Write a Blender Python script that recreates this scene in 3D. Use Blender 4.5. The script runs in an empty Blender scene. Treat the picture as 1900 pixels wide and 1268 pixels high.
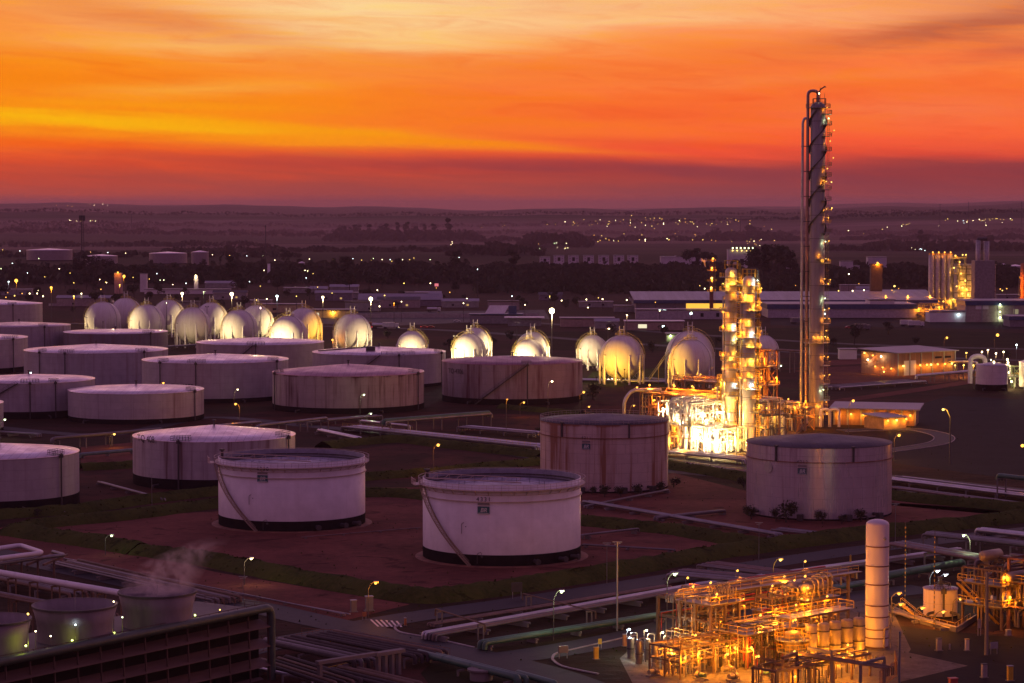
import bpy, math, random
from mathutils import Vector, Matrix
random.seed(7)
SC = bpy.context.scene
COL = SC.collection
PI = math.pi
R = math.radians
# ---------------------------------------------------------------- camera
F = 4500.0            # focal length in photo pixels (photo 1900 x 1268)
Y0 = 388.0            # horizon row
H = 70.0              # camera height
PITCH = math.atan((634 - Y0) / F)
cam_d = bpy.data.cameras.new('camera'); cam = bpy.data.objects.new('camera', cam_d); COL.objects.link(cam)
cam_d.sensor_width = 36; cam_d.lens = 36 * F / 1900; cam_d.clip_start = 1; cam_d.clip_end = 60000
cam.location = (0, 0, H); cam.rotation_euler = (PI / 2 - PITCH, 0, 0)
SC.camera = cam
SC.view_settings.view_transform = 'Standard'; SC.view_settings.look = 'None'
SC.view_settings.exposure = 0; SC.view_settings.gamma = 1
SC.cycles.use_denoising = True
SC.cycles.max_bounces = 5; SC.cycles.diffuse_bounces = 3; SC.cycles.glossy_bounces = 3
SC.cycles.volume_bounces = 0; SC.cycles.transparent_max_bounces = 12
SC.cycles.sample_clamp_indirect = 3; SC.cycles.sample_clamp_direct = 0
SC.cycles.caustics_reflective = False; SC.cycles.caustics_refractive = False
SC.cycles.use_light_tree = True
SC.cycles.volume_step_rate = 1

def lin(c):
    return tuple(((v / 255) / 12.92 if v / 255 <= .04045 else ((v / 255 + .055) / 1.055) ** 2.4) for v in c)

class NT:
    """tiny helper for node trees"""
    def __init__(s, tree): s.t = tree
    def n(s, typ, **kw):
        x = s.t.nodes.new(typ)
        for k, v in kw.items(): setattr(x, k, v)
        return x
    def link(s, a, b): s.t.links.new(a, b)
    def put(s, sock, v):
        if isinstance(v, bpy.types.NodeSocket): s.t.links.new(v, sock)
        elif isinstance(v, (tuple, list)) and sock.type == 'RGBA' and len(v) == 3: sock.default_value = (*v, 1)
        else: sock.default_value = v
    def m(s, op, a, b=0.0, c=0.0, clamp=False):
        x = s.n('ShaderNodeMath', operation=op, use_clamp=clamp)
        s.put(x.inputs[0], a); s.put(x.inputs[1], b); s.put(x.inputs[2], c)
        return x.outputs[0]
    def vec(s, x, y, z=0.0):
        c = s.n('ShaderNodeCombineXYZ')
        for i, v in enumerate((x, y, z)): s.put(c.inputs[i], v)
        return c.outputs[0]
    def noise(s, v, scale=5, detail=3, rough=.5, dist=0.0):
        x = s.n('ShaderNodeTexNoise'); s.put(x.inputs['Vector'], v); s.put(x.inputs['Scale'], scale)
        s.put(x.inputs['Detail'], detail); s.put(x.inputs['Roughness'], rough); s.put(x.inputs['Distortion'], dist)
        return x.outputs['Fac']
    def mix(s, f, a, b, blend='MIX'):
        x = s.n('ShaderNodeMix', data_type='RGBA', blend_type=blend)
        s.put(x.inputs[0], f); s.put(x.inputs[6], a); s.put(x.inputs[7], b)
        return x.outputs[2]
    def ramp(s, f, stops, interp='LINEAR'):
        x = s.n('ShaderNodeValToRGB'); x.color_ramp.interpolation = interp
        e = x.color_ramp.elements
        while len(e) < len(stops): e.new(.5)
        for i, (p, c) in enumerate(stops):
            e[i].position = p; e[i].color = (*c, 1) if len(c) == 3 else c
        s.put(x.inputs[0], f)
        return x.outputs[0]
    def rng(s, v, a, b, c=0.0, d=1.0, smooth=False):
        x = s.n('ShaderNodeMapRange', clamp=True)
        if smooth: x.interpolation_type = 'SMOOTHSTEP'
        for i, q in enumerate((v, a, b, c, d)): s.put(x.inputs[i], q)
        return x.outputs[0]

# ---------------------------------------------------------------- dusk sky (world)
W = bpy.data.worlds.new('World'); SC.world = W; W.use_nodes = True
W.node_tree.nodes.clear()
w = NT(W.node_tree)
tc = w.n('ShaderNodeTexCoord'); nrm = w.n('ShaderNodeVectorMath', operation='NORMALIZE')
w.link(tc.outputs['Generated'], nrm.inputs[0])
sp = w.n('ShaderNodeSeparateXYZ'); w.link(nrm.outputs[0], sp.inputs[0])
X, Y, Z = sp.outputs
DEG = 57.29578
U = w.m('MULTIPLY', w.m('ARCTAN2', X, Y), DEG)      # azimuth in degrees, 0 = due west over the plant
V = w.m('MULTIPLY', w.m('ARCSINE', Z), DEG)         # elevation in degrees
PD_ = F / DEG
def su(px): return (px - 950) / PD_
def sv(py): return (Y0 - py) / PD_
# wavy cloud texture stretched along the horizon
tilt = w.m('ADD', V, w.m('MULTIPLY', U, .05))
n1 = w.noise(w.vec(w.m('MULTIPLY', U, .10), w.m('MULTIPLY', tilt, 1.1), 3.1), 1.0, 5, .55, .35)
n2 = w.noise(w.vec(w.m('MULTIPLY', U, .22), w.m('MULTIPLY', tilt, 2.6), 9.3), 1.0, 4, .6, .5)
n3 = w.noise(w.vec(w.m('MULTIPLY', U, .05), w.m('MULTIPLY', V, .35), 17.3), 1.0, 3, .5, .2)
VV = w.m('ADD', V, w.m('ADD', w.m('MULTIPLY', w.m('SUBTRACT', n1, .5), 1.1), w.m('MULTIPLY', w.m('SUBTRACT', n2, .5), .35)))
def L(*c): return lin(c)
# vertical ramp inside the first degrees, by photo row
def vr(rows):
    return [(max(0, min(1, sv(p) / 5.0)), L(*c)) for p, c in rows]
left = w.ramp(w.m('DIVIDE', VV, 5.0), vr([(388, (166, 74, 68)), (350, (178, 74, 60)), (320, (200, 76, 50)), (300, (222, 80, 40)), (280, (240, 92, 36)), (248, (255, 140, 14)),
              (190, (255, 140, 14)), (130, (255, 140, 24)), (90, (255, 146, 44)), (45, (255, 152, 66)), (0, (255, 160, 78))]))
right = w.ramp(w.m('DIVIDE', VV, 5.0), vr([(388, (150, 70, 74)), (345, (144, 66, 68)), (312, (158, 64, 60)), (288, (240, 82, 52)), (240, (255, 104, 56)),
              (190, (255, 114, 50)), (130, (255, 124, 58)), (80, (255, 134, 70)), (40, (255, 148, 84)), (0, (255, 164, 104))]))
base = w.mix(w.rng(U, su(200), su(1750), smooth=True), left, right)
def feature(px, py, sx, sy, slope, col, amp, soft=None):
    global base
    du = w.m('DIVIDE', w.m('SUBTRACT', U, su(px)), sx / PD_)
    dv = w.m('DIVIDE', w.m('SUBTRACT', w.m('ADD', w.m('SUBTRACT', V, sv(py)), w.m('MULTIPLY', w.m('SUBTRACT', U, su(px)), slope)),
                           w.m('MULTIPLY', w.m('SUBTRACT', n2, .5), (.9 if soft is None else soft) * sy / PD_ * 2)), sy / PD_)
    g = w.m('EXPONENT', w.m('MULTIPLY', w.m('ADD', w.m('MULTIPLY', du, du), w.m('MULTIPLY', dv, dv)), -1.0))
    base = w.mix(w.m('MULTIPLY', g, amp, clamp=True), base, L(*col))
feature(700, 22, 430, 52, -.04, (255, 216, 156), .95)
feature(800, 75, 260, 30, .03, (255, 206, 132), .75)
feature(1150, 10, 330, 40, .0, (255, 200, 142), .6)
feature(1000, 48, 420, 12, -.02, (255, 214, 150), .5)
feature(240, 118, 320, 14, .01, (255, 160, 30), .6)
feature(560, 112, 300, 12, .05, (250, 150, 66), .6)
feature(1330, 60, 260, 10, .03, (255, 130, 74), .5)
feature(1120, 168, 420, 16, .02, (255, 112, 50), .6)
feature(300, 45, 260, 26, .12, (232, 132, 70), .8)
feature(330, 92, 260, 16, .02, (255, 196, 112), .7)
feature(120, 150, 260, 60, .02, (255, 138, 12), .6)
feature(650, 140, 330, 26, .05, (252, 142, 62), .55)
feature(380, 168, 220, 14, -.03, (255, 176, 66), .7)

feature(1080, 130, 240, 40, .0, (255, 128, 62), .6)
feature(1250, 215, 420, 38, .0, (255, 102, 50), .6)
feature(1330, 288, 300, 16, .045, (255, 88, 52), .8)
feature(700, 303, 520, 18, .03, (168, 60, 58), .6)
feature(1150, 312, 380, 15, .03, (142, 58, 66), .75)
feature(1750, 330, 420, 40, .0, (136, 58, 68), .65)
feature(1800, 55, 260, 30, -.12, (170, 84, 66), .85)
feature(1880, 10, 160, 40, 0, (196, 110, 84), .6)
feature(1860, 105, 110, 16, -.1, (180, 84, 72), .6)
feature(1650, 30, 240, 26, -.04, (255, 168, 116), .5)
feature(1700, 205, 260, 26, -.03, (252, 130, 80), .6)
feature(1550, 260, 200, 12, .05, (255, 90, 55), .6)
feature(60, 268, 300, 10, .02, (255, 104, 10), .7)
feature(1450, 150, 360, 12, -.04, (255, 140, 74), .5)
feature(1650, 120, 300, 12, -.05, (255, 120, 66), .5)
feature(900, 225, 300, 9, .03, (255, 128, 36), .5)
n4 = w.noise(w.vec(w.m('MULTIPLY', U, .42), w.m('MULTIPLY', w.m('ADD', V, w.m('MULTIPLY', U, .035)), 3.2), 4.4), 1.0, 5, .62, .9)
base = w.mix(w.m('MULTIPLY', w.rng(n4, .5, .72, 0, .5), w.rng(V, .6, 1.6)), base, L(255, 196, 104), 'SOFT_LIGHT')
base = w.mix(w.m('MULTIPLY', w.rng(n4, .5, .3, 0, .20), w.rng(V, .6, 1.6)), base, L(236, 120, 66), 'MULTIPLY')
# fine streaks
base = w.mix(w.rng(n2, .45, .75, 0, .28), base, L(255, 190, 110), 'SOFT_LIGHT')
base = w.mix(w.rng(n1, .55, .3, 0, .13), base, L(215, 110, 70), 'MULTIPLY')
feature(120, 224, 300, 12, .03, (255, 190, 0), .9, 1.6)
feature(360, 240, 300, 13, .05, (255, 180, 0), .85, 1.7)
feature(640, 246, 260, 11, .08, (255, 160, 0), .85, 1.5)
feature(560, 262, 260, 8, .02, (255, 150, 0), .7, 1.4)
feature(900, 268, 240, 7, .06, (255, 140, 4), .75, 1.2)
feature(250, 196, 330, 10, .02, (255, 160, 10), .6, 1.5)
# the rest of the dome: peach over the frame, then rose, mauve and dusk violet
front = w.ramp(w.m('DIVIDE', V, 90.0), [(0, L(250, 150, 90)), (.06, L(255, 202, 168)), (.10, L(255, 192, 192)), (.16, L(232, 172, 208)), (.30, L(160, 124, 180)),
                 (.5, L(104, 84, 136)), (1, L(84, 72, 128))])
back = w.ramp(w.m('DIVIDE', V, 90.0), [(0, L(112, 74, 104)), (.08, L(132, 78, 112)), (.2, L(122, 80, 124)), (.45, L(98, 76, 130)), (1, L(84, 72, 128))])
fb = w.rng(w.m('ADD', Y, w.m('MULTIPLY', X, -.25)), -.45, .95, smooth=True)
dome = w.mix(fb, back, front)
dome = w.mix(w.rng(n3, .4, .7, 0, .35), dome, L(220, 140, 140))
inner = w.m('MULTIPLY', w.rng(V, 4.8, 8.0, 1, 0, smooth=True), w.rng(w.m('ABSOLUTE', U), 40, 75, 1, 0, smooth=True))
sky = w.mix(inner, dome, base)
sky = w.mix(w.rng(V, -.6, -3.0), sky, L(46, 24, 34))
bg = w.n('ShaderNodeBackground'); w.link(sky, bg.inputs[0])
bg.inputs[1].default_value = 1.0
wo = w.n('ShaderNodeOutputWorld'); w.link(bg.outputs[0], wo.inputs[0])
W.cycles.sampling_method = 'MANUAL'; W.cycles.sample_map_resolution = 1024

# ---------------------------------------------------------------- placing
cp, spn = math.cos(PITCH), math.sin(PITCH)
def ray(px, py):
    xc = (px - 950) / F; yc = -(py - 634) / F
    return Vector((xc, cp + yc * spn, -spn + yc * cp))
def P(px, py, z=0.0):
    """point of the level z that the photo shows at px, py"""
    d = ray(px, py); t = (z - H) / d.z
    return Vector((d.x * t, d.y * t, z))
def AT(px, py, D):
    """point at forward distance D"""
    d = ray(px, py); t = D / d.y
    return Vector((d.x * t, D, H + d.z * t))
def DIST(py, z=0.0): return P(950, py, z).y
def ZD(py, D): return AT(950, py, D).z
def MPP(D): return D / F / (cp)

# ---------------------------------------------------------------- materials
MATS = {}
def mat(name, col, rough=.6, metal=0.0, var=.25, scale=.6, bump=0.0, stretch=(1, 1, 1), spec=.5, col2=None):
    if name in MATS: return MATS[name]
    m = bpy.data.materials.new(name); m.use_nodes = True; t = NT(m.node_tree)
    b = m.node_tree.nodes['Principled BSDF']
    tcn = t.n('ShaderNodeTexCoord'); mp = t.n('ShaderNodeMapping'); t.link(tcn.outputs['Object'], mp.inputs[0])
    mp.inputs['Scale'].default_value = stretch
    nz = t.noise(mp.outputs[0], scale, 4, .6)
    c = tuple(col)
    if col2 is None: col2 = tuple(v * (1 - var) for v in c); c = tuple(min(1, v * (1 + var * .6)) for v in c)
    t.link(t.mix(t.rng(nz, .32, .68), col2, c), b.inputs['Base Color'])
    b.inputs['Roughness'].default_value = rough; b.inputs['Metallic'].default_value = metal
    b.inputs['Specular IOR Level'].default_value = spec
    if bump:
        bn = t.n('ShaderNodeBump'); bn.inputs['Strength'].default_value = bump; bn.inputs['Distance'].default_value = .1
        t.link(nz, bn.inputs['Height']); t.link(bn.outputs[0], b.inputs['Normal'])
    MATS[name] = m
    return m
def emit(name, col, strength):
    if name in MATS: return MATS[name]
    m = bpy.data.materials.new(name); m.use_nodes = True; t = NT(m.node_tree)
    m.node_tree.nodes.clear()
    e = t.n('ShaderNodeEmission'); e.inputs[0].default_value = (*col, 1); e.inputs[1].default_value = strength
    o = t.n('ShaderNodeOutputMaterial'); t.link(e.outputs[0], o.inputs[0])
    m.cycles.emission_sampling = 'NONE'
    MATS[name] = m
    return m

# ---------------------------------------------------------------- mesh builder
class MB:
    def __init__(s): s.v = []; s.f = []; s.smooth = []
    def add(s, vs, fs, smooth=False):
        o = len(s.v); s.v += [tuple(q) for q in vs]
        s.f += [tuple(i + o for i in f) for f in fs]; s.smooth += [smooth] * len(fs)
        return s
    def box(s, c, size, rz=0.0, z0=None):
        """c = centre; or with z0 given the box stands from z0 up"""
        sx, sy, sz = size[0] / 2, size[1] / 2, size[2] / 2
        cz = c[2] if z0 is None else z0 + sz
        ca, sa = math.cos(rz), math.sin(rz)
        vs = []
        for dz in (-sz, sz):
            for dx, dy in ((-sx, -sy), (sx, -sy), (sx, sy), (-sx, sy)):
                vs.append((c[0] + dx * ca - dy * sa, c[1] + dx * sa + dy * ca, cz + dz))
        return s.add(vs, [(3, 2, 1, 0), (4, 5, 6, 7), (0, 1, 5, 4), (1, 2, 6, 5), (2, 3, 7, 6), (3, 0, 4, 7)])
    def bar(s, p0, p1, w=.1, h=None):
        """square bar between two points"""
        p0, p1 = Vector(p0), Vector(p1); d = p1 - p0
        if d.length < 1e-6: return s
        d.normalize(); up = Vector((0, 0, 1)) if abs(d.z) < .95 else Vector((0, 1, 0))
        a = d.cross(up).normalized(); b = a.cross(d).normalized(); h = h or w
        a *= w / 2; b *= h / 2
        vs = [p + x * a + y * b for p in (p0, p1) for x, y in ((-1, -1), (1, -1), (1, 1), (-1, 1))]
        return s.add(vs, [(0, 1, 2, 3), (7, 6, 5, 4), (0, 4, 5, 1), (1, 5, 6, 2), (2, 6, 7, 3), (3, 7, 4, 0)])
    def tube(s, pts, r=.1, n=8, bend=0.0, r2=None, caps=True):
        pts = [Vector(p) for p in pts]
        if bend > 0 and len(pts) > 2:
            q = [pts[0]]
            for i in range(1, len(pts) - 1):
                a, b, c = pts[i - 1], pts[i], pts[i + 1]
                k = min(bend, (a - b).length * .45, (c - b).length * .45)
                p1 = b + (a - b).normalized() * k; p2 = b + (c - b).normalized() * k
                for t in (0, .25, .5, .75, 1):
                    q.append(p1 * (1 - t) ** 2 + b * 2 * t * (1 - t) + p2 * t * t)
            q.append(pts[-1]); pts = q
        rings = []; m = len(pts); prev = None
        for i, p in enumerate(pts):
            d = (pts[min(i + 1, m - 1)] - pts[max(i - 1, 0)])
            if d.length < 1e-9: d = Vector((0, 0, 1))
            d.normalize()
            if prev is None: up = Vector((0, 0, 1)) if abs(d.z) < .9 else Vector((1, 0, 0))
            else: up = prev
            a = (up - d * up.dot(d))
            if a.length < 1e-4: a = Vector((1, 0, 0)) - d * d.x
            a.normalize(); b = d.cross(a); prev = a
            rr = r if r2 is None else r + (r2 - r) * i / (m - 1)
            rings.append([p + a * math.cos(2 * PI * k / n) * rr + b * math.sin(2 * PI * k / n) * rr for k in range(n)])
        vs = [v for ring in rings for v in ring]; fs = []
        for i in range(m - 1):
            for k in range(n):
                k2 = (k + 1) % n
                fs.append((i * n + k, i * n + k2, (i + 1) * n + k2, (i + 1) * n + k))
        s.add(vs, fs, True)
        if caps:
            s.add(rings[0], [tuple(range(n - 1, -1, -1))]); s.add(rings[-1], [tuple(range(n))])
        return s
    def lathe(s, prof, n=32, c=(0, 0, 0), smooth=True, a0=0.0, a1=2 * PI, cap=False):
        """profile [(r, z)...] turned round the vertical through c"""
        full = abs(a1 - a0 - 2 * PI) < 1e-6; k = n if full else n + 1
        vs = []
        for r, z in prof:
            for i in range(k):
                a = a0 + (a1 - a0) * i / n
                vs.append((c[0] + r * math.sin(a), c[1] - r * math.cos(a), c[2] + z))
        fs = []
        for j in range(len(prof) - 1):
            for i in range(n if full else n):
                i2 = (i + 1) % k
                fs.append((j * k + i, j * k + i2, (j + 1) * k + i2, (j + 1) * k + i))
        s.add(vs, fs, smooth)
        if cap:
            s.add(vs[-k:], [tuple(range(k))])
        return s
    def ball(s, c, r, n=10, m=6, sz=1.0):
        prof = [(max(1e-4, r * math.sin(PI * j / m)), -r * sz * math.cos(PI * j / m)) for j in range(m + 1)]
        return s.lathe(prof, n, c)
    def poly(s, pts):
        return s.add(pts, [tuple(range(len(pts)))])
    def rail(s, pts, h=1.1, r=.04, step=2.0, mid=True, closed=False):
        """handrail with posts along a polyline"""
        pts = [Vector(p) for p in pts]
        if closed: pts = pts + [pts[0]]
        up = Vector((0, 0, h))
        for a, b in zip(pts, pts[1:]):
            s.bar(a + up, b + up, r * 2); 
            if mid: s.bar(a + up * .5, b + up * .5, r * 1.5)
            k = max(1, int((b - a).length / step))
            for i in range(k): s.bar(a + (b - a) * i / k, a + (b - a) * i / k + up, r * 1.6)
        s.bar(pts[-1], pts[-1] + up, r * 1.6)
        return s
    def build(s, name, material, parent=None, bevel=0, loc=None):
        me = bpy.data.meshes.new(name); me.from_pydata(s.v, [], s.f); 
        me.polygons.foreach_set('use_smooth', s.smooth); me.update()
        me.materials.append(material)
        o = bpy.data.objects.new(name, me); COL.objects.link(o)
        if parent is not None: o.parent = parent
        if loc is not None: o.location = loc
        if bevel:
            b = o.modifiers.new('bevel', 'BEVEL'); b.width = bevel; b.segments = 2; b.limit_method = 'ANGLE'
        return o
def tag(o, label, cat, group=None, kind=None):
    if label: o['label'] = label
    if cat: o['category'] = cat
    if group: o['group'] = group
    if kind: o['kind'] = kind
    return o
def thing(name, label, cat, loc=(0, 0, 0), rz=0.0, group=None):
    o = bpy.data.objects.new(name, None); COL.objects.link(o); o.empty_display_size = .5
    o.location = loc; o.rotation_euler = (0, 0, rz)
    return tag(o, label, cat, group)
def structure(o): o['kind'] = 'structure'; return o
def copy_tree(o, parent=None):
    c = o.copy(); COL.objects.link(c)
    if parent is not None: c.parent = parent
    for ch in CH.get(o.name, []): copy_tree(ch, c)
    return c
CH = {}
def freeze(o):
    """remember the children of a prototype for copy_tree"""
    CH[o.name] = [c for c in bpy.data.objects if c.parent == o]
    for c in CH[o.name]: freeze(c)
    return o

SODIUM = (1.0, .30, .012); WARM = (1.0, .72, .34); GREENW = (.80, 1.0, .50); COOL = (.72, .95, 1.0); GOLD = (1.0, .48, .045)
BULB = {'sodium': emit('sodium_lamp_glow', (1.0, .46, .07), 3.2), 'warm': emit('warm_lamp_glow', (1.0, .80, .42), 12),
        'green': emit('mercury_lamp_glow', (.85, 1.0, .50), 7), 'lime': emit('lime_lamp_glow', (.85, 1.0, .25), 5), 'cool': emit('cool_lamp_glow', (.8, 1.0, 1.0), 9), 'red': emit('red_lamp_glow', (1, .05, .04), 6),
        'gold': emit('gold_lamp_glow', (1.0, .64, .13), 4.5)}
LCOL = {'sodium': SODIUM, 'warm': WARM, 'green': GREENW, 'cool': COOL, 'red': (1, .05, .03), 'gold': GOLD, 'lime': (.80, .95, .04)}
LIGHTS = {}
def plight(loc, kind, watt, parent=None, r=.25):
    key = (kind, round(watt), r)
    if key not in LIGHTS:
        l = bpy.data.lights.new(kind + '_light', 'POINT'); l.energy = watt; l.color = LCOL[kind]; l.shadow_soft_size = r
        LIGHTS[key] = l
    o = bpy.data.objects.new(kind + '_light', LIGHTS[key]); COL.objects.link(o); o.location = loc
    if parent is not None: o.parent = parent
    return o
def spot(loc, target, kind, watt, angle=70, parent=None):
    l = bpy.data.lights.new(kind + '_floodlight', 'SPOT'); l.energy = watt; l.color = LCOL[kind]; l.shadow_soft_size = .4
    l.spot_size = R(angle); l.spot_blend = .6
    o = bpy.data.objects.new(kind + '_floodlight', l); COL.objects.link(o); o.location = loc
    o.rotation_euler = (Vector(target) - Vector(loc)).to_track_quat('-Z', 'Y').to_euler()
    if parent is not None: o.parent = parent
    return o

M_ = dict(
    white=mat('white_paint', (.72, .70, .70), .45, var=.12, scale=.15),
    cream=mat('cream_cladding', (.55, .50, .42), .6, var=.15, scale=.1),
    grey=mat('grey_steel', (.30, .30, .31), .5, .3, scale=.4),
    dark=mat('dark_steel', (.07, .065, .065), .6, .2),
    black=mat('black_bitumen', (.020, .018, .018), .9, spec=.03),
    galv=mat('galvanised_steel', (.22, .21, .22), .45, .5, scale=.3, bump=.1),
    silver=mat('aluminium_jacket', (.52, .51, .52), .36, .7, var=.2, scale=.25, bump=.15),
    pipe=mat('grey_pipe', (.15, .13, .13), .5, .2, scale=.25),
    green=mat('green_pipe', (.05, .13, .09), .5, scale=.3),
    yellow=mat('yellow_paint', (.62, .38, .03), .5, var=.3),
    red=mat('red_paint', (.42, .05, .04), .5),
    rust=mat('rusty_steel', (.22, .09, .05), .8, scale=.5, var=.5),
    concrete=mat('concrete', (.19, .17, .155), .85, scale=.15, var=.2),
    brick=mat('brown_brick', (.20, .10, .07), .85),
    blue=mat('blue_fascia', (.03, .06, .16), .5),
    teal=mat('teal_sign', (.03, .12, .13), .5),
    roofm=mat('roof_sheet', (.26, .24, .27), .5, .2, scale=.08, var=.15),
    orange=mat('orange_primer', (.45, .16, .05), .6),
    glass=mat('dark_glass', (.02, .02, .03), .1),
    rubber=mat('black_rubber', (.02, .02, .02), .8),
)
# ---------------------------------------------------------------- ground
def smooth(a, b, v):
    t = max(0, min(1, (v - a) / (b - a))); return t * t * (3 - 2 * t)
def hill(x, y):
    if y < 3300: return 0.0
    s = smooth(3300, 15500, y)
    z = s * 88
    rs = smooth(3600, 6500, y)
    az = x / y
    z += rs * (9 * math.sin(y / 620 + 1.3 * math.sin(x / 1700)) + 6 * math.sin(x / 900 + y / 1500) + 4 * math.sin(x / 410 - y / 390))
    z += smooth(4200, 9000, y) * 34 * math.exp(-((az - .26) / .11) ** 2)
    z += smooth(6000, 12000, y) * 18 * math.exp(-((az + .25) / .12) ** 2)
    z -= smooth(3600, 6000, y) * 8
    z -= smooth(9000, 15000, y) * 24 * math.exp(-((az - .01) / .10) ** 2)
    z += smooth(7000, 12000, y) * 5 * (math.sin(az * 95) + math.sin(az * 210 + y / 900) * .5)
    return max(z, 0) + rs * 1.0
xs = [-16000, -11000, -8000, -6000] + [-4800 + 120 * i for i in range(81)] + [6000, 8000, 11000, 16000]
ys = [-3000, -600, 0, 150, 300, 500, 700, 1000, 1500, 2200, 3000] + [3300 + 160 * i for i in range(30)] + [8200 + 330 * i for i in range(36)]
g = MB(); nx = len(xs)
g.add([(x, y, hill(x, y)) for y in ys for x in xs],
      [(j * nx + i, j * nx + i + 1, (j + 1) * nx + i + 1, (j + 1) * nx + i) for j in range(len(ys) - 1) for i in range(nx - 1)], True)
m = bpy.data.materials.new('ground_cover'); m.use_nodes = True; t = NT(m.node_tree); b = m.node_tree.nodes['Principled BSDF']
ge = t.n('ShaderNodeNewGeometry'); pos = ge.outputs['Position']
mp = t.n('ShaderNodeMapping'); t.link(pos, mp.inputs[0]); mp.inputs['Rotation'].default_value = (0, 0, R(12)); mp.inputs['Scale'].default_value = (1, 2.2, 1)
v = mp.outputs[0]
big = t.noise(v, .008, 4, .6); med = t.noise(v, .05, 5, .65); fine = t.noise(pos, .5, 4, .7)
col = t.mix(t.rng(big, .42, .58), (.028, .024, .011), (.055, .026, .020))
col = t.mix(t.rng(med, .45, .66), col, (.018, .017, .008))
col = t.mix(t.rng(fine, .3, .8, 0, .5), col, (.07, .036, .026))
# far fields
sp_ = t.n('ShaderNodeSeparateXYZ'); t.link(pos, sp_.inputs[0])
mp2 = t.n('ShaderNodeMapping'); t.link(pos, mp2.inputs[0]); mp2.inputs['Scale'].default_value = (.35, 1, 1)
fl = t.noise(mp2.outputs[0], .0016, 4, .5, .4)
fcol = t.ramp(fl, [(.38, (.03, .03, .015)), (.47, (.07, .06, .03)), (.55, (.03, .028, .018)), (.62, (.16, .11, .08))])
col = t.mix(t.rng(sp_.outputs[1], 2400, 3600), col, fcol)
t.link(col, b.inputs['Base Color']); b.inputs['Roughness'].default_value = .9; b.inputs['Specular IOR Level'].default_value = .04
bn = t.n('ShaderNodeBump'); bn.inputs['Strength'].default_value = .6; bn.inputs['Distance'].default_value = .5
t.link(t.m('ADD', fine, t.m('MULTIPLY', med, 3)), bn.inputs['Height']); t.link(bn.outputs[0], b.inputs['Normal'])
structure(g.build('ground', m))

GK = .55
def gmat(name, c1, c2, c3=None, s1=.06, s2=.7, rough=.95, spec=.04, bump=.5, thr=(.42, .6)):
    m = bpy.data.materials.new(name); m.use_nodes = True; t = NT(m.node_tree); b = m.node_tree.nodes['Principled BSDF']
    pos = t.n('ShaderNodeNewGeometry').outputs['Position']
    c1, c2, c3 = [tuple(v * GK for v in c) if c else None for c in (c1, c2, c3)]
    a = t.noise(pos, s1, 5, .65, .3); f = t.noise(pos, s2, 4, .7)
    col = t.mix(t.rng(a, *thr), c1, c2)
    col = t.mix(t.rng(f, .35, .75, 0, .6), col, c3 or c2)
    pd = t.noise(pos, s1 * 3.1, 4, .6, .8); col = t.mix(t.rng(pd, .60, .66, 0, .65), col, tuple(v * .35 for v in c2))
    t.link(col, b.inputs['Base Color']); b.inputs['Roughness'].default_value = rough; b.inputs['Specular IOR Level'].default_value = spec
    bn = t.n('ShaderNodeBump'); bn.inputs['Strength'].default_value = bump; bn.inputs['Distance'].default_value = .3
    t.link(t.m('ADD', f, t.m('MULTIPLY', a, 2)), bn.inputs['Height']); t.link(bn.outputs[0], b.inputs['Normal'])
    return m
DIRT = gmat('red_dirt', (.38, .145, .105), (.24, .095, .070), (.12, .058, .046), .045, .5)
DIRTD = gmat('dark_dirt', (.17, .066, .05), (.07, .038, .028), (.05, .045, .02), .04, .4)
GRASS = gmat('rough_grass', (.11, .145, .03), (.06, .085, .02), (.18, .165, .05), .12, 1.3, bump=1.0)
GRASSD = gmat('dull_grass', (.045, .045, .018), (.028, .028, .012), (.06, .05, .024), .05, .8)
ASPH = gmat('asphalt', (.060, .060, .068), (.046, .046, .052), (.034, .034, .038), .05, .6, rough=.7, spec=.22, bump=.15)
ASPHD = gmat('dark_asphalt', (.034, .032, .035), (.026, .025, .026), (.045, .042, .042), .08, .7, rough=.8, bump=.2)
CONC = gmat('worn_concrete', (.34, .30, .26), (.25, .21, .18), (.15, .12, .10), .15, .9, bump=.2)
KERB = mat('kerb_concrete', (.34, .31, .29), .85, scale=.5)

def patch(name, pts, material, z, kind=True):
    b = MB(); w3 = [P(x, y) for x, y in pts]
    # fan-triangulated sheet
    bm = [Vector((q.x, q.y, z)) for q in w3]
    b.poly(bm); o = b.build(name, material)
    if o.data.polygons[0].normal.z < 0: o.data.flip_normals()
    return structure(o)
def offset_line(pts, d):
    out = []
    for i, p in enumerate(pts):
        a = pts[max(i - 1, 0)]; c = pts[min(i + 1, len(pts) - 1)]
        t = (c - a); t.z = 0; t.normalize(); nrm_ = Vector((-t.y, t.x, 0))
        out.append(p + nrm_ * d)
    return out
def refine(pts, k=4):
    """smooth a polyline (Catmull-Rom)"""
    out = []
    for i in range(len(pts) - 1):
        p0, p1, p2, p3 = pts[max(i - 1, 0)], pts[i], pts[i + 1], pts[min(i + 2, len(pts) - 1)]
        for j in range(k):
            t = j / k
            out.append(.5 * ((2 * p1) + (p2 - p0) * t + (2 * p0 - 5 * p1 + 4 * p2 - p3) * t * t + (3 * p1 - p0 - 3 * p2 + p3) * t ** 3))
    out.append(pts[-1]); return out
def ribbon(b, pts, wd, z):
    l = offset_line(pts, wd / 2); r = offset_line(pts, -wd / 2)
    vs = [Vector((p.x, p.y, z)) for q in zip(l, r) for p in q]
    b.add(vs, [(2 * i, 2 * i + 1, 2 * i + 3, 2 * i + 2) for i in range(len(pts) - 1)])
RZ = [.060]
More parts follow.
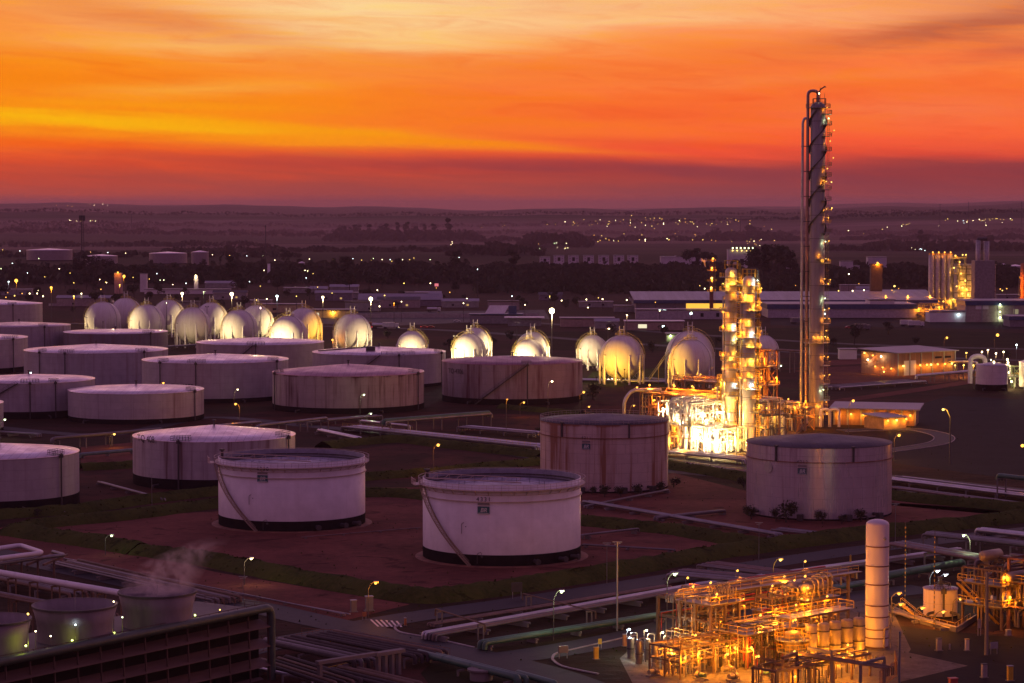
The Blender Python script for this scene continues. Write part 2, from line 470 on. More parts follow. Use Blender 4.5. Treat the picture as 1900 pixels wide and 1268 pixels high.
def road(name, px, wd, material=None, kerb=False, zz=None):
    pts = refine([P(*q) for q in px]); z = zz or RZ[0]; RZ[0] += .004
    b = MB(); ribbon(b, pts, wd, z); structure(b.build(name, material or ASPH))
    if kerb:
        k = MB()
        for s in (-1, 1):
            l = offset_line(pts, s * (wd / 2 + .12))
            for a, c in zip(l, l[1:]): k.bar((a.x, a.y, .09), (c.x, c.y, .09), .24, .18)
        structure(k.build('kerb', KERB))
    return pts
BERMS = []
def berm(px, h=2.3, base=8.0, top=1.2, name='grass_bank'):
    pts = refine([P(*q) for q in px], 8); b = MB(); prof = [(-base / 2, -.1), (-base * .34, h * .45), (-top / 2, h * .97), (0, h), (top / 2, h * .97), (base * .34, h * .45), (base / 2, -.1)]
    rows = [offset_line(pts, d) for d, z in prof]
    vs = []
    for i in range(len(pts)):
        for j, (d, z) in enumerate(prof):
            q = rows[j][i]; vs.append((q.x + random.uniform(-.3, .3), q.y + random.uniform(-.3, .3), z * random.uniform(.84, 1.10)))
    k = len(prof)
    b.add(vs, [(i * k + j, i * k + j + 1, (i + 1) * k + j + 1, (i + 1) * k + j) for i in range(len(pts) - 1) for j in range(k - 1)], True)
    BERMS.append((pts, base, h)); o = b.build(name, GRASS)
    if sum(p.normal.z for p in o.data.polygons) < 0: o.data.flip_normals()
    return structure(o)

# sheets on the ground, 4 mm and more apart
patch('dirt_yard', [(-60, 992), (60, 968), (420, 948), (700, 905), (1000, 900), (1390, 1012), (1250, 1045), (850, 1112), (700, 1108), (300, 1040)], DIRT, .012)
patch('dirt_verge', [(-60, 1000), (100, 990), (400, 1062), (760, 1122), (640, 1152), (420, 1108), (120, 1048), (-60, 1048)], DIRT, .020)
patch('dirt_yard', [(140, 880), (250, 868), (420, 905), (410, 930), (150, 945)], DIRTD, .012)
patch('dirt_yard', [(150, 830), (260, 820), (280, 862), (150, 872)], DIRT, .012)
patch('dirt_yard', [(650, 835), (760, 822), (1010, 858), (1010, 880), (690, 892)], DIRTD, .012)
patch('dirt_yard', [(1080, 905), (1250, 878), (1400, 915), (1700, 930), (1900, 960), (1900, 950), (1690, 985), (1430, 1005), (1080, 940)], DIRT, .016)
patch('dirt_yard', [(1530, 670), (1600, 664), (1760, 668), (1830, 700), (1740, 712), (1480, 712)], DIRT, .012)
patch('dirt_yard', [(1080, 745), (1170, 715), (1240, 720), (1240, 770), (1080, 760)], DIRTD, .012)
patch('grass_field', [(1100, 690), (1240, 682), (1400, 700), (1330, 722), (1200, 728), (1080, 712)], GRASS, .016)
patch('dark_yard', [(1640, 770), (1760, 735), (1960, 745), (1960, 900), (1660, 860)], ASPHD, .016)
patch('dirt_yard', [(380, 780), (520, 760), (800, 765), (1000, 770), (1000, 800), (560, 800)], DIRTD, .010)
patch('unit_slab', [(1150, 1222), (1215, 1165), (1350, 1125), (1640, 1098), (1690, 1205), (1620, 1320), (1200, 1320)], CONC, .030)
patch('service_yard', [(1640, 1160), (1760, 1172), (1960, 1190), (1960, 1340), (1480, 1340), (1560, 1290)], ASPHD, .022)
patch('concrete_apron', [(1648, 1203), (1796, 1236), (1560, 1292), (1470, 1330), (1430, 1310)], CONC, .036)
patch('unit_slab', [(1215, 845), (1275, 790), (1420, 770), (1500, 790), (1440, 838), (1340, 845)], CONC, .020)
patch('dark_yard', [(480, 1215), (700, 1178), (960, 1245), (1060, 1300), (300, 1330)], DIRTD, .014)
patch('gravel_lot', [(560, 582), (1010, 575), (1020, 592), (700, 606), (540, 598)], ASPH, .012)
patch('gravel_lot', [(1430, 575), (1900, 582), (1900, 612), (1430, 604)], ASPHD, .012)
patch('dark_field', [(930, 618), (1500, 608), (1900, 618), (1900, 650), (1450, 655), (1000, 650)], GRASSD, .010)

road('service_road', [(560, 1190), (640, 1170), (754, 1147), (1000, 1112), (1250, 1073), (1580, 1023), (1860, 990), (1990, 976)], 8.5)
road('service_road', [(-40, 1020), (150, 1061), (366, 1107), (481, 1128), (577, 1150), (700, 1176), (860, 1212), (1010, 1250), (1120, 1290)], 8.5)
road('service_road', [(380, 1228), (477, 1202), (577, 1182), (640, 1172)], 8)
road('service_road', [(880, 1228), (1020, 1210), (1180, 1180), (1300, 1150), (1500, 1118), (1720, 1092)], 9, kerb=False)
road('service_road', [(1480, 762), (1558, 745), (1655, 731), (1755, 716), (1840, 703), (1960, 696)], 9, DIRT)
road('service_road', [(1640, 838), (1700, 830), (1742, 822), (1752, 812), (1730, 803), (1680, 797), (1560, 800)], 6, kerb=True)
road('service_road', [(-40, 790), (200, 808), (380, 775), (560, 790), (740, 808), (1000, 850), (1300, 880), (1600, 905), (1960, 945)], 7)
road('service_road', [(1245, 850), (1400, 870), (1660, 885), (1960, 918)], 6)
road('dirt_track', [(1480, 690), (1600, 684), (1750, 690), (1830, 700)], 8, DIRT)
road('highway', [(-60, 600), (400, 603), (800, 612), (1200, 640), (1500, 655), (1960, 672)], 11)
road('service_road', [(1090, 735), (1240, 706), (1400, 690), (1640, 676), (1960, 680)], 8, DIRTD)
road('highway', [(540, 578), (800, 584), (1000, 600), (1300, 622), (1600, 640), (1960, 650)], 10)
# verge kerb lines of pale concrete beside the roads (real kerbs)
def kerbline(px, w_=.25, h=.16):
    pts = refine([P(*q) for q in px]); k = MB()
    for a, c in zip(pts, pts[1:]): k.bar((a.x, a.y, h / 2 + .04), (c.x, c.y, h / 2 + .04), w_, h)
    return structure(k.build('kerb', KERB))
kerbline([(135, 1042), (300, 1080), (480, 1110), (560, 1125), (650, 1141)])
kerbline([(735, 1170), (748, 1176), (800, 1185), (880, 1203)], .4)
kerbline([(735, 1170), (733, 1165), (745, 1160)], .4)
kerbline([(1025, 1225), (1030, 1215), (1060, 1207), (1180, 1180)], .4)
kerbline([(1025, 1225), (1045, 1238), (1110, 1252)], .4)
# pedestrian crossing
z = MB()
for i in range(6):
    a = P(688 + i * 9.5, 1151 + i * .5); c = P(702 + i * 8.6, 1164 + i * .2)
    d = Vector((1.0, .25, 0)).normalized() * .17
    z.add([(a.x - d.x, a.y - d.y, .115), (c.x - d.x, c.y - d.y, .115), (c.x + d.x, c.y + d.y, .115), (a.x + d.x, a.y + d.y, .115)], [(0, 1, 2, 3)])
zo = z.build('road_marking', mat('road_paint', (.6, .58, .56), .7, var=.3, scale=2)); structure(zo)

berm([(22, 990), (110, 1002), (200, 1015), (263, 1026)])
berm([(330, 1036), (400, 1047), (560, 1078), (700, 1102), (790, 1114), (860, 1108), (1000, 1088), (1180, 1058), (1340, 1030), (1568, 1000), (1722, 984), (1960, 958)])
berm([(263, 1026), (300, 1031), (330, 1036)], h=1.9)
berm([(22, 990), (60, 980), (110, 974), (243, 961), (402, 940), (560, 926), (700, 920), (782, 924), (840, 935)], 2.0, 7)
berm([(-60, 968), (0, 961), (144, 950), (265, 933), (402, 917), (560, 905)], 2.0, 7)
berm([(560, 905), (680, 890), (800, 880), (1010, 860)], 1.8, 6)
berm([(600, 832), (658, 825), (742, 820), (822, 829), (910, 838), (1010, 850)], 2.0, 7)
berm([(150, 872), (245, 867), (330, 858)], 1.8, 6)
berm([(1080, 972), (1180, 982), (1260, 990), (1340, 1004), (1420, 1015)], 2.0, 7)
berm([(1240, 868), (1320, 880), (1400, 894)], 2.0, 7)
berm([(1640, 922), (1720, 932), (1810, 940), (1960, 955)], 2.0, 7)
berm([(1080, 770), (1000, 764), (930, 757)], 1.5, 6)

# weeds: tufts on the banks and verges, one body of ground cover
wd_ = MB(); rq = random.Random(12)
def tuft(p, s):
    for k in range(2):
        a = rq.uniform(0, PI); d = Vector((math.cos(a), math.sin(a), 0)) * s * .6; l_ = Vector((rq.uniform(-.3, .3), rq.uniform(-.3, .3), 1)) * s
        wd_.add([p - d, p + d, p + d * .5 + l_, p - d * .7 + l_ * .8], [(0, 1, 2, 3)])
for pts, base_, h_ in BERMS:
    for a, c in zip(pts, pts[1:]):
        ln_ = (c - a).length; n_ = Vector((-(c - a).y, (c - a).x, 0)).normalized() if ln_ > 0 else Vector((1, 0, 0))
        for k in range(int(ln_ * 2.2)):
            o_ = rq.gauss(0, .42) * base_ / 2; hh_ = max(0, h_ * (1 - abs(o_) / (base_ / 2))) * .9
            q = a.lerp(c, rq.random()) + n_ * o_; tuft(Vector((q.x, q.y, hh_)), rq.uniform(.2, .55))
for k in range(1500):
    q = P(rq.uniform(-20, 1900), rq.uniform(770, 1230)); tuft(q, rq.uniform(.1, .28))
tag(wd_.build('weeds', GRASS), None, None, None, 'stuff')

# ---------------------------------------------------------------- evening haze
hz = MB().box((2000, 9500, 0), (30000, 23000, 142), z0=-2.0)
hm = bpy.data.materials.new('evening_haze'); hm.use_nodes = True; hm.node_tree.nodes.clear(); t = NT(hm.node_tree)
pv = t.n('ShaderNodeVolumePrincipled'); pv.inputs['Color'].default_value = (.95, .64, .70, 1); pv.inputs['Density'].default_value = 3.3e-5
pv.inputs['Anisotropy'].default_value = .25
o_ = t.n('ShaderNodeOutputMaterial'); t.link(pv.outputs[0], o_.inputs['Volume'])
ho = hz.build('haze', hm); ho['kind'] = 'stuff'
mm = hm.copy(); mm.name = 'valley_mist'
for nd in mm.node_tree.nodes:
    if nd.type == 'PRINCIPLED_VOLUME': nd.inputs['Density'].default_value = 7e-5; nd.inputs['Color'].default_value = (.98, .62, .66, 1)
m2 = mm.copy(); m2.name = 'horizon_mist'
for nd in m2.node_tree.nodes:
    if nd.type == 'PRINCIPLED_VOLUME': nd.inputs['Density'].default_value = 9e-5; nd.inputs['Color'].default_value = (1.0, .58, .52, 1)
mo = MB().box((2000, 14700, 0), (27000, 11400, 128), z0=-1.5).build('mist', m2); mo['kind'] = 'stuff'
mo = MB().box((-3000, 6200, 0), (11000, 5500, 40), z0=-1.0).build('mist', mm); mo['kind'] = 'stuff'
# ---------------------------------------------------------------- tanks
def tank_mat(name, base, stain, amount, seed, Rr, rough=.55, seams=.35, metal=0.0, rust_top=0.0, fine=1.0, course=2.4):
    m = bpy.data.materials.new(name); m.use_nodes = True; t = NT(m.node_tree); b = m.node_tree.nodes['Principled BSDF']
    tcn = t.n('ShaderNodeTexCoord'); s = t.n('ShaderNodeSeparateXYZ'); t.link(tcn.outputs['Object'], s.inputs[0])
    x, y, z = s.outputs
    ang = t.m('ARCTAN2', x, t.m('MULTIPLY', y, -1)); u = t.m('MULTIPLY', ang, Rr)
    st1 = t.noise(t.vec(t.m('MULTIPLY', u, .55 * fine), seed, t.m('MULTIPLY', z, .025)), 1, 3, .6)
    st2 = t.noise(t.vec(t.m('MULTIPLY', u, .14), seed + 5.5, t.m('MULTIPLY', z, .02)), 1, 3, .6)
    st3 = t.noise(t.vec(t.m('MULTIPLY', u, 1.8), seed + 9.5, t.m('MULTIPLY', z, .07)), 1, 2, .5)
    f = t.m('ADD', t.m('MULTIPLY', t.rng(st1, .52, .66), .8), t.m('MULTIPLY', t.rng(st2, .5, .62), .5))
    f = t.m('MULTIPLY', f, t.rng(st3, .3, .55, .35, 1))
    if rust_top: f = t.m('ADD', f, t.m('MULTIPLY', t.rng(z, rust_top, rust_top - .8, 1, 0), t.rng(st2, .4, .52)))
    f = t.m('MULTIPLY', f, amount, clamp=True)
    pale = t.noise(t.vec(t.m('MULTIPLY', u, .3), seed + 2, t.m('MULTIPLY', z, .3)), 1, 4, .6)
    c0 = t.mix(t.rng(pale, .3, .7), tuple(v * .80 for v in base), base)
    c = t.mix(f, c0, stain)
    # plate seams
    hz_ = t.m('LESS_THAN', t.m('FRACT', t.m('DIVIDE', z, course)), .045)
    vz_ = t.m('LESS_THAN', t.m('FRACT', t.m('ADD', t.m('DIVIDE', u, 9.0), t.m('MULTIPLY', t.m('FLOOR', t.m('DIVIDE', z, course)), .37))), .016)
    seam = t.m('MULTIPLY', t.m('MAXIMUM', hz_, vz_), seams)
    c = t.mix(seam, c, tuple(v * .35 for v in base))
    t.link(c, b.inputs['Base Color'])
    b.inputs['Metallic'].default_value = metal
    t.link(t.rng(f, 0, 1, rough, min(1, rough + .3)), b.inputs['Roughness'])
    bn = t.n('ShaderNodeBump'); bn.inputs['Strength'].default_value = .35; bn.inputs['Distance'].default_value = .12
    t.link(t.m('ADD', t.m('MULTIPLY', pale, .8), t.m('MULTIPLY', seam, -.5)), bn.inputs['Height']); t.link(bn.outputs[0], b.inputs['Normal'])
    return m
def roof_mat(name, base, stain, Rr, seed, rough=.32, amt=.4, metal=.55):
    m = bpy.data.materials.new(name); m.use_nodes = True; t = NT(m.node_tree); b = m.node_tree.nodes['Principled BSDF']
    b.inputs['Metallic'].default_value = metal
    tcn = t.n('ShaderNodeTexCoord'); s = t.n('ShaderNodeSeparateXYZ'); t.link(tcn.outputs['Object'], s.inputs[0])
    x, y, z = s.outputs
    ang = t.m('ARCTAN2', x, t.m('MULTIPLY', y, -1))
    # roof plates: long strips, staggered
    px_ = t.m('DIVIDE', x, 1.9); row = t.m('FLOOR', px_)
    py_ = t.m('ADD', t.m('DIVIDE', y, 8.0), t.m('MULTIPLY', row, .37))
    seam = t.m('MAXIMUM', t.m('LESS_THAN', t.m('FRACT', px_), .07), t.m('LESS_THAN', t.m('FRACT', py_), .025))
    wn = t.n('ShaderNodeTexWhiteNoise', noise_dimensions='3D'); t.link(t.vec(row, t.m('FLOOR', py_), seed), wn.inputs['Vector'])
    dirt = t.noise(t.vec(x, y, seed), .16, 5, .65); wet = t.noise(t.vec(x, y, seed + 4), .5, 4, .6)
    c = t.mix(t.rng(dirt, .35, .65), stain, base)
    c = t.mix(t.m('MULTIPLY', t.rng(wet, .5, .75), amt), c, stain)
    c = t.mix(t.m('MULTIPLY', wn.outputs[0], .22), c, tuple(v * .55 for v in base))
    c = t.mix(t.m('MULTIPLY', seam, .5), c, tuple(v * .3 for v in base))
    t.link(c, b.inputs['Base Color']); t.link(t.rng(dirt, .3, .7, rough + .2, rough), b.inputs['Roughness'])
    bn = t.n('ShaderNodeBump'); bn.inputs['Strength'].default_value = .25; bn.inputs['Distance'].default_value = .08
    t.link(t.m('ADD', wet, t.m('MULTIPLY', seam, .4)), bn.inputs['Height']); t.link(bn.outputs[0], b.inputs['Normal'])
    return m

def text(s, name, size, material, parent, loc, rz, ext=.02, shear=0.0, spacing=1.0):
    c = bpy.data.curves.new(name, 'FONT'); c.body = s; c.size = size; c.extrude = ext; c.align_x = 'CENTER'; c.align_y = 'CENTER'
    c.shear = shear; c.space_character = spacing; c.materials.append(material)
    tmp = bpy.data.objects.new('tmp', c); me = bpy.data.meshes.new_from_object(tmp); bpy.data.objects.remove(tmp); bpy.data.curves.remove(c)
    o = bpy.data.objects.new(name, me); COL.objects.link(o); o.parent = parent
    o.location = loc; o.rotation_euler = (PI / 2, 0, rz)
    return o
def ring_pts(r, z, n=48, a0=0.0, a1=2 * PI):
    return [(r * math.sin(a0 + (a1 - a0) * i / n), -r * math.cos(a0 + (a1 - a0) * i / n), z) for i in range(n + (0 if abs(a1 - a0 - 2 * PI) < 1e-6 else 1))]
def sign_on(t, a, z, Rr, number, lettersize=1.1, logo=True, paint=None, wd=2.4, faded=False):
    """number over a bar over the blue-green company plate, on the shell at angle a"""
    sx, cx = math.sin(a), -math.cos(a); r = Rr + .10
    pm = paint or M_['dark']
    if number: text(number, 'tank_number', lettersize, pm, t, (sx * r, cx * r, z + 1.75), a, spacing=1.35)
    if logo:
        pl = MB().box((0, 0, 0), (wd * .98, .12, .42)); o = pl.build('name_strip', mat('strip_grey', (.22, .20, .20), .6), t, loc=(sx * r, cx * r, z + .85)); o.rotation_euler = (0, 0, a)
        pl = MB().box((0, 0, 0), (wd, .12, 1.45)); o = pl.build('company_plate', mat('plate_faded', (.05, .12, .14), .6) if faded else M_['teal'], t, loc=(sx * r, cx * r, z - .35)); o.rotation_euler = (0, 0, a)
        k = text('BR', 'plate_lettering', 1.15, M_['white'], o, (0, -.07, -.02), 0, shear=.25)
        MBx = MB().box((0, -.075, -.60), (wd * .9, .03, .08)); MBx.build('plate_rule', M_['white'], o)

TANKS = []
def cone_tank(label, l, r, rim, base, apex=None, shell=None, stain=(.16, .07, .045), amt=.5, seed=1.0, band=.9, group='cone roof storage tanks', rough=.5,
              roof=(.92, .84, .86), roof_stain=(.70, .56, .56), rrough=.24, stairs=None, plat=(), number=None, num_a=0, num_z=None, vent=True, hatch=None, seams=.3, name='storage_tank', rtop=0, fine=1.0, n=72, D=None, metal=0.0):
    cxp = (l + r) / 2; D = D or DIST(base); c = P(cxp, base); c = Vector((D * (cxp - 950) / F * 1.0 / cp * (1 + 0), D, 0))
    c.x = AT(cxp, base, D).x
    Rr = (r - l) / 2 * MPP(D) * 1.0; hh = ZD(rim, D)
    ah = ZD(apex, D) - hh if apex else Rr * .06
    ah = max(ah, Rr * .04)
    t = thing(name, label, 'storage tank', c, 0, group)
    sm = tank_mat('shell_paint_%d' % len(TANKS), shell or (.50, .47, .49), stain, amt, seed, Rr, rough, seams, rust_top=hh if rtop else 0, fine=fine, metal=metal)
    rm = roof_mat('roof_paint_%d' % len(TANKS), roof, roof_stain, Rr, seed, rrough, metal=.8 if roof[0] > .3 else .1)
    TANKS.append(t)
    MB().lathe([(Rr, band), (Rr, hh)], n).build('shell', sm, t)
    MB().lathe([(Rr + .02, -.1), (Rr + .02, band)], n).build('base_band', M_['black'], t)
    rf = MB().lathe([(Rr + .12, hh - .12), (Rr + .12, hh + .02), (Rr * .66, hh + ah * .36), (Rr * .33, hh + ah * .69), (.01, hh + ah)], n).build('roof', rm, t)
    if vent:
        v = MB().tube([(0, 0, hh + ah - .1), (0, 0, hh + ah + 1.0)], .25, 8).tube([(0, 0, hh + ah + 1.0), (0, 0, hh + ah + 1.3)], .55, 8)
        v.build('roof_vent', M_['dark'], t)
    # platforms with rails on the roof edge
    for k, (a, span) in enumerate(plat):
        a, span = R(a), R(span)
        b = MB(); b.rail(ring_pts(Rr - .3, hh + .1, 6, a - span / 2, a + span / 2), 1.1, .05, 1.5)
        b.rail(ring_pts(Rr - 2.2, hh + .25, 6, a - span / 2, a + span / 2), 1.1, .05, 1.5)
        for ae in (a - span / 2, a + span / 2):
            for ze in (.65, 1.2): b.bar((math.sin(ae) * (Rr - .3), -math.cos(ae) * (Rr - .3), hh + ze), (math.sin(ae) * (Rr - 2.2), -math.cos(ae) * (Rr - 2.2), hh + ze + .12), .08)
        b.build('edge_railing', M_['dark'], t)
        g = MB()
        for i in range(6):
            p, q = ring_pts(Rr - 1.2, hh + .2, 6, a - span / 2, a + span / 2)[i:i + 2]
            g.bar(p, q, 1.6, .08)
        g.build('roof_walkway', M_['grey'], t)
        # gauge pipe down the shell
        s_, c_ = math.sin(a), -math.cos(a)
        MB().tube([(s_ * (Rr + .35), c_ * (Rr + .35), .2), (s_ * (Rr + .35), c_ * (Rr + .35), hh + .6)], .18, 8).tube([(s_ * (Rr + .4), c_ * (Rr + .4), hh - .5), (s_ * (Rr + .4), c_ * (Rr + .4), hh + .3)], .5, 8).build('gauge_pipe', M_['dark'], t)
    if stairs:
        a0, a1 = R(stairs[0]), R(stairs[1]); stair(t, Rr, a0, a1, .2, hh, M_['dark'])
    if hatch:
        hx, hy = hatch; MB().box((hx * Rr, hy * Rr, 0), (3.6, 3.2, 2.0), z0=hh + ah * .3).build('roof_hatch', M_['dark'], t)
        MB().bar((-Rr * .9, -Rr * .2, hh + ah * .25), (0, 0, hh + ah + .1), .5, .4).build('roof_pipe', M_['dark'], t)
    if number:
        text(number, 'tank_number', 2.4, M_['dark'], t, (math.sin(R(num_a)) * (Rr + .08), -math.cos(R(num_a)) * (Rr + .08), num_z or hh * .66), R(num_a), .02)
    # curb and two nozzles with valves at the foot
    for a in (R(28), R(-35)):
        s_, c_ = math.sin(a), -math.cos(a)
        MB().tube([(s_ * (Rr - .1), c_ * (Rr - .1), 1.0), (s_ * (Rr + 2.2), c_ * (Rr + 2.2), 1.0), (s_ * (Rr + 2.2), c_ * (Rr + 2.2), .2)], .25, 8, .4).build('nozzle_pipe', M_['dark'], t)
    return t, Rr, hh, c, D
def stair(t, Rr, a0, a1, z0, z1, material, width=.9, both=True):
    n = max(20, int((z1 - z0) / .28)); b = MB(); rl = MB()
    ri, ro = Rr + .15, Rr + .15 + width
    pi_, po = [], []
    for i in range(n + 1):
        a = a0 + (a1 - a0) * i / n; z = z0 + (z1 - z0) * i / n; s_, c_ = math.sin(a), -math.cos(a)
        pi_.append(Vector((s_ * ri, c_ * ri, z))); po.append(Vector((s_ * ro, c_ * ro, z)))
        b.bar(pi_[-1], po[-1], .26, .06)
    for q in (pi_, po):
        for i in range(0, n, 2): b.bar(q[i], q[min(i + 2, n)], .08, .30)
    b.build('stair_flight', material, t)
    up = Vector((0, 0, 1.05))
    for i in range(0, n, 2):
        rl.bar(po[i] + up, po[min(i + 2, n)] + up, .07); rl.bar(po[i] + up * .5, po[min(i + 2, n)] + up * .5, .05)
        if i % 4 == 0: rl.bar(po[i], po[i] + up, .06)
    rl.build('stair_railing', material, t)

def floating_tank(label, l, r, rim, base, number, sign_px, seed, flip=1):
    cxp = (l + r) / 2; D = DIST(base); c = AT(cxp, base, D); c.z = 0
    Rr = (r - l) / 2 * MPP(D); hh = ZD(rim, D)
    t = thing('floating_roof_tank', label, 'storage tank', c, 0, 'open topped white tanks')
    sm = tank_mat('white_shell_%s' % number.replace(' ', ''), (.74, .70, .74), (.50, .42, .44), .22, seed, Rr, .5, .07)
    TANKS.append(t); bh = 2.3
    MB().lathe([(Rr, bh), (Rr, hh), (Rr - .1, hh)], 96).build('shell', sm, t)
    MB().lathe([(Rr - .1, hh), (Rr - .12, hh - .9), (Rr - .12, hh - .92), (Rr - .12, hh - 4.2)], 96).build('inner_wall', mat('inner_wall_grey', (.26, .27, .34), .55), t)
    MB().lathe([(Rr - .13, hh - 1.0), (Rr - .30, hh - 1.0), (Rr - .30, hh - 1.25), (Rr - .13, hh - 1.25)], 96, smooth=False).build('foam_dam', M_['dark'], t)
    MB().lathe([(Rr + .03, -.1), (Rr + .03, bh)], 96).build('base_band', M_['black'], t)
    MB().lathe([(Rr + 1.6, 0), (Rr + 1.2, .12), (Rr, .16)], 64).build('foundation_ring', M_['rust'], t)
    mu = mat('buff_paint', (.52, .42, .36), .6)
    MB().lathe([(Rr, hh - 1.15), (Rr + .95, hh - 1.15), (Rr + .95, hh - 1.03), (Rr, hh - 1.03)], 96, smooth=False).build('wind_girder', mu, t)
    MB().lathe([(Rr, hh - 3.35), (Rr + .30, hh - 3.35), (Rr + .30, hh - 3.23), (Rr, hh - 3.23)], 96, smooth=False).build('stiffener_ring', mu, t)
    br = MB()
    for i in range(40):
        a = 2 * PI * i / 40; s_, c_ = math.sin(a), -math.cos(a)
        br.bar((s_ * (Rr + .9), c_ * (Rr + .9), hh - 1.15), (s_ * (Rr + .02), c_ * (Rr + .02), hh - 2.0), .12)
    br.tube(ring_pts(Rr + .04, hh - 2.0, 72) + [(0, -(Rr + .04), hh - 2.0)], .05, 4, caps=False)
    br.build('bracket_ring', mu, t)
    MB().rail(ring_pts(Rr + .9, hh - 1.03, 72), 1.1, .035, 30, closed=True).build('walkway_railing', mat('pale_rail', (.40, .34, .32), .6), t)
    # stair-top platform on the left
    ap = R(-78) * flip
    pl = MB(); rl = MB()
    q = ring_pts(Rr + 1.6, hh - 1.05, 8, ap - R(7), ap + R(7))
    for a, b_ in zip(q, q[1:]): pl.bar(a, b_, 1.5, .1)
    q = ring_pts(Rr + 2.3, hh - 1.0, 8, ap - R(8), ap + R(8)); rl.rail(q, 1.1, .045, 1.0)
    pl.build('stair_platform', mu, t); rl.build('platform_railing', mu, t)
    # gauge post with a box on top
    s_, c_ = math.sin(ap), -math.cos(ap)
    gp = MB().tube([(s_ * (Rr - .6), c_ * (Rr - .6) + 2, hh - 3), (s_ * (Rr - .6), c_ * (Rr - .6) + 2, hh + 1.3)], .32, 10).box((s_ * (Rr - .6), c_ * (Rr - .6) + 2, hh + 1.5), (1.1, 1.1, .35))
    gp.build('gauge_post', M_['dark'], t)
    st = math.atan2(sign_px[1], 1)
    stair(t, Rr, R(-22), R(-76), .15, hh - 1.0, mat('stair_steel', (.30, .22, .17), .7))
    # floating roof
    fz = hh - 1.75
    fr = roof_mat('floating_roof_paint_%s' % number.replace(' ', ''), (.50, .48, .56), (.16, .15, .20), Rr, seed + 3, .42, .75, metal=.3)
    dome = MB().lathe([(Rr - .35, fz - .25), (Rr - .35, fz), (Rr * .85, fz + .05), (Rr * .82, fz - .25), (Rr * .4, fz - .2), (.01, fz - .1)], 72)
    ro = dome.build('floating_roof', fr, t)
    dk = MB().lathe([(Rr - .12, fz - .25), (Rr - .36, fz + .12)], 72, smooth=False); dk.build('rim_seal', M_['rubber'], t)
    lg = MB()
    for i in range(36):
        a = 2 * PI * i / 36; lg.tube([(math.sin(a) * Rr * .88, -math.cos(a) * Rr * .88, fz - .2), (math.sin(a) * Rr * .88, -math.cos(a) * Rr * .88, fz + .9)], .05, 5)
    for i in range(18):
        a = 2 * PI * i / 18; lg.tube([(math.sin(a) * Rr * .55, -math.cos(a) * Rr * .55, fz - .2), (math.sin(a) * Rr * .55, -math.cos(a) * Rr * .55, fz + .7)], .05, 5)
    lg.tube(ring_pts(Rr * .88, fz + .1, 48) + [(0, -Rr * .88, fz + .1)], .05, 4, caps=False).tube(ring_pts(Rr * .55, fz, 48) + [(0, -Rr * .55, fz)], .05, 4, caps=False)
    lg.build('leg_ring', M_['galv'], t)
    la = MB(); p0 = Vector((s_ * (Rr - .3), c_ * (Rr - .3) + 1, hh)); p1 = Vector((Rr * .25, Rr * .1, fz + .3))
    for o in (Vector((0, -.4, 0)), Vector((0, .4, 0))):
        la.bar(p0 + o, p1 + o, .16); la.bar(p0 + o + Vector((0, 0, 1)), p1 + o + Vector((0, 0, 1)), .07)
        for k in range(16): la.bar(p0.lerp(p1, k / 16) + o, p0.lerp(p1, (k + (k % 2)) / 16) + o + Vector((0, 0, 1)), .05)
    for k in range(40): la.bar(p0.lerp(p1, k / 40) + Vector((0, -.4, 0)), p0.lerp(p1, k / 40) + Vector((0, .4, 0)), .1, .03)
    la.build('rolling_ladder', mu, t)
    # number, bar and company plate; angle from the photo
    sa = math.asin(max(-1, min(1, (sign_px[0] - cxp) / ((r - l) / 2))))
    sign_on(t, sa, ZD(sign_px[1], D - Rr) , Rr, number, 1.15)
    # two small hooked lamp brackets and nozzles
    for da, zz in ((-36, hh * .52), (-24, hh * .16)):
        s2, c2 = math.sin(R(da) + 0.12), -math.cos(R(da) + 0.12)
        b = MB().tube([(s2 * (Rr + .2), c2 * (Rr + .2), zz - 2), (s2 * (Rr + .2), c2 * (Rr + .2), zz), (s2 * (Rr + .2) + .8, c2 * (Rr + .2), zz + .3), (s2 * (Rr + .2) + .9, c2 * (Rr + .2), zz - .4)], .05, 6, .3)
        b.ball((s2 * (Rr + .2) + .95, c2 * (Rr + .2), zz - .6), .28, 8, 5); b.build('lamp_bracket', M_['dark'], t)
    for da in (24, 46, 60):
        s2, c2 = math.sin(R(da)), -math.cos(R(da))
        MB().tube([(s2 * (Rr - .1), c2 * (Rr - .1), 1.0), (s2 * (Rr + 1.6), c2 * (Rr + 1.6), 1.0)], .4, 10).tube([(s2 * (Rr + 1.5), c2 * (Rr + 1.5), 1.0), (s2 * (Rr + 1.9), c2 * (Rr + 1.9), 1.0)], .6, 10).build('manway_nozzle', M_['dark'], t)
    return t, Rr, hh, c, D

FT1 = floating_tank('white open topped tank numbered 4330, the left one of the two, with a spiral stair', 406, 678, 846, 970, '4330', (501, 886), 3.0)
FT2 = floating_tank('white open topped tank numbered 4331, nearest tank, with the stair curling down its front left', 784, 1078, 884.5, 1031, '4331', (899, 944), 8.0)
PURP = (.44, .41, .45)
C = cone_tank
C('flat topped pale tank at the far left, behind all the other tanks', -80, 78, 563, 622, 556, (.50, .45, .42), amt=.25, seed=1, plat=((30, 12),), stairs=None)
C('dim cone roof tank behind the small left tank, its peak level with the sphere feet', -58, 130, 603, 658, 597, PURP, amt=.6, seed=2, plat=((40, 10),), stairs=(-10, -60), roof=(.60, .48, .50), roof_stain=(.42, .32, .32))
C('dark walled tank with pink roof in front of the two leftmost spheres', 119, 311, 615, 662, 611, (.20, .18, .21), amt=.5, seed=3, plat=((50, 14),))
C('tank cut by the left edge with one dark pipe down its right flank, black base', -190, 50, 626, 688, 617, (.50, .45, .45), amt=.3, seed=4, band=2.2, plat=((62, 18),))
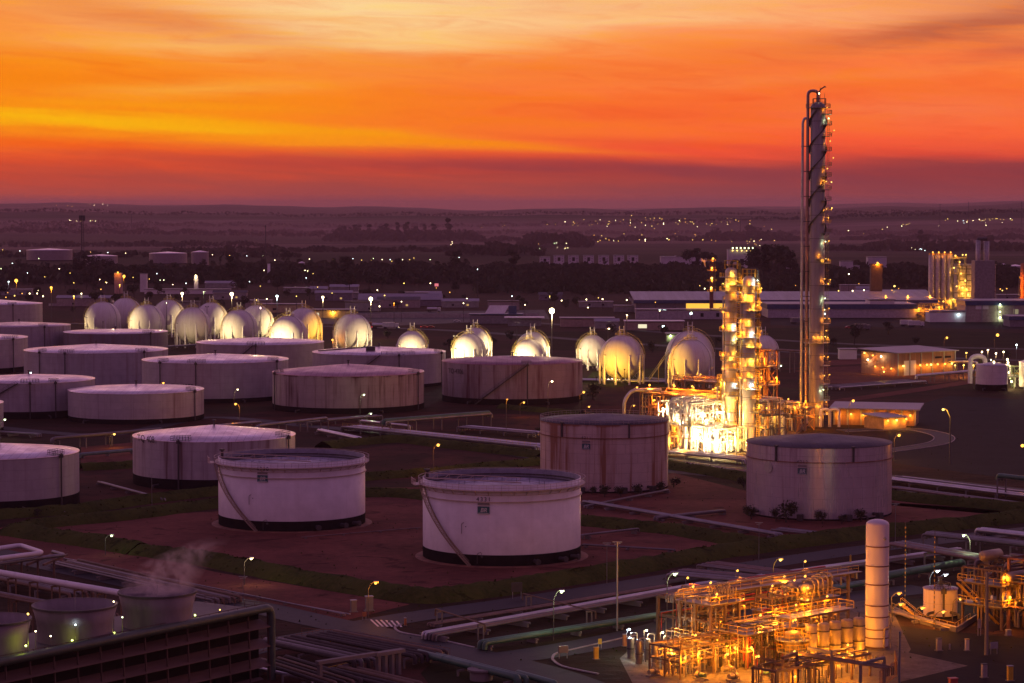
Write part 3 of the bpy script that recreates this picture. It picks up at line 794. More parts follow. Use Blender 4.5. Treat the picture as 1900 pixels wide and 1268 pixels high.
C('wide pale tank lettered TQ-4303 with rails on its pink roof', 47, 311, 648, 712, 638, PURP, amt=.5, seed=5, plat=((-15, 12), (50, 10), (-40, 6)), number='TQ-4303', num_a=-35, num_z=3.6)
C('weathered pale tank with a diagonal stair, directly in front of the sphere row', 365, 601, 634, 690, 626, (.46, .40, .38), (.30, .22, .20), amt=.8, seed=6, plat=((2, 16),), stairs=(-30, 0), fine=.5)
C('big pale tank lettered TQ-4305 with a dark pipe down its front', 265, 535, 666, 738, 656, PURP, amt=.25, seed=7, band=1.6, plat=((-8, 14), (-40, 8), (62, 10)), number='TQ-4305', num_a=-19, num_z=6.0)
C('pale tank cut by the left edge with stair and rails above the black base', -66, 175, 703, 768, 694, PURP, amt=.35, seed=8, band=2.4, plat=((12, 16), (34, 8)), stairs=(-52, 2))
C('light tank with a pink cone roof and faded square marking, between two left tanks', 128, 378, 722, 777, 713, (.48, .44, .46), (.22, .14, .14), amt=.75, seed=9, band=1.6, plat=((66, 8),), fine=1.6)
C('pale tank with a dark square hatch standing on its roof', 580, 827, 652, 712, 643, (.44, .41, .42), (.26, .2, .2), amt=.45, seed=10, band=1.2, plat=((20, 30), (70, 8)), stairs=(-32, 4), hatch=(-.1, -.45), roof=(.84, .78, .84))
C('rust striped tank with a dull pink roof, left one of the two striped tanks', 506, 787, 689, 757, 675, (.40, .34, .34), (.10, .045, .045), amt=1.25, seed=11, band=2.0, plat=((-68, 10), (68, 12)), roof=(.62, .40, .42), roof_stain=(.46, .28, .30), rrough=.36, fine=.7, rtop=1)
C('rust striped tank with a long diagonal stair, in front of the yellow lit spheres', 820, 1081, 669, 742, 660, (.33, .28, .31), (.12, .05, .06), amt=1.3, seed=12, band=2.2, plat=((12, 8),), stairs=(-30, 12), roof=(.42, .24, .28), roof_stain=(.32, .18, .21), rrough=.42, fine=.45, number='TQ-4306', num_a=-52, num_z=11.5)
C('old tank marked 408 with peeling paint and rust runs, behind the white tank 4330', 248, 548, 806, 893, 788, (.48, .44, .46), (.17, .10, .10), amt=.9, seed=13, band=2.6, plat=((-18, 14), (70, 14)), number='TQ 408', num_a=-48, num_z=12.2)
C('large pale tank at the left edge in front, above a black base and pipes', -146, 146, 838, 934, 822, (.42, .39, .42), (.25, .2, .22), amt=.4, seed=14, band=2.6, plat=((60, 12),))
C('sliver of a pale tank at the left edge above the front tank', -190, 5, 747, 800, 738, PURP, amt=.3, seed=15, band=1.2)

def insulated_tank(label, l, r, rim, base, apexz, shell, stain, amt, seed, rail=True, sign=None, number=None, metal=0.0, rough=.5, rtop=0, roof=(.10, .085, .10), seamfrac=.8, badge=None):
    t, Rr, hh, c, D = cone_tank(label, l, r, rim, base, apexz, shell, stain, amt, seed, band=.4, group='tall jacketed tanks', rough=rough, roof=roof, roof_stain=tuple(v * .7 for v in roof),
                                rrough=.55, vent=False, seams=.45, name='insulated_tank', rtop=rtop, n=96, metal=metal)
    zr = hh * seamfrac
    MB().lathe([(Rr, zr - .14), (Rr + .35, zr - .10), (Rr + .35, zr + .02), (Rr, zr + .06)], 96, smooth=False).build('stiffener_ring', M_['rust'], t)
    if rail:
        MB().rail(ring_pts(Rr, hh + .05, 72), 1.0, .035, 2.0, closed=True).build('roof_railing', mat('pale_rail', (.4, .34, .32)), t)
    # black sprouting shrubs-like weathered supports: foam boxes and valves round the foot
    for a in (-62, -20, 14, 40):
        a = R(a); s_, c_ = math.sin(a), -math.cos(a)
        MB().tube([(s_ * (Rr - .1), c_ * (Rr - .1), 1.2), (s_ * (Rr + 1.8), c_ * (Rr + 1.8), 1.2), (s_ * (Rr + 1.8), c_ * (Rr + 1.8), .2)], .35, 8, .5).box((s_ * (Rr + 1.9), c_ * (Rr + 1.9), .9), (1.3, 1.3, 1.4), a).build('valve_set', M_['dark'], t)
    if sign is not None: sign_on(t, R(sign[0]), hh * sign[1], Rr, number, 1.0, wd=2.1, faded=True)
    for k, (a, zz) in enumerate(((-42, .93), (20, .93))):
        a = R(a); s_, c_ = math.sin(a), -math.cos(a)
        MB().box((s_ * (Rr + .25), c_ * (Rr + .25), hh * .9), (.35, .35, hh * .2), a).box((s_ * (Rr + .1), c_ * (Rr + .1), hh + .15), (.7, .9, .3), a).build('overflow_pipe', M_['dark'], t)
    return t, Rr, hh, c, D
IT1 = insulated_tank('rust stained cream tank with a railed dark roof and rusty ring below the rim', 1002, 1239.5, 778, 902, 767, (.56, .45, .42), (.26, .12, .07), 1.5, 21, True, (-18, .70), '4211', rtop=1)
IT2 = insulated_tank('dented silver grey jacketed tank with a flat dark roof, behind the tall white vessel', 1384.5, 1653, 819, 950, 804, (.66, .60, .66), (.36, .28, .32), .9, 22, False, (-20, .70), '4212', metal=.5, rough=.26)
# round emblem left on the jacket of the second one
t, Rr, hh, c, D = IT2
a = R(-50); s_, c_ = math.sin(a), -math.cos(a)
e = MB().tube([(0, -.05, 0), (0, .25, 0)], 1.25, 24); e.tube([(.1, -.12, .3), (.1, .2, .3)], .55, 12)
eo = e.build('round_emblem', M_['silver'], t, loc=(s_ * (Rr + .1), c_ * (Rr + .1), hh * .70)); eo.rotation_euler = (0, 0, a)
# smaller tanks
C('small white tank with domed grey top and black base by the bright pump unit', 1811, 1869, 677, 724, 672, (.66, .62, .66), amt=.15, seed=31, band=2.4, vent=True, group=None, roof=(.40, .40, .45), rrough=.4)
C('low white tank with railed cone roof in a lit bund by the tall vessel', 1713, 1776, 1091, 1143, 1084, (.66, .56, .56), amt=.2, seed=32, band=.3, plat=((0, 60),), group=None, roof=(.34, .33, .32), rrough=.6, name='white_tank')
# ---------------------------------------------------------------- gas spheres
def sphere_mat(name, base, seed):
    m = bpy.data.materials.new(name); m.use_nodes = True; t = NT(m.node_tree); b = m.node_tree.nodes['Principled BSDF']
    tcn = t.n('ShaderNodeTexCoord'); s = t.n('ShaderNodeSeparateXYZ'); t.link(tcn.outputs['Object'], s.inputs[0])
    x, y, z = s.outputs; a = t.m('ARCTAN2', x, y)
    seam = t.m('MAXIMUM', t.m('LESS_THAN', t.m('FRACT', t.m('MULTIPLY', a, 16 / (2 * PI))), .03), t.m('LESS_THAN', t.m('FRACT', t.m('DIVIDE', z, 4.2)), .02))
    st = t.noise(t.vec(t.m('MULTIPLY', a, 9), seed, t.m('MULTIPLY', z, .12)), 1, 4, .6)
    c = t.mix(t.rng(st, .45, .75, 0, .35), base, (.36, .30, .22)); c = t.mix(t.m('MULTIPLY', seam, .14), c, (.25, .22, .2))
    t.link(c, b.inputs['Base Color']); b.inputs['Roughness'].default_value = .7; b.inputs['Specular IOR Level'].default_value = .25
    return m
SPM = [sphere_mat('sphere_paint_%d' % i, (.70, .68, .64), i * 3.3) for i in range(3)]
yel = mat('rail_yellow', (.50, .40, .12), .6)
SPH = []
def gas_sphere(label, cx, cy, rpx, light=None, ladder=1, collar=0):
    base = cy + 1.2 * rpx; D = DIST(base); c = AT(cx, base, D); c.z = 0
    Rr = rpx * MPP(D); zc = ZD(cy, D)
    t = thing('gas_sphere', label, 'gas sphere', c, 0, 'white gas spheres on legs')
    o = MB().ball((0, 0, 0), Rr, 48, 28).build('vessel', SPM[len(SPH) % 3], t, loc=(0, 0, zc))
    SPH.append((t, c, Rr, zc))
    for k in range(10):
        a = 2 * PI * (k + .5) / 10; s_, c_ = math.sin(a), -math.cos(a)
        MB().tube([(s_ * Rr * .985, c_ * Rr * .985, 0), (s_ * Rr * .985, c_ * Rr * .985, zc + Rr * .12)], .42, 8).build('leg', M_['white'], t)
    b = MB()
    for k in range(10):
        a = 2 * PI * (k + .5) / 10; a2 = 2 * PI * (k + 1.5) / 10
        b.bar((math.sin(a) * Rr, -math.cos(a) * Rr, 1), (math.sin(a2) * Rr, -math.cos(a2) * Rr, zc * .62), .10)
        b.bar((math.sin(a2) * Rr, -math.cos(a2) * Rr, 1), (math.sin(a) * Rr, -math.cos(a) * Rr, zc * .62), .10)
    b.build('leg_bracing', M_['grey'], t)
    top = zc + Rr
    MB().lathe([(Rr * .30, top - .55), (Rr * .30, top - .35), (.01, top - .3)], 20, smooth=False).build('top_platform', yel, t)
    rl = MB().rail(ring_pts(Rr * .30, top - .3, 12), 1.1, .05, 1.5, closed=True)
    rl.rail(ring_pts(Rr * .18, top - .3, 8), 2.0, .06, 1.5, closed=True); rl.build('platform_railing', yel, t)
    v = MB()
    for dx in (-.9, .9):
        v.tube([(dx, 0, top - .2), (dx, 0, top + 3.6)], .16, 6)
    v.bar((-.9, 0, top + 2.2), (.9, 0, top + 2.2), .2); v.bar((-.5, 0, top + .2), (-.5, 0, top + 1.5), .5)
    v.build('relief_valves', M_['white'], t)
    MB().tube([(0, 0, zc - Rr), (0, 0, 1.2), (0, -Rr * 1.3, 1.2)], .3, 8, .8).build('bottom_pipe', M_['pipe'], t)
    # curved ladder and sprinkler pipe over the ball
    lm = MB(); pts = []
    a = R(62 * ladder); s_, c_ = math.sin(a), -math.cos(a)
    for i in range(13):
        e = R(-5 + 85 * i / 12); rr = Rr + .5
        pts.append((s_ * rr * math.cos(e), c_ * rr * math.cos(e), zc + rr * math.sin(e)))
    side = Vector((c_, -s_, 0)) * .5
    for q in (1, -1):
        pp = [Vector(p) + side * q for p in pts]
        for p, r_ in zip(pp, pp[1:]): lm.bar(p, r_, .1); lm.bar(p + Vector((s_, c_, 1)) * .7, r_ + Vector((s_, c_, 1)) * .7, .06)
    for p, r_ in zip(pts, pts[1:]):
        for k in range(5): q = Vector(p).lerp(Vector(r_), k / 5); lm.bar(q + side, q - side, .08)
    # vertical part to the ground
    p = Vector(pts[0])
    lm.bar(p + side, (p.x + side.x, p.y + side.y, 0), .12); lm.bar(p - side, (p.x - side.x, p.y - side.y, 0), .12)
    lm.build('ladder', yel, t)
    sp2 = MB(); a = R(-58 * ladder); s_, c_ = math.sin(a), -math.cos(a)
    sp2.tube([(s_ * (Rr + .25) * math.cos(R(e)), c_ * (Rr + .25) * math.cos(R(e)), zc + (Rr + .25) * math.sin(R(e))) for e in range(0, 86, 8)], .1, 6)
    sp2.tube([(s_ * (Rr + .25), c_ * (Rr + .25), 0), (s_ * (Rr + .25), c_ * (Rr + .25), zc)], .12, 6)
    sp2.build('sprinkler_pipe', M_['grey'], t)
    pl = MB().box((0, 0, 0), (1.1, .1, 1.5)); a = R(-52)
    po = pl.build('company_plate', mat('plate_green', (.06, .16, .10), .6), t, loc=(math.sin(a) * Rr * .985, -math.cos(a) * Rr * .985 , zc + .6)); po.rotation_euler = (0, 0, a)
    return t
SL = [('leftmost gas sphere of the left row', 191, 593, 33),
 ('gas sphere lit from the right, behind the two leftmost ones', 233.8, 584, 31),
 ('second gas sphere from the left in the front row of the left group', 272.6, 598.5, 33.2),
 ('gas sphere behind and between the second and third of the front row', 313.5, 587.5, 31),
 ('dull lilac gas sphere in the middle of the left front row, legs fully visible', 358, 604, 33.5),
 ('gas sphere behind the dull lilac one, lit warm on its right', 392.5, 592, 30.5),
 ('fourth gas sphere of the front row, pale with a small green plate', 444, 608.6, 34),
 ('gas sphere in the back row with a lit right flank, second from the right end', 476.4, 599, 32.5),
 ('brightly lit gas sphere low behind the weathered tank roof', 535, 621, 35),
 ('rightmost back row gas sphere, warm golden on its right side', 564, 604.7, 33.5),
 ('lone gas sphere between the left row and the centre ones, with a diagonal stair', 654.3, 617.5, 35.4),
 ('small gas sphere half hidden behind the roof with the hatch', 765, 643, 29),
 ('bright front gas sphere of the first yellow railed pair', 870, 650.5, 31.5),
 ('rear gas sphere of the first yellow railed pair', 882, 638, 30),
 ('bright front gas sphere of the second yellow railed pair, by the floodlight mast', 981.6, 660.5, 31),
 ('rear gas sphere of the second yellow railed pair', 988, 647, 31),
 ('mid sized gas sphere just behind the big free standing one', 1099, 651, 29),
 ('big free standing gas sphere in golden floodlight with all its legs visible', 1153.4, 663, 41),
 ('big gas sphere half yellow half in shadow, left of the twin columns', 1281, 671, 41),
 ('big gas sphere right behind the half shaded one', 1280, 659, 45),
 ('lilac gas sphere behind the twin columns, right of them', 1416, 651, 29)]
for i, (lb, cx, cy, rp) in enumerate(SL):
    gas_sphere(lb, cx, cy, rp, ladder=1 if i % 2 else -1)
# ---------------------------------------------------------------- lamps and masts
def street_lamp(px, py, h, kind, watt, label, group='lamp posts round the tank yards', arm=1.3, br=.34, side=1, pole=.08, name='street_lamp', z0=0.0, cat='street lamp', D=None, lit=True, heads=1):
    L_ = P(px, py, h) if D is None else AT(px, py, D)
    h = L_.z
    t = thing(name, label, cat, (L_.x - side * arm, L_.y, z0), 0, group); hh = h - z0
    pm = mat('lamp_post_paint', (.10, .09, .09), .7)
    if arm: MB().tube([(0, 0, 0), (0, 0, hh * .86), (side * arm * .5, 0, hh + .1), (side * arm, 0, hh + .16)], pole, 7, 1.2).build('pole', pm, t)
    else: MB().tube([(0, 0, 0), (0, 0, hh)], pole * 1.3, 7, r2=pole).build('pole', pm, t)
    hd = MB().tube([(side * arm - .35, 0, hh + .22), (side * arm + .5, 0, hh + .22)], .18, 8).build('lamp_head', M_['grey'], t)
    for k in range(heads):
        ox = side * arm + (k - (heads - 1) / 2) * br * 2.2
        MB().ball((ox, 0, hh - .02), br * .8, 10, 7).build('bulb', BULB[kind], hd)
    if lit: plight((side * arm + .3, -.6, hh - .5 - br), kind, watt, t, .3)
    return t
SLP = street_lamp
SLP(813, 826, 8, 'sodium', 700, 'tall sodium street lamp standing between the two white open topped tanks', br=.5)
SLP(437, 750, 7, 'sodium', 700, 'sodium street lamp on the verge below the tank with the pink glow', br=.45, side=-1)
SLP(697, 1082, 6, 'sodium', 500, 'small sodium lamp over the dirt near the road crossing', br=.30)
SLP(1042, 1098, 8, 'green', 500, 'greenish lamp post beside the pipe track below tank 4331', br=.30)
SLP(1252, 1066, 8, 'green', 500, 'greenish lamp post on the road verge left of the foreground process unit', br=.30)
SLP(1448, 1039, 7, 'gold', 500, 'yellow lamp post on the road verge behind the lit foreground unit', br=.30)
SLP(1788, 994, 7, 'green', 500, 'greenish lamp post by the red lit car on the right road', br=.30, side=-1)
SLP(466, 1037, 5, 'warm', 300, 'short pale lamp post on the bank beside the drifting steam', br=.24)
SLP(207, 994, 4, 'green', 60, 'short greenish lamp on the grass bank left of tank 4330', br=.26)
SLP(1750, 760, 15, 'gold', 900, 'tall lamp mast in the dark yard right of the tall silver tank', br=.42, arm=2.0, side=-1, pole=.2)
SLP(1083, 728, 7, 'sodium', 700, 'sodium street lamp at the right end of the rust striped tank row', br=.50)
SLP(972, 747, 5, 'sodium', 500, 'low sodium lamp on the ground between the striped tank and the tall rusty tank', br=.42)
SLP(675, 733, 8, 'green', 400, 'greenish lamp post in front of the rust striped tank', br=.32)
SLP(688, 768, 4, 'green', 300, 'short greenish lamp beside the crossing pipes above tank 4330', br=.28)
SLP(1024, 708, 12, 'warm', 600, 'slim lamp post in front of the right rust striped tank', br=.36)
SLP(303, 711, 9, 'sodium', 500, 'sodium lamp peeping over the roof between two pink roofs', br=.42)
SLP(441, 723, 6, 'warm', 200, 'little pale lamp under the tank lettered TQ-4305', br=.30)
SLP(57, 692, 9, 'cool', 300, 'cool white lamp on the peak of the left roof', br=.34)
SLP(9, 779, 6, 'green', 300, 'greenish lamp at the left edge beside pipes', br=.34)
SLP(212, 806, 4, 'gold', 400, 'golden lamp on a pipe bridge end left of tank 408', br=.34)
SLP(941, 742, 11, 'sodium', 250, 'slender pole with faint orange lamp left of the tall rusty tank', br=.16, arm=.3)
SLP(1182, 719, 8, 'sodium', 700, 'sodium lamp before the big free standing gas sphere', br=.42)
SLP(1093, 755, 5, 'sodium', 500, 'sodium lamp on the track behind the tall rusty tank rim', br=.36)
SLP(1668, 808, 7, 'sodium', 900, 'sodium lamp inside the kerbed loop of the small road', br=.50)
SLP(1583, 744, 12, 'sodium', 900, 'sodium lamp above the long flat roofed workshop', br=.50)
SLP(1640, 690, 5, 'gold', 500, 'small golden lamp on the dirt yard below the lit warehouse', br=.40)
SLP(1851, 622, 12, 'sodium', 1200, 'bright sodium lamp standing in the dark field right of the warehouse', br=.85)
SLP(1757, 627, 12, 'sodium', 900, 'sodium lamp at the right corner of the lit warehouse', br=.60)
SLP(1897, 827, 12, 'sodium', 900, 'sodium lamp cut by the right edge over the dark yard', br=.50, side=-1)
SLP(1449, 679, 9, 'green', 500, 'greenish lamp right of the lilac sphere', br=.36)
SLP(1222, 768, 6, 'gold', 500, 'golden lamp behind the rim of the tall rusty tank', br=.36)
SLP(1176, 753, 9, 'sodium', 500, 'orange lamp left of the bent pipe near the twin column unit', br=.30)
SLP(1847, 1026, 8, 'sodium', 900, 'sodium lamp over the large pipes at the right edge', br=.32)
SLP(1668, 1102, 4, 'sodium', 700, 'orange lamp on a short post just right of the tall white vessel', br=.28)
SLP(1671, 1122, 3, 'sodium', 700, 'orange lamp over the little stair right of the tall white vessel', br=.28)
SLP(1711, 1129, 3, 'sodium', 700, 'orange lamp at the left foot of the small railed white tank', br=.28)
SLP(1750, 1136, 3, 'sodium', 700, 'orange lamp in front of the small railed white tank', br=.28)
SLP(1782, 1112, 4, 'sodium', 700, 'orange lamp right of the small railed white tank', br=.26)
SLP(1739, 1061, 6, 'cool', 500, 'cool white lamp behind the small railed white tank', br=.22)
SLP(1754, 1068, 6, 'cool', 500, 'second cool white lamp behind the small railed white tank', br=.20)
# masts round the spheres
def mast(px, py, h, kind, watt, label, br, heads=1, **k): return SLP(px, py, h, kind, watt, label, 'floodlight masts round the gas spheres', arm=0, br=br, pole=.16, name='floodlight_mast', cat='floodlight mast', heads=heads, **k)
mast(30, 521, 22, 'sodium', 2500, 'big sodium mast lamp far left above the flat topped tank', 1.4)
mast(16, 523, 22, 'cool', 700, 'smaller cool lamp just left of the big sodium mast lamp', .5)
mast(95, 534, 22, 'sodium', 2500, 'sodium lamp on a tall orange lit post left of the spheres', .95)
mast(230, 513, 24, 'sodium', 2500, 'sodium mast lamp above the second gas sphere', 1.2)
mast(222, 529, 16, 'gold', 900, 'small golden lamp right under the sodium mast above the second sphere', .5)
mast(137, 550, 16, 'gold', 900, 'small golden lamp between the left post and the first sphere', .6)
mast(338, 545, 18, 'warm', 6000, 'warm mast lamp above the dull lilac sphere', 1.0)
mast(430, 546, 20, 'warm', 9000, 'big warm mast lamp above the fourth front sphere', 1.3)
mast(514, 550, 20, 'cool', 3000, 'cool white mast lamp above the low bright sphere', .85)
mast(599, 552, 24, 'warm', 5000, 'tall warm mast lamp right of the left sphere row', .8)
mast(688, 555, 22, 'warm', 8000, 'big warm mast lamp right of the lone sphere', 1.25)
mast(731, 563, 12, 'sodium', 600, 'small sodium lamp on the road wall behind the small sphere', .5)
mast(1024, 577, 27, 'warm', 16000, 'very bright floodlight mast right of the second railed sphere pair', 1.5)
mast(617, 631, 8, 'sodium', 800, 'low sodium lamp at the left foot of the lone sphere', .6)
mast(1163, 585, 20, 'warm', 400, 'pale lamp on a thin mast far behind the big sphere', .3)
mast(378, 542, 20, 'green', 500, 'thin mast with weak lamp behind the row of spheres', .25)
# dark slim floodlight posts in front of the spheres; their heads are lit from behind
def flood_post(px, py, h, label, aim=None, watt=0, kind='warm', lit=False, by=None):
    L_ = P(px, py, h); t = thing('floodlight_post', label, 'floodlight', (L_.x, L_.y, 0), 0, 'dark floodlight posts before the spheres')
    MB().tube([(0, 0, 0), (0, 0, h)], .22, 7, r2=.12).build('pole', M_['dark'], t)
    MB().bar((-.9, 0, h), (.9, 0, h), .16).build('crossarm', M_['dark'], t)
    for dx in (-.7, .7):
        hd = MB().box((dx, .2, h + .3), (.7, .4, .55)).build('floodlight_head', M_['grey'], t)
        if lit: MB().box((dx, .42, h + .3), (.6, .06, .45)).build('lens', BULB[kind], hd)
    if aim is not None and watt:
        tgt = Vector(aim) - Vector((L_.x, L_.y, 0))
        spot((0, .8, h + .5), tgt, kind, watt, 60, t)
    return t
def sph(i): return SPH[i][1] + Vector((0, 0, SPH[i][3]))
FW = 30000
flood_post(209, 561, 20, 'dark floodlight post before the leftmost spheres', sph(2), FW * .5)
flood_post(309, 563, 20, 'dark floodlight post before the fourth sphere of the left group', sph(6), FW * .35)
flood_post(384, 570, 19, 'dark floodlight post right of the dull lilac sphere', sph(6), FW * .6)
flood_post(484, 572, 19, 'dark floodlight post before the back row sphere with lit flank', sph(8), FW * 2.0)
flood_post(845, 625, 14, 'dark floodlight post at the left of the first yellow railed pair', sph(12), FW * 2.2)
flood_post(959, 600, 17, 'dark floodlight post at the left of the second yellow railed pair', sph(14), FW * 2.6, lit=True, kind='cool')
flood_post(1128, 612, 20, 'dark floodlight post crossing the big free standing sphere', sph(17), FW * 1.6, lit=True)
# lit side floods on the same masts: lamps that stand between the spheres and light their flanks
def low_flood(px, py, h, aim, watt, label, kind='warm', ang=75):
    L_ = P(px, py, h); t = thing('ground_floodlight', label, 'floodlight', (L_.x, L_.y, 0), 0, 'low floodlights aimed at spheres')
    MB().tube([(0, 0, 0), (0, 0, h)], .09, 6).build('pole', M_['dark'], t)
    hd = MB().box((0, 0, h + .2), (.6, .4, .5)).build('floodlight_head', M_['dark'], t)
    MB().box((0, .23, h + .2), (.5, .05, .4)).build('lens', BULB[kind], hd)
    tgt = Vector(aim) - Vector((L_.x, L_.y, 0))
    spot((0, .7, h + .3), tgt, kind, watt * 3.2, ang, t)
    return t
def sflood(i, az, dist, h, watt, label, kind='warm', ang=None, dz=0.0):
    """floodlight on a post at bearing az (degrees, 0 = toward the camera, + = right) from sphere i"""
    t_, c, Rr, zc = SPH[i]; a = R(az); x, y = c.x + math.sin(a) * dist, c.y - math.cos(a) * dist
    t = thing('ground_floodlight', label, 'floodlight', (x, y, 0), 0, 'floodlights aimed at spheres')
    MB().tube([(0, 0, 0), (0, 0, h)], .1, 6).build('pole', M_['dark'], t)
    hd = MB().box((0, 0, h + .2), (.6, .4, .5)).build('floodlight_head', M_['dark'], t)
    MB().box((0, .23, h + .2), (.5, .05, .4)).build('lens', BULB[kind], hd)
    spot((0, .7, h + .3), Vector((c.x - x, c.y - y, zc + dz)), kind, watt * .34, ang or min(130, math.degrees(2 * math.atan(Rr * 1.9 / dist))), t)
sflood(18, -62, 30, 8, 150000, 'floodlight left of the half shaded big sphere', 'gold')
sflood(17, -25, 26, 4, 120000, 'floodlight before the big free standing sphere', 'gold')
sflood(12, -30, 22, 6, 170000, 'floodlight left of the first railed sphere pair')
sflood(13, 60, 20, 5, 90000, 'floodlight right of the first railed sphere pair')
sflood(14, -25, 22, 6, 190000, 'floodlight left of the second railed sphere pair')
sflood(15, 65, 20, 5, 90000, 'floodlight right of the second railed sphere pair')
sflood(11, -5, 20, 4, 90000, 'floodlight in front of the small half hidden sphere')
sflood(8, -20, 24, 6, 160000, 'floodlight in front of the low bright sphere')
sflood(9, 55, 24, 6, 80000, 'floodlight right of the rightmost back row sphere', 'gold')
sflood(6, -35, 26, 6, 90000, 'floodlight in front of the fourth front sphere')
sflood(7, 62, 24, 6, 100000, 'floodlight right of the second last back row sphere')
sflood(10, 40, 24, 5, 60000, 'floodlight in front of the lone sphere')
sflood(5, 65, 24, 6, 75000, 'floodlight right of the sphere behind the dull lilac one')
sflood(3, 65, 24, 6, 70000, 'floodlight right of the sphere behind the third one')
sflood(2, -50, 26, 12, 70000, 'floodlight in front of the third sphere', 'warm')
sflood(1, 55, 26, 8, 85000, 'floodlight right of the sphere behind the leftmost pair', 'gold')
sflood(0, -70, 24, 4, 52000, 'floodlight left of the leftmost sphere')
sflood(4, -10, 30, 6, 26000, 'floodlight before the dull lilac sphere')
sflood(16, -30, 24, 4, 80000, 'floodlight before the mid sized sphere')
# tall bare posts in the foreground
def bare_post(px, py_top, py_base, label, r=.16, top='tee', mat_=None, name='steel_post'):
    b_ = P(px, py_base); h = ZD(py_top, b_.y); t = thing(name, label, 'post', (b_.x, b_.y, 0), 0, 'tall bare posts')
    MB().tube([(0, 0, 0), (0, 0, h)], r, 8, r2=r * .7).build('pole', mat_ or M_['galv'], t)
    if top == 'tee': MB().bar((-.8, 0, h), (.8, 0, h), .12).bar((-.5, -.5, h - .3), (.5, .5, h - .3), .1).build('crossarm', M_['grey'], t)
    if top == 'dots':
        b2 = MB()
        for i in range(int(h / .8)): b2.tube([(0, 0, i * .8 + .2), (0, 0, i * .8 + .5)], r * 1.25, 8)
        b2.build('stripe_band', M_['yellow'], t)
    return t
bare_post(1145, 1006, 1171, 'tall grey post beside the silver pipe track below tank 4331', .17, mat_=M_['grey'])
bare_post(1126, 1008, 1084, 'thin post at the foot of the bank right of tank 4331', .07)
bare_post(1668, 1172, 1290, 'dark blue grey post in the corner of the concrete apron', .22, None, mat_=mat('post_blue', (.10, .12, .16), .5))
bare_post(1830, 1062, 1216, 'tall pale concrete post standing in the service yard', .32, None, mat_=M_['concrete'])
bare_post(1679, 968, 1125, 'black and yellow banded thin mast behind the tall white vessel', .09, 'dots', mat_=M_['dark'])
bare_post(1733, 985, 1170, 'black and yellow banded thin mast crossing the railed white tank', .08, 'dots', mat_=M_['dark'])
bare_post(1578, 1030, 1056, 'short yellow hydrant post behind the lit unit', .22, None, mat_=M_['yellow'])
bare_post(282, 880, 950, 'thin post on the bank between the left tanks', .06)
bare_post(451, 1070, 1104, 'thin post on the road verge near the steam', .06)
bare_post(1408, 970, 1042, 'thin post on the verge left of the big silver tank foot', .07)
bare_post(1661, 935, 1008, 'thin post right of the silver jacketed tank', .07)
bare_post(1367, 748, 852, 'black slim mast in front of the glaring pipe unit', .16, None, mat_=M_['dark'])
# lattice radio mast on the left
b_ = AT(153, 476, 2650); t = thing('radio_mast', 'tall dark lattice radio mast with antenna ring on the left skyline', 'radio mast', (b_.x, b_.y, 0))
hh = ZD(400, 2650); lm = MB()
for k in range(3):
    a = 2 * PI * k / 3; a2 = 2 * PI * (k + 1) / 3
    lm.bar((2.2 * math.cos(a), 2.2 * math.sin(a), 0), (1.3 * math.cos(a), 1.3 * math.sin(a), hh), .45)
    for i in range(22):
        z0_, z1_ = hh * i / 22, hh * (i + 1) / 22; r0 = 2.2 - .9 * i / 22
        lm.bar((r0 * math.cos(a), r0 * math.sin(a), z0_), (r0 * math.cos(a2), r0 * math.sin(a2), z1_), .25)
lm.build('lattice', M_['dark'], t)
an = MB().lathe([(2.6, hh - 5), (2.6, hh - 4.6)], 12, smooth=False)
for k in range(9):
    a = 2 * PI * k / 9; an.box((3.0 * math.cos(a), 3.0 * math.sin(a), hh - 3.0), (.7, .7, 6))
an.build('antenna_ring', M_['dark'], t)
MB().tube([(0, 0, hh - 2), (0, 0, hh + 4)], .2, 6).build('lightning_rod', M_['dark'], t)
for px, pt, pb, D, lb in ((493, 420, 482, 3300, 'thin distant mast left of centre against the hazy fields'), (244, 398, 415, 6000, 'small distant chimney on the left hill'), (1797, 376, 410, 6000, 'thin mast on the right skyline'),
                          (1744, 380, 408, 6000, 'fainter thin mast on the right skyline'), (1895, 376, 408, 6000, 'thin mast at the right edge skyline'), (1374, 402, 420, 5600, 'small dark chimney behind trees right of centre')):
    q = AT(px, pb, D); zt = ZD(pt, D); zb = hill(q.x, q.y)
    t = thing('distant_mast', lb, 'mast', (q.x, q.y, zb)); b = MB().tube([(0, 0, 0), (0, 0, zt - zb)], 1.3 if 'chimney' in lb else .7, 6, r2=.5); b.build('pole', M_['dark'], t)
    MB().tube([(0, 0, zt - zb - 1), (0, 0, zt - zb + 1)], 1.0, 6).build('mast_cap', M_['dark'], t)
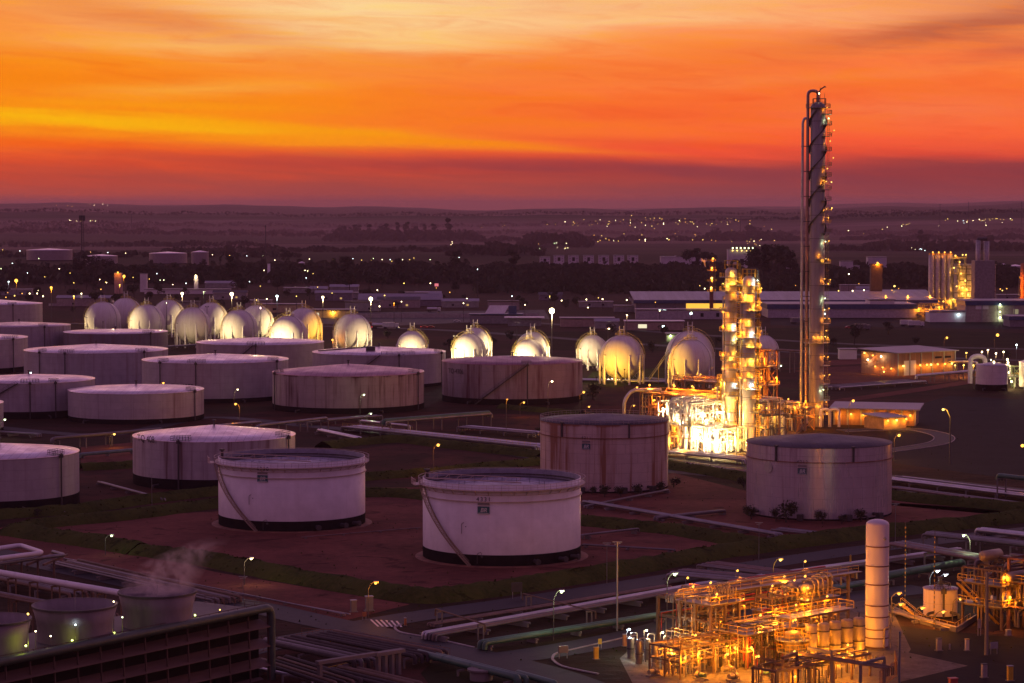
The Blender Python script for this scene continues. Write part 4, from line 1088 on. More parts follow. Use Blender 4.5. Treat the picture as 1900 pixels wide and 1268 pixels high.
# ---------------------------------------------------------------- pipe racks
GA = R(42)                       # the plant grid: one axis runs up-right at 42 degrees, the other down-right at -48
E1 = Vector((math.cos(GA), math.sin(GA), 0)); E2 = Vector((math.sin(GA), -math.cos(GA), 0))
def rack(label, p0, p1, h, pipes, wd=None, span=9, post=.28, name='pipe_rack', group=None, sup=True, ends=True, smat=None, deck=None, cat='pipe rack', px=True):
    """pipes: (offset across, height above the beam, radius, material)"""
    a, b = (P(*p0), P(*p1)) if px else (Vector(p0), Vector(p1)); d = b - a; ln = d.length; rz = math.atan2(d.y, d.x)
    t = thing(name, label, cat, (a.x, a.y, 0), rz, group)
    wd = wd or (max(abs(o) + r for o, z, r, m in pipes) * 2 + .4)
    if sup:
        k = max(1, int(ln / span))
        for i in range(k + 1):
            x = ln * (i + .1) / (k + .2)
            s = MB()
            if h > .9:
                for y in (-wd / 2, wd / 2): s.box((x, y, 0), (post, post, h), z0=0)
            else: s.box((x, 0, 0), (post * 1.4, wd * .9, max(h - .12, .1)), z0=0)
            s.box((x, 0, h - .14), (post * .9, wd + .3, .28)); s.build('support', smat or M_['concrete'], t)
    for o, z, r, m_ in pipes:
        z_ = h + r + z
        pts = [(0, o, z_), (ln, o, z_)]
        if ends: pts = [(-.05, o, max(.2, z_ - 1.2))] + pts + [(ln + .05, o, max(.2, z_ - 1.2))]
        b_ = MB().tube(pts, r, 8, r * 2)
        if r > .25:
            for i in range(1, int(ln / 7)): b_.tube([(i * 7, o, z_), (i * 7 + .18, o, z_)], r * 1.06, 8)
        b_.build('pipe', M_[m_] if isinstance(m_, str) else m_, t)
    if deck:
        MB().box((ln / 2, deck[0], deck[1]), (ln, .9, .08)).build('walkway', M_['galv'], t)
        MB().rail([(0, deck[0] + .45, deck[1]), (ln, deck[0] + .45, deck[1])], 1.0, .03, 2.5).build('railing', M_['yellow'], t)
    return t
def rp(n, w_, r0, r1, mats, z=0.0, seed=1):
    rd = random.Random(seed); out = []; x = -w_ / 2
    for i in range(n):
        r = rd.uniform(r0, r1); out.append((-w_ / 2 + w_ * (i + .5) / n + rd.uniform(-.1, .1), z, min(r, w_ / n * .45), rd.choice(mats)))
    return out
PK = 'pipe tracks along the roads'
brownp = mat('brown_pipe', (.20, .13, .11), .6, .1)
rack('wide track of pale grey pipes running along the road below tank 4331', (798, 1190), (1300, 1098), .9, [(1.6, 0, .28, 'silver'), (.9, 0, .28, 'silver')] + rp(5, 3.6, .16, .24, [brownp, 'pipe'], 0, 3), 6.2, group=PK)
rack('twin fat dark green pipes running beside the pale pipe track', (895, 1207), (1640, 1088), .8, [(.6, 0, .42, 'green'), (-.6, 0, .42, 'green')], 2.4, group=PK)
rack('pipe track of pale pipes going on behind the tall white vessel', (1300, 1098), (1790, 1030), .9, [(1.6, 0, .28, 'silver'), (.9, 0, .28, 'silver')] + rp(5, 3.6, .16, .24, [brownp, 'pipe'], 0, 4), 6.2, group=PK)
rack('fat green pipe leaving right of the tall white vessel', (1642, 1086), (1785, 1060), 1.0, [(0, 0, .75, 'green')], 2.2, group=PK)
rack('thin dark pipes along the grass edge above the pale track', (800, 1165), (1240, 1093), .5, rp(3, 2.2, .10, .16, [brownp, 'pipe'], 0, 5), 2.6, group=PK)
rack('long bundle of silver pipes in front of the two tall jacketed tanks', (650, 800), (1010, 838), 1.1, rp(9, 8, .22, .38, ['silver', 'pipe', 'silver', 'galv'], 0, 6), 9, group=PK, deck=(-3.6, 1.7))
rack('bundle of silver pipes between the jacketed tanks', (1240, 845), (1392, 862), 1.1, rp(8, 7, .22, .38, ['silver', 'pipe', 'galv'], 0, 7), 8, group=PK)
rack('lower bundle of dark pipes between the jacketed tanks', (1240, 864), (1392, 884), .9, rp(5, 4, .18, .3, [brownp, 'pipe'], 0, 8), 5, group=PK)
rack('bundle of silver pipes running off right behind the silver tank', (1655, 896), (1990, 938), 1.1, rp(9, 8, .22, .38, ['silver', 'pipe', 'silver'], 0, 9), 9, group=PK)
rack('dark lower pipes running off right behind the silver tank', (1655, 912), (1990, 956), .9, rp(5, 4, .18, .3, [brownp, 'pipe'], 0, 10), 5, group=PK)
rack('raised green pipe bridge with two bends in front of the striped tanks', (712, 806), (908, 790), 3.6, [(0, 0, .65, 'green'), (1.3, 0, .35, 'pipe'), (-1.2, 0, .3, 'galv')], 4, group=PK)
rack('raised pale pipe bridge right of the tank 408 roof', (480, 812), (606, 797), 3.2, [(0, 0, .45, 'galv'), (.9, 0, .3, 'galv')], 3, group=PK)
rack('pale slab like duct lying beside the pipe bridge', (590, 806), (665, 822), .8, [(0, 0, .5, 'silver'), (1.0, 0, .5, 'silver')], 3, group=PK)
rack('pale pipe run above tank 4330 toward the green bridge', (670, 790), (760, 800), 1.2, [(0, 0, .4, 'silver'), (.9, 0, .25, 'pipe')], 2.5, group=PK)
rack('long raised pipe run left of tank 408', (100, 836), (300, 818), 3.0, [(0, 0, .5, 'pipe'), (1.1, 0, .35, 'galv')], 3, group=PK)
rack('teal pipe on low sleepers left of tank 408', (148, 851), (250, 842), .6, [(0, 0, .5, mat('teal_pipe', (.10, .16, .17), .5))], 1.6, group=PK)
rack('pale pipes on the ground at the left edge behind the front tank', (-20, 806), (70, 812), .8, rp(4, 4, .2, .35, ['galv', 'pipe'], 0, 11), 5, group=PK)
rack('low pipes running from tank 408 down to the bank', (182, 900), (300, 932), .5, [(0, 0, .28, 'pipe'), (.9, 0, .2, 'galv')], 1.6, group=PK)
rack('thin low pipes beside the large front left tank', (62, 945), (120, 955), .4, [(0, 0, .2, 'pipe'), (.7, 0, .15, 'galv')], 1.4, group=PK)
rack('two pale pipe lines leading to the foot of the silver jacketed tank', (1082, 938), (1440, 1000), .6, [(0, 0, .35, 'galv'), (1.6, 0, .3, 'galv'), (.8, 0, .2, 'pipe')], 3.0, group=PK)
rack('short pipe lines from the rusty tank toward the long pale lines', (1090, 945), (1240, 915), .5, [(0, 0, .28, 'pipe'), (.8, 0, .2, 'galv')], 1.8, group=PK)
rack('pale pipe lines ending left of the silver jacketed tank', (1220, 968), (1345, 955), .5, [(0, 0, .35, 'pipe'), (.9, 0, .35, 'pipe')], 2.2, group=PK)
rack('manifold pipes in front of the silver jacketed tank', (1440, 988), (1545, 1000), .6, rp(5, 4.5, .12, .25, ['galv', 'pipe'], 0, 12), 5, group=PK)
rack('white pipe lying right of the silver tank manifold', (1530, 1000), (1602, 985), .5, [(0, 0, .25, 'white'), (.7, 0, .2, 'white')], 1.6, group=PK)
rack('looped dark pipes on the dirt right of tank 4331', (1082, 1002), (1185, 990), .8, [(0, 0, .22, 'pipe'), (.8, 0, .16, 'galv')], 1.6, group=PK)
rack('thin pipes from tank 4331 to the right bank', (1080, 1016), (1250, 1026), .4, [(0, 0, .16, 'pipe'), (.7, 0, .16, 'pipe')], 1.4, group=PK)
rack('thin pipe from tank 4330 across the dirt', (560, 1000), (780, 982), .2, [(0, 0, .12, brownp)], .6, group=PK)
# right foreground pipe field
rack('field of big lagged pipes behind the lit unit on the right', (1255, 1078), (1500, 1100), 1.4, rp(6, 9, .25, .45, ['pipe', brownp, 'galv'], 0, 13), 10, group=PK)
rack('fat lagged pipes bending behind the tall white vessel', (1310, 1060), (1560, 1092), 1.2, rp(5, 7, .22, .4, ['pipe', brownp], 0, 14), 8, group=PK)
rack('bundle of lagged pipes curving in from the right edge', (1655, 1040), (1830, 1072), 3.4, rp(6, 6, .18, .32, ['pipe', 'galv', brownp], 0, 15), 7, group=PK)
rack('two fat pale pipes at the right edge behind the brown structure', (1718, 1022), (1980, 1052), 3.2, [(0, 0, .42, 'galv'), (1.5, 0, .42, 'pipe'), (-1.2, 0, .28, 'pipe')], 5, group=PK)
rack('two silver pipes at the right edge by the road', (1812, 1010), (1980, 1030), 2.5, [(0, 0, .5, 'silver'), (1.5, 0, .5, 'silver')], 3.2, group=PK)
rack('dark green pipe bridge at the right edge above the silver pipes', (1852, 925), (1990, 942), 5.0, [(0, 0, .6, 'green'), (1.4, 0, .35, 'pipe')], 3, group=PK)
# mid ground by the splitter
rack('low pipe rows right of the tall splitter column', (1540, 724), (1700, 712), 1.0, rp(6, 12, .2, .35, ['galv', 'silver', 'pipe'], 0, 16), 13, group=PK)
rack('long pale pipe to the small white domed tank', (1700, 690), (1812, 695), 4.5, [(0, 0, .6, 'silver'), (1.6, 0, .3, 'galv')], 3, group=PK)
rack('blue grey pipe to the small white domed tank', (1700, 712), (1812, 702), 2.5, [(0, 0, .6, 'silver')], 2, group=PK)
rack('long orange lit pipe bridge right of the lilac sphere', (1440, 690), (1500, 694), 9, [(0, 0, .5, brownp), (1, 0, .3, brownp)], 3, group=PK)
rack('pale low pipes below the big free standing sphere', (1075, 708), (1242, 712), .6, rp(6, 8, .2, .35, ['galv', 'silver'], 0, 17), 9, group=PK)
rack('low pipes behind the diagonal stair left of the half shaded sphere', (1196, 706), (1300, 716), .8, rp(4, 5, .2, .3, ['galv', 'pipe'], 0, 18), 6, group=PK)
rack('pipes under the dull lilac sphere left of centre', (306, 650), (380, 646), 1.5, rp(4, 5, .3, .4, ['galv', 'white'], 0, 19), 6, group=PK)
rack('dark pipe bundle in front of the striped tanks', (560, 790), (700, 778), 1.0, rp(5, 6, .2, .3, ['galv', 'pipe'], 0, 20), 7, group=PK)
rack('grey pipe bundle between the rust striped tanks and the tall rusty tank', (860, 800), (1000, 812), 1.2, rp(6, 7, .2, .35, ['silver', 'galv', 'pipe'], 0, 21), 8, group=PK)
# low ground row under the left tanks
rack('pipe run at the foot of the left tanks', (376, 800), (480, 790), 1.0, rp(3, 3, .2, .3, ['galv', 'pipe'], 0, 22), 4, group=PK)

# ---------------------------------------------------------------- steel frames, vessels, columns
def frame(label, org, nx, ny, dx, dy, levels, smat, rz=GA, col=.3, beam=.22, decks=(), brace=True, rails=True, name='steel_structure', rmat=None, pipes=0, pmats=('galv',), seed=1, group=None, lamps=(), lamp_kind='sodium', lampw=900, br=.26, rad=(.12, .3), dmat=None, risers=0):
    rd = random.Random(seed); t = thing(name, label, 'steel structure', (org[0], org[1], 0), rz, group)
    top = levels[-1]
    for i in range(nx + 1):
        for j in range(ny + 1): MB().box((i * dx, j * dy, 0), (col, col, top), z0=0).build('column', smat, t)
    for z_ in levels:
        for j in range(ny + 1): MB().bar((0, j * dy, z_), (nx * dx, j * dy, z_), beam, beam * 1.4).build('beam', smat, t)
        for i in range(nx + 1): MB().bar((i * dx, 0, z_ - .03), (i * dx, ny * dy, z_ - .03), beam * .9, beam * 1.3).build('beam', smat, t)
    if brace:
        zs = [0] + list(levels)
        for a, b in zip(zs, zs[1:]):
            MB().bar((0, 0, a), (dx, 0, b), .13).bar((dx, -.02, a), (0, -.02, b), .13).build('brace', smat, t)
            MB().bar((nx * dx, 0, a), (nx * dx, dy, b), .13).bar((nx * dx + .02, dy, a), (nx * dx + .02, 0, b), .13).build('brace', smat, t)
    for z_ in decks:
        MB().box((nx * dx / 2, ny * dy / 2, z_ + .25), (nx * dx + 1.2, ny * dy + 1.2, .1)).build('deck', dmat or M_['galv'], t)
        if rails:
            q = [(-.6, -.6, z_ + .3), (nx * dx + .6, -.6, z_ + .3), (nx * dx + .6, ny * dy + .6, z_ + .3), (-.6, ny * dy + .6, z_ + .3)]
            MB().rail(q, 1.1, .045, 1.6, closed=True).build('railing', rmat or M_['yellow'], t)
    zs = [0.4] + list(levels)
    for k in range(pipes):
        m_ = M_[rd.choice(pmats)]; r = rd.uniform(*rad); z_ = rd.choice(levels) + .3 + r + rd.choice((0, 0, .7, -1.2))
        if rd.random() < .55:
            y_ = rd.uniform(.3, ny * dy - .3); x0 = rd.uniform(-1, nx * dx * .4); x1 = rd.uniform(nx * dx * .6, nx * dx + 1)
            zz = max(.5, z_ - rd.uniform(2, 6)); zz2 = max(.5, z_ - rd.uniform(2, 8))
            MB().tube([(x0, y_, zz), (x0, y_, z_), (x1, y_, z_), (x1, y_, zz2)], r, 7, r * 2.5).build('pipe', m_, t)
        else:
            x_ = rd.uniform(.3, nx * dx - .3); y0 = rd.uniform(-1, ny * dy * .4); y1 = rd.uniform(ny * dy * .6, ny * dy + 1)
            zz = max(.5, z_ - rd.uniform(2, 6))
            MB().tube([(x_, y0, zz), (x_, y0, z_), (x_, y1, z_), (x_, y1, zz)], r, 7, r * 2.5).build('pipe', m_, t)
    for k in range(risers):
        x_ = rd.uniform(0, nx * dx); y_ = rd.uniform(-.5, ny * dy); r = rd.uniform(*rad)
        MB().tube([(x_, y_, .2), (x_, y_, top + rd.uniform(-2, 1.5))], r, 7).build('riser_pipe', M_[rd.choice(pmats)], t)
    for (x_, y_, z_) in lamps: unit_lamp(t, (x_, y_, z_), lamp_kind, lampw, br)
    return t
def unit_lamp(t, loc, kind, watt, br=.26, post=1.6):
    x_, y_, z_ = loc
    p_ = MB().tube([(x_, y_, z_ - post), (x_, y_, z_), (x_ + .35, y_, z_ + .1)], .05, 5).build('lamp_post', M_['galv'], t)
    MB().ball((x_ + .4, y_, z_ - .05), br, 8, 6).build('bulb', BULB[kind], p_)
    if watt: plight((x_ + .4, y_, z_ - .12 - br), kind, watt, t, .25)
def vessel(label, loc, r, h, m_, z0=1.2, bands=(), n=28, name='process_vessel', dome=.35, skirt=True, group=None, bandm=None, cat='vessel'):
    t = thing(name, label, cat, (loc[0], loc[1], 0), 0, group)
    MB().lathe([(.01, z0 - r * dome)] + [(r * math.sin(a * PI / 12), z0 - r * dome * math.cos(a * PI / 12)) for a in range(1, 6)] + [(r, z0), (r, z0 + h)] +
               [(r * math.cos(a * PI / 12), z0 + h + r * dome * math.sin(a * PI / 12)) for a in range(1, 6)] + [(.01, z0 + h + r * dome)], n).build('shell', m_, t)
    if skirt: MB().lathe([(r * .96, 0), (r * .96, z0 - .02)], n).build('skirt', M_['concrete'] if z0 < 2 else m_, t)
    for z_ in bands: MB().lathe([(r + .01, z_ - .09), (r + .09, z_ - .09), (r + .09, z_ + .09), (r + .01, z_ + .09)], n, smooth=False).build('stiffener_ring', bandm or M_['dark'], t)
    return t
def hvessel(label, loc, rz, r, ln, m_, z, name='horizontal_drum', group=None):
    t = thing(name, label, 'vessel', (loc[0], loc[1], 0), rz, group)
    prof = [(-ln / 2 - r * .4, .02), (-ln / 2 - r * .3, r * .6), (-ln / 2, r), (ln / 2, r), (ln / 2 + r * .3, r * .6), (ln / 2 + r * .4, .02)]
    b = MB(); n = 18
    vs = [(x_, q * math.cos(2 * PI * k / n), z + q * math.sin(2 * PI * k / n)) for x_, q in prof for k in range(n)]
    b.add(vs, [(i * n + k, i * n + (k + 1) % n, (i + 1) * n + (k + 1) % n, (i + 1) * n + k) for i in range(len(prof) - 1) for k in range(n)], True); b.build('shell', m_, t)
    for x_ in (-ln * .3, ln * .3): MB().box((x_, 0, 0), (.4, r * 1.4, z - r * .7), z0=0).build('saddle', M_['concrete'], t)
    return t
# ---------------------------------------------------------------- tall splitter column
jacket = mat('column_jacket', (.25, .225, .24), .38, .3, scale=.35, stretch=(1, 1, .15), var=.3, bump=.1)
cu = mat('copper_jacket', (.40, .25, .23), .3, .7, stretch=(1, 1, .2))
yrail = mat('yellow_rail', (.60, .38, .04), .55)
def ringplat(t, r0, z, a0, a1, w_=1.6, rail=True, m_=None, rm=None, n=None, rr_=.05):
    n = n or max(3, int(abs(a1 - a0) / R(15)))
    q0 = ring_pts(r0 + .05, z, n, a0, a1); q1 = ring_pts(r0 + w_, z, n, a0, a1)
    if len(q0) == n: q0.append(q0[0]); q1.append(q1[0])
    b = MB()
    for i in range(n): b.add([q0[i], q0[i + 1], q1[i + 1], q1[i]] + [(x, y, z - .15) for x, y, z in (q0[i], q0[i + 1], q1[i + 1], q1[i])], [(0, 1, 2, 3), (7, 6, 5, 4), (2, 3, 7, 6), (0, 1, 5, 4), (1, 2, 6, 5), (3, 0, 4, 7)])
    o = b.build('platform', m_ or M_['grey'], t)
    if rail: MB().rail(q1, 1.15, rr_, 1.3).build('platform_railing', rm or yrail, o)
    return o
def column(label, cx, base, l, r, top, name='distillation_column', plats=(), lamps=(), cage=True, side=1, m_=None, D=None, extra=True, strakes=None, rm=None, lightw=900, br=.22, group=None, pm=None):
    D = D or DIST(base); c = AT(cx, base, D); k = MPP(D); rr = (r - l) / 2 * k; hh = ZD(top, D)
    t = thing(name, label, 'column', (c.x, c.y, 0), 0, group)
    MB().lathe([(rr * 1.02, 0), (rr * 1.02, 3), (rr, 3.2), (rr, hh), (rr * .8, hh + rr * .35), (rr * .4, hh + rr * .55), (.01, hh + rr * .6)], 32).build('shell', m_ or jacket, t)
    z_ = 8
    while z_ < hh - 2:
        MB().lathe([(rr + .01, z_ - .06), (rr + .06, z_ - .06), (rr + .06, z_ + .06), (rr + .01, z_ + .06)], 32, smooth=False).build('insulation_band', M_['dark'], t); z_ += 7.5
    for (py, a, span, w_) in plats: ringplat(t, rr, ZD(py, D), R(a - span / 2), R(a + span / 2), w_, rm=rm, m_=pm, rr_=.05)
    if cage:
        a = R(80 * side); s_, c_ = math.sin(a), -math.cos(a); x_, y_ = s_ * (rr + .9), c_ * (rr + .9)
        lad = MB()
        for dx in (-.3, .3): lad.bar((x_ + dx, y_, 2), (x_ + dx, y_, hh - 1), .07)
        zz = 2
        while zz < hh - 1.5: lad.bar((x_ - .3, y_, zz), (x_ + .3, y_, zz), .05); zz += .6
        zz = 4
        while zz < hh - 1.5:
            q = ring_pts(.55, zz, 8); lad.tube([(x_ + a_, y_ - .5 + b_, c2) for a_, b_, c2 in q], .035, 4, caps=False); zz += 1.6
        lad.build('caged_ladder', rm or yrail, t)
    for (px, py, kind) in lamps:
        x_ = (px - cx) * k; a_ = math.asin(max(-.98, min(.98, x_ / (rr + 1.0)))) if abs(x_) < rr + 1 else None
        y_ = -(rr + .7) if a_ is None or abs(x_) < rr else -.9
        y_ = -math.sqrt(max(0, (rr + .8) ** 2 - x_ ** 2)) - .1 if abs(x_) < rr + .8 else -.6
        unit_lamp(t, (x_, y_, ZD(py, D)), kind, lightw, br, 1.0)
    return t, c, rr, hh, D, k
lamps = [(1527, 200, 'sodium'), (1530, 220, 'green'), (1541, 242, 'sodium'), (1540, 293, 'sodium'), (1534, 262, 'sodium'), (1528, 313, 'sodium'), (1521, 335, 'sodium'), (1526, 337, 'sodium'), (1537, 338, 'gold'),
         (1527, 388, 'sodium'), (1538, 386, 'gold'), (1531, 404, 'sodium'), (1525, 448, 'green'), (1533, 447, 'sodium'), (1513, 472, 'sodium'), (1526, 480, 'gold'), (1532, 481, 'sodium'), (1524, 517, 'sodium'),
         (1536, 519, 'sodium'), (1532, 526, 'sodium'), (1525, 553, 'green'), (1534, 572, 'sodium'), (1525, 590, 'sodium'), (1534, 591, 'sodium'), (1528, 613, 'sodium'), (1504, 624, 'sodium'), (1512, 624, 'sodium'), (1519, 624, 'sodium'), (1526, 624, 'gold'), (1532, 626, 'sodium'),
         (1524, 660, 'sodium'), (1533, 662, 'sodium'), (1525, 696, 'sodium'), (1536, 695, 'sodium'), (1523, 722, 'green'), (1511, 750, 'sodium'), (1517, 752, 'sodium'), (1529, 745, 'sodium'), (1531, 765, 'sodium')]
pl = [(p, 70, 90, 2.0) for p in (212, 232, 253, 280, 308, 327, 352, 372, 392, 414, 432, 488, 528, 600, 678, 712, 742)] + [(636, 0, 359, 1.8), (200, 0, 359, 1.5), (768, 40, 150, 1.8), (345, 20, 60, 1.3), (480, 20, 80, 1.4)]
T, c, rr, hh, D, k = column('very tall slender column rising above the horizon, brightest lamps along its right side', 1514, 792, 1500.5, 1528, 198, 'splitter_column', pl, lamps, rm=mat('dim_rail', (.25, .18, .10), .6), lightw=230, br=.16)
# helical strakes in the upper part
for s0 in (0, PI):
    b = MB(); z_ = hh * .58; n = 90; pts = []
    for i in range(n + 1):
        zz = hh * .60 + (hh * .385) * i / n; a = s0 + 2 * PI * (zz / 17.0); pts.append((rr, a, zz))
    vs = []
    for r_, a, zz in pts:
        vs += [(math.sin(a) * (rr - .02), -math.cos(a) * (rr - .02), zz), (math.sin(a) * (rr + .55), -math.cos(a) * (rr + .55), zz), (math.sin(a) * (rr + .55), -math.cos(a) * (rr + .55), zz + .35), (math.sin(a) * (rr - .02), -math.cos(a) * (rr - .02), zz + .35)]
    b.add(vs, [(i * 4 + j, i * 4 + (j + 1) % 4, (i + 1) * 4 + (j + 1) % 4, (i + 1) * 4 + j) for i in range(n) for j in range(4)]); b.build('helical_strake', M_['dark'], T)
# overhead line looping over the top and running down the left side, second pipe beside it
MB().tube([(0, 0, hh + 1), (0, 0, hh + 5.0), (-rr - .9, 0, hh + 5.0), (-rr - .9, 0, 1)], .5, 12, 2.4).build('overhead_pipe', cu, T)
MB().tube([(-rr - .2, .3, hh - 4.2), (-rr - 1.9, 0, hh - 3.6), (-rr - 2.5, 0, hh - 5), (-rr - 2.5, 0, 1)], .42, 10, 1.2).build('down_pipe', M_['silver'], T)
z_ = 10
while z_ < hh - 6:
    MB().bar((-rr + .1, 0, z_), (-rr - 3.0, 0, z_), .25).tube([(-rr - .9, 0, z_ - .1), (-rr - .9, 0, z_ + .1)], .85, 10).build('pipe_guide', M_['dark'], T); z_ += 8
b = MB().rail([(-1.6, -1.6, hh + .3), (2.3, -1.6, hh + .3), (2.3, 1.6, hh + .3), (-1.6, 1.6, hh + .3)], 2.2, .06, 1.0, closed=True)
b.tube([(.6, 0, hh), (.6, 0, hh + 6.2)], .07, 5).tube([(1.9, -1, hh), (1.9, -1, hh + 4.2)], .06, 5).tube([(-.6, 0, hh), (-.6, 0, hh + 3.6)], .06, 5); b.build('top_railing', M_['dark'], T)
MB().tube([(.1, 0, hh + 4.4), (.9, 0, hh + 5.6), (2.2, 0, hh + 6.4), (2.4, 0, hh + 6.0)], .22, 7).build('davit_arm', M_['dark'], T)
unit_lamp(T, (-.2, -.4, hh + 4.2), 'warm', 120, .2, .6)
for px, py in ((1536, 740), (1519, 770)): MB().tube([((px - 1514) * k, -rr - 2, .3), ((px - 1514) * k, -rr - 2, 6), ((px - 1514) * k + 3, -rr - 2, 6), ((px - 1514) * k + 3, -rr - 2, .3)], .45, 10, 1.2).build('bottom_pipe', M_['white'], T)

# ---------------------------------------------------------------- twin columns
silver_c = mat('bright_jacket', (.50, .46, .42), .36, .2, stretch=(1, 1, .2), var=.2, bump=.15)
L1 = [(1352, 506, 'gold'), (1355, 509, 'gold'), (1350, 523, 'sodium'), (1354, 524, 'gold'), (1358, 543, 'sodium'), (1362, 521, 'gold'), (1347, 603, 'sodium'), (1353, 602, 'sodium'), (1359, 604, 'cool'), (1362, 628, 'green'), (1349, 663, 'gold'), (1355, 662, 'gold'), (1361, 652, 'gold'), (1365, 672, 'sodium'), (1362, 712, 'cool'), (1348, 752, 'gold'), (1360, 742, 'gold'), (1342, 528, 'sodium'), (1345, 788, 'gold')]
P1 = [(p, (-40, 45)[i % 2], 170, 1.6) for i, p in enumerate((514, 528, 540, 556, 578, 598, 614, 640, 660, 684, 708, 734))] + [(p, 55, 90, 1.5) for p in (640, 672, 700, 720)] + [(570, 60, 90, 1.3), (668, -30, 100, 1.4), (765, 0, 230, 1.8), (790, 0, 200, 1.8)]
CA = column('left one of the twin lit columns, slimmer and slightly taller', 1355, 832, 1344, 1366, 503, 'distillation_column', P1, L1, m_=silver_c, lightw=260, br=.13, group='twin columns in the bright unit')
L2 = [(1384, 522, 'sodium'), (1400, 520, 'cool'), (1403, 526, 'gold'), (1384, 548, 'sodium'), (1388, 552, 'gold'), (1394, 550, 'sodium'), (1374, 551, 'sodium'), (1385, 574, 'sodium'), (1401, 566, 'gold'), (1393, 574, 'gold'), (1384, 595, 'gold'), (1386, 618, 'sodium'), (1393, 618, 'cool'), (1372, 616, 'sodium'), (1384, 640, 'gold'), (1393, 642, 'gold'), (1387, 667, 'gold'), (1392, 668, 'gold'), (1401, 667, 'gold'), (1384, 692, 'sodium'), (1390, 698, 'gold'), (1393, 714, 'cool'), (1404, 735, 'sodium'), (1381, 720, 'gold'), (1404, 755, 'gold')]
P2 = [(p, (-30, 50)[i % 2], 180, 1.7) for i, p in enumerate((530, 544, 560, 576, 590, 606, 626, 644, 662, 680, 700, 722))] + [(p, 55, 100, 1.8) for p in (740, 764, 790)]
CB = column('right one of the twin lit columns, wider and orange lit down its whole height', 1388, 836, 1376.5, 1400, 519, 'distillation_column', P2, L2, m_=silver_c, lightw=340, br=.13, group='twin columns in the bright unit')
for C_ in (CA, CB):
    T_, c_, rr_, hh_, D_, k_ = C_
    zz = hh_ - 3
    for i in range(11):
        for s_ in (-1, 1):
            if (i + s_) % 3: unit_lamp(T_, (s_ * (rr_ + 1.2), -1.5 - rr_ * .5, zz - i * 4.1 + s_ * .6), 'sodium' if i % 4 else 'gold', 620, .13, 1.0)
    MB().tube([(0, 0, hh_ + .5), (0, 0, hh_ + 3), (rr_ + .9, .8, hh_ + 3), (rr_ + .9, .8, 1)], .4, 10, 1.4).build('overhead_pipe', M_['dark'], T_)
    MB().tube([(-rr_ - .5, -.2, hh_ * .86), (-rr_ - .5, -.2, 1)], .28, 8).build('down_pipe', M_['silver'], T_)
    MB().rail([(-1.8, -1.8, hh_ + .6), (1.8, -1.8, hh_ + .6), (1.8, 1.8, hh_ + .6), (-1.8, 1.8, hh_ + .6)], 2.4, .07, .9, closed=True).build('top_railing', yrail, T_)
b = MB()
# far slim column left of the twins
column('dark slim distant column with four lamps left of the twin columns', 1320, 583, 1316.5, 1324, 484, 'distant_column', [(485, 0, 359, 1.6), (503, 0, 359, 1.6), (522, 0, 359, 1.6), (541, 0, 359, 1.6)],
       [(1321, 480, 'sodium'), (1319, 497, 'sodium'), (1319, 516, 'gold'), (1318, 534, 'gold'), (1324, 578, 'sodium')], lightw=2500, br=.7, m_=M_['rust'])

# ---------------------------------------------------------------- bright pipe unit round the twin columns
U = Vector((CA[1].x, CA[1].y, 0))
wp = mat('white_lagging', (.70, .66, .58), .5, .1, var=.15)
M_['wp'] = wp; M_['op'] = mat('primer_pipe', (.40, .22, .12), .6)
a0 = P(1288, 838)
frame('white crowded pipe structure glaring left of the twin columns', (a0.x - 1, a0.y - 3, 0), 3, 3, 4.5, 4.5, [4, 7.5, 11, 14], wp, pipes=34, pmats=('wp', 'wp', 'white', 'silver'), seed=4, rad=(.16, .42), risers=14, decks=(7.5,), lampw=4200, br=.24, lamp_kind='warm', lamps=[(2, -1, 6), (8, -1, 6.5), (13, -1, 5), (4, -1, 10.5), (11, -1, 11), (7, 6, 15.5), (-1, 5, 9), (0, 12, 12)], rmat=yrail, group=None)
a1 = P(1330, 842)
frame('lower white pipe structure at the foot of the twin columns', (a1.x, a1.y - 2, 0), 3, 2, 4, 4, [3.5, 7], wp, pipes=24, pmats=('wp', 'white', 'silver'), seed=9, rad=(.16, .38), risers=12, decks=(), lampw=0)
a9 = P(1338, 822)
frame('yellow scaffold frame standing behind the feet of the twin columns', (a9.x, a9.y + 3, 0), 3, 1, 4, 4, [4, 8, 12, 16, 20], yrail, rz=R(8), pipes=20, pmats=('wp', 'silver', 'op'), seed=61, decks=(8, 12, 16), lamps=[(0, -.8, 18), (4, -.8, 14), (9, -.8, 18), (12, -.8, 11), (2, -.8, 10), (7, -.8, 21)], lamp_kind='gold', lampw=1500, br=.2, rmat=yrail, risers=8)
a2 = P(1398, 828)
frame('grey steel frame carrying pipes right of the twin columns', (a2.x, a2.y - 4, 0), 3, 2, 4.5, 5, [5, 9, 13], M_['galv'], pipes=22, pmats=('wp', 'silver', 'op'), seed=12, risers=6, decks=(9,), lamps=[(2, 1, 7), (8, 3, 11)], lampw=1800, rmat=yrail)
a3 = P(1406, 800)
frame('tall open frame with orange decks and arched pipe behind the twin columns', (a3.x, a3.y, 0), 2, 2, 4.5, 4.5, [7, 14, 20, 25], M_['rust'], pipes=16, pmats=('op', 'galv', 'op'), seed=14, decks=(14, 20), lamps=[(1, 0, 17), (6, 2, 22), (8, 0, 16.5), (3, 4, 24), (1, -1, 9.5)], lampw=3600, rmat=yrail, risers=4)
a4 = P(1188, 790)
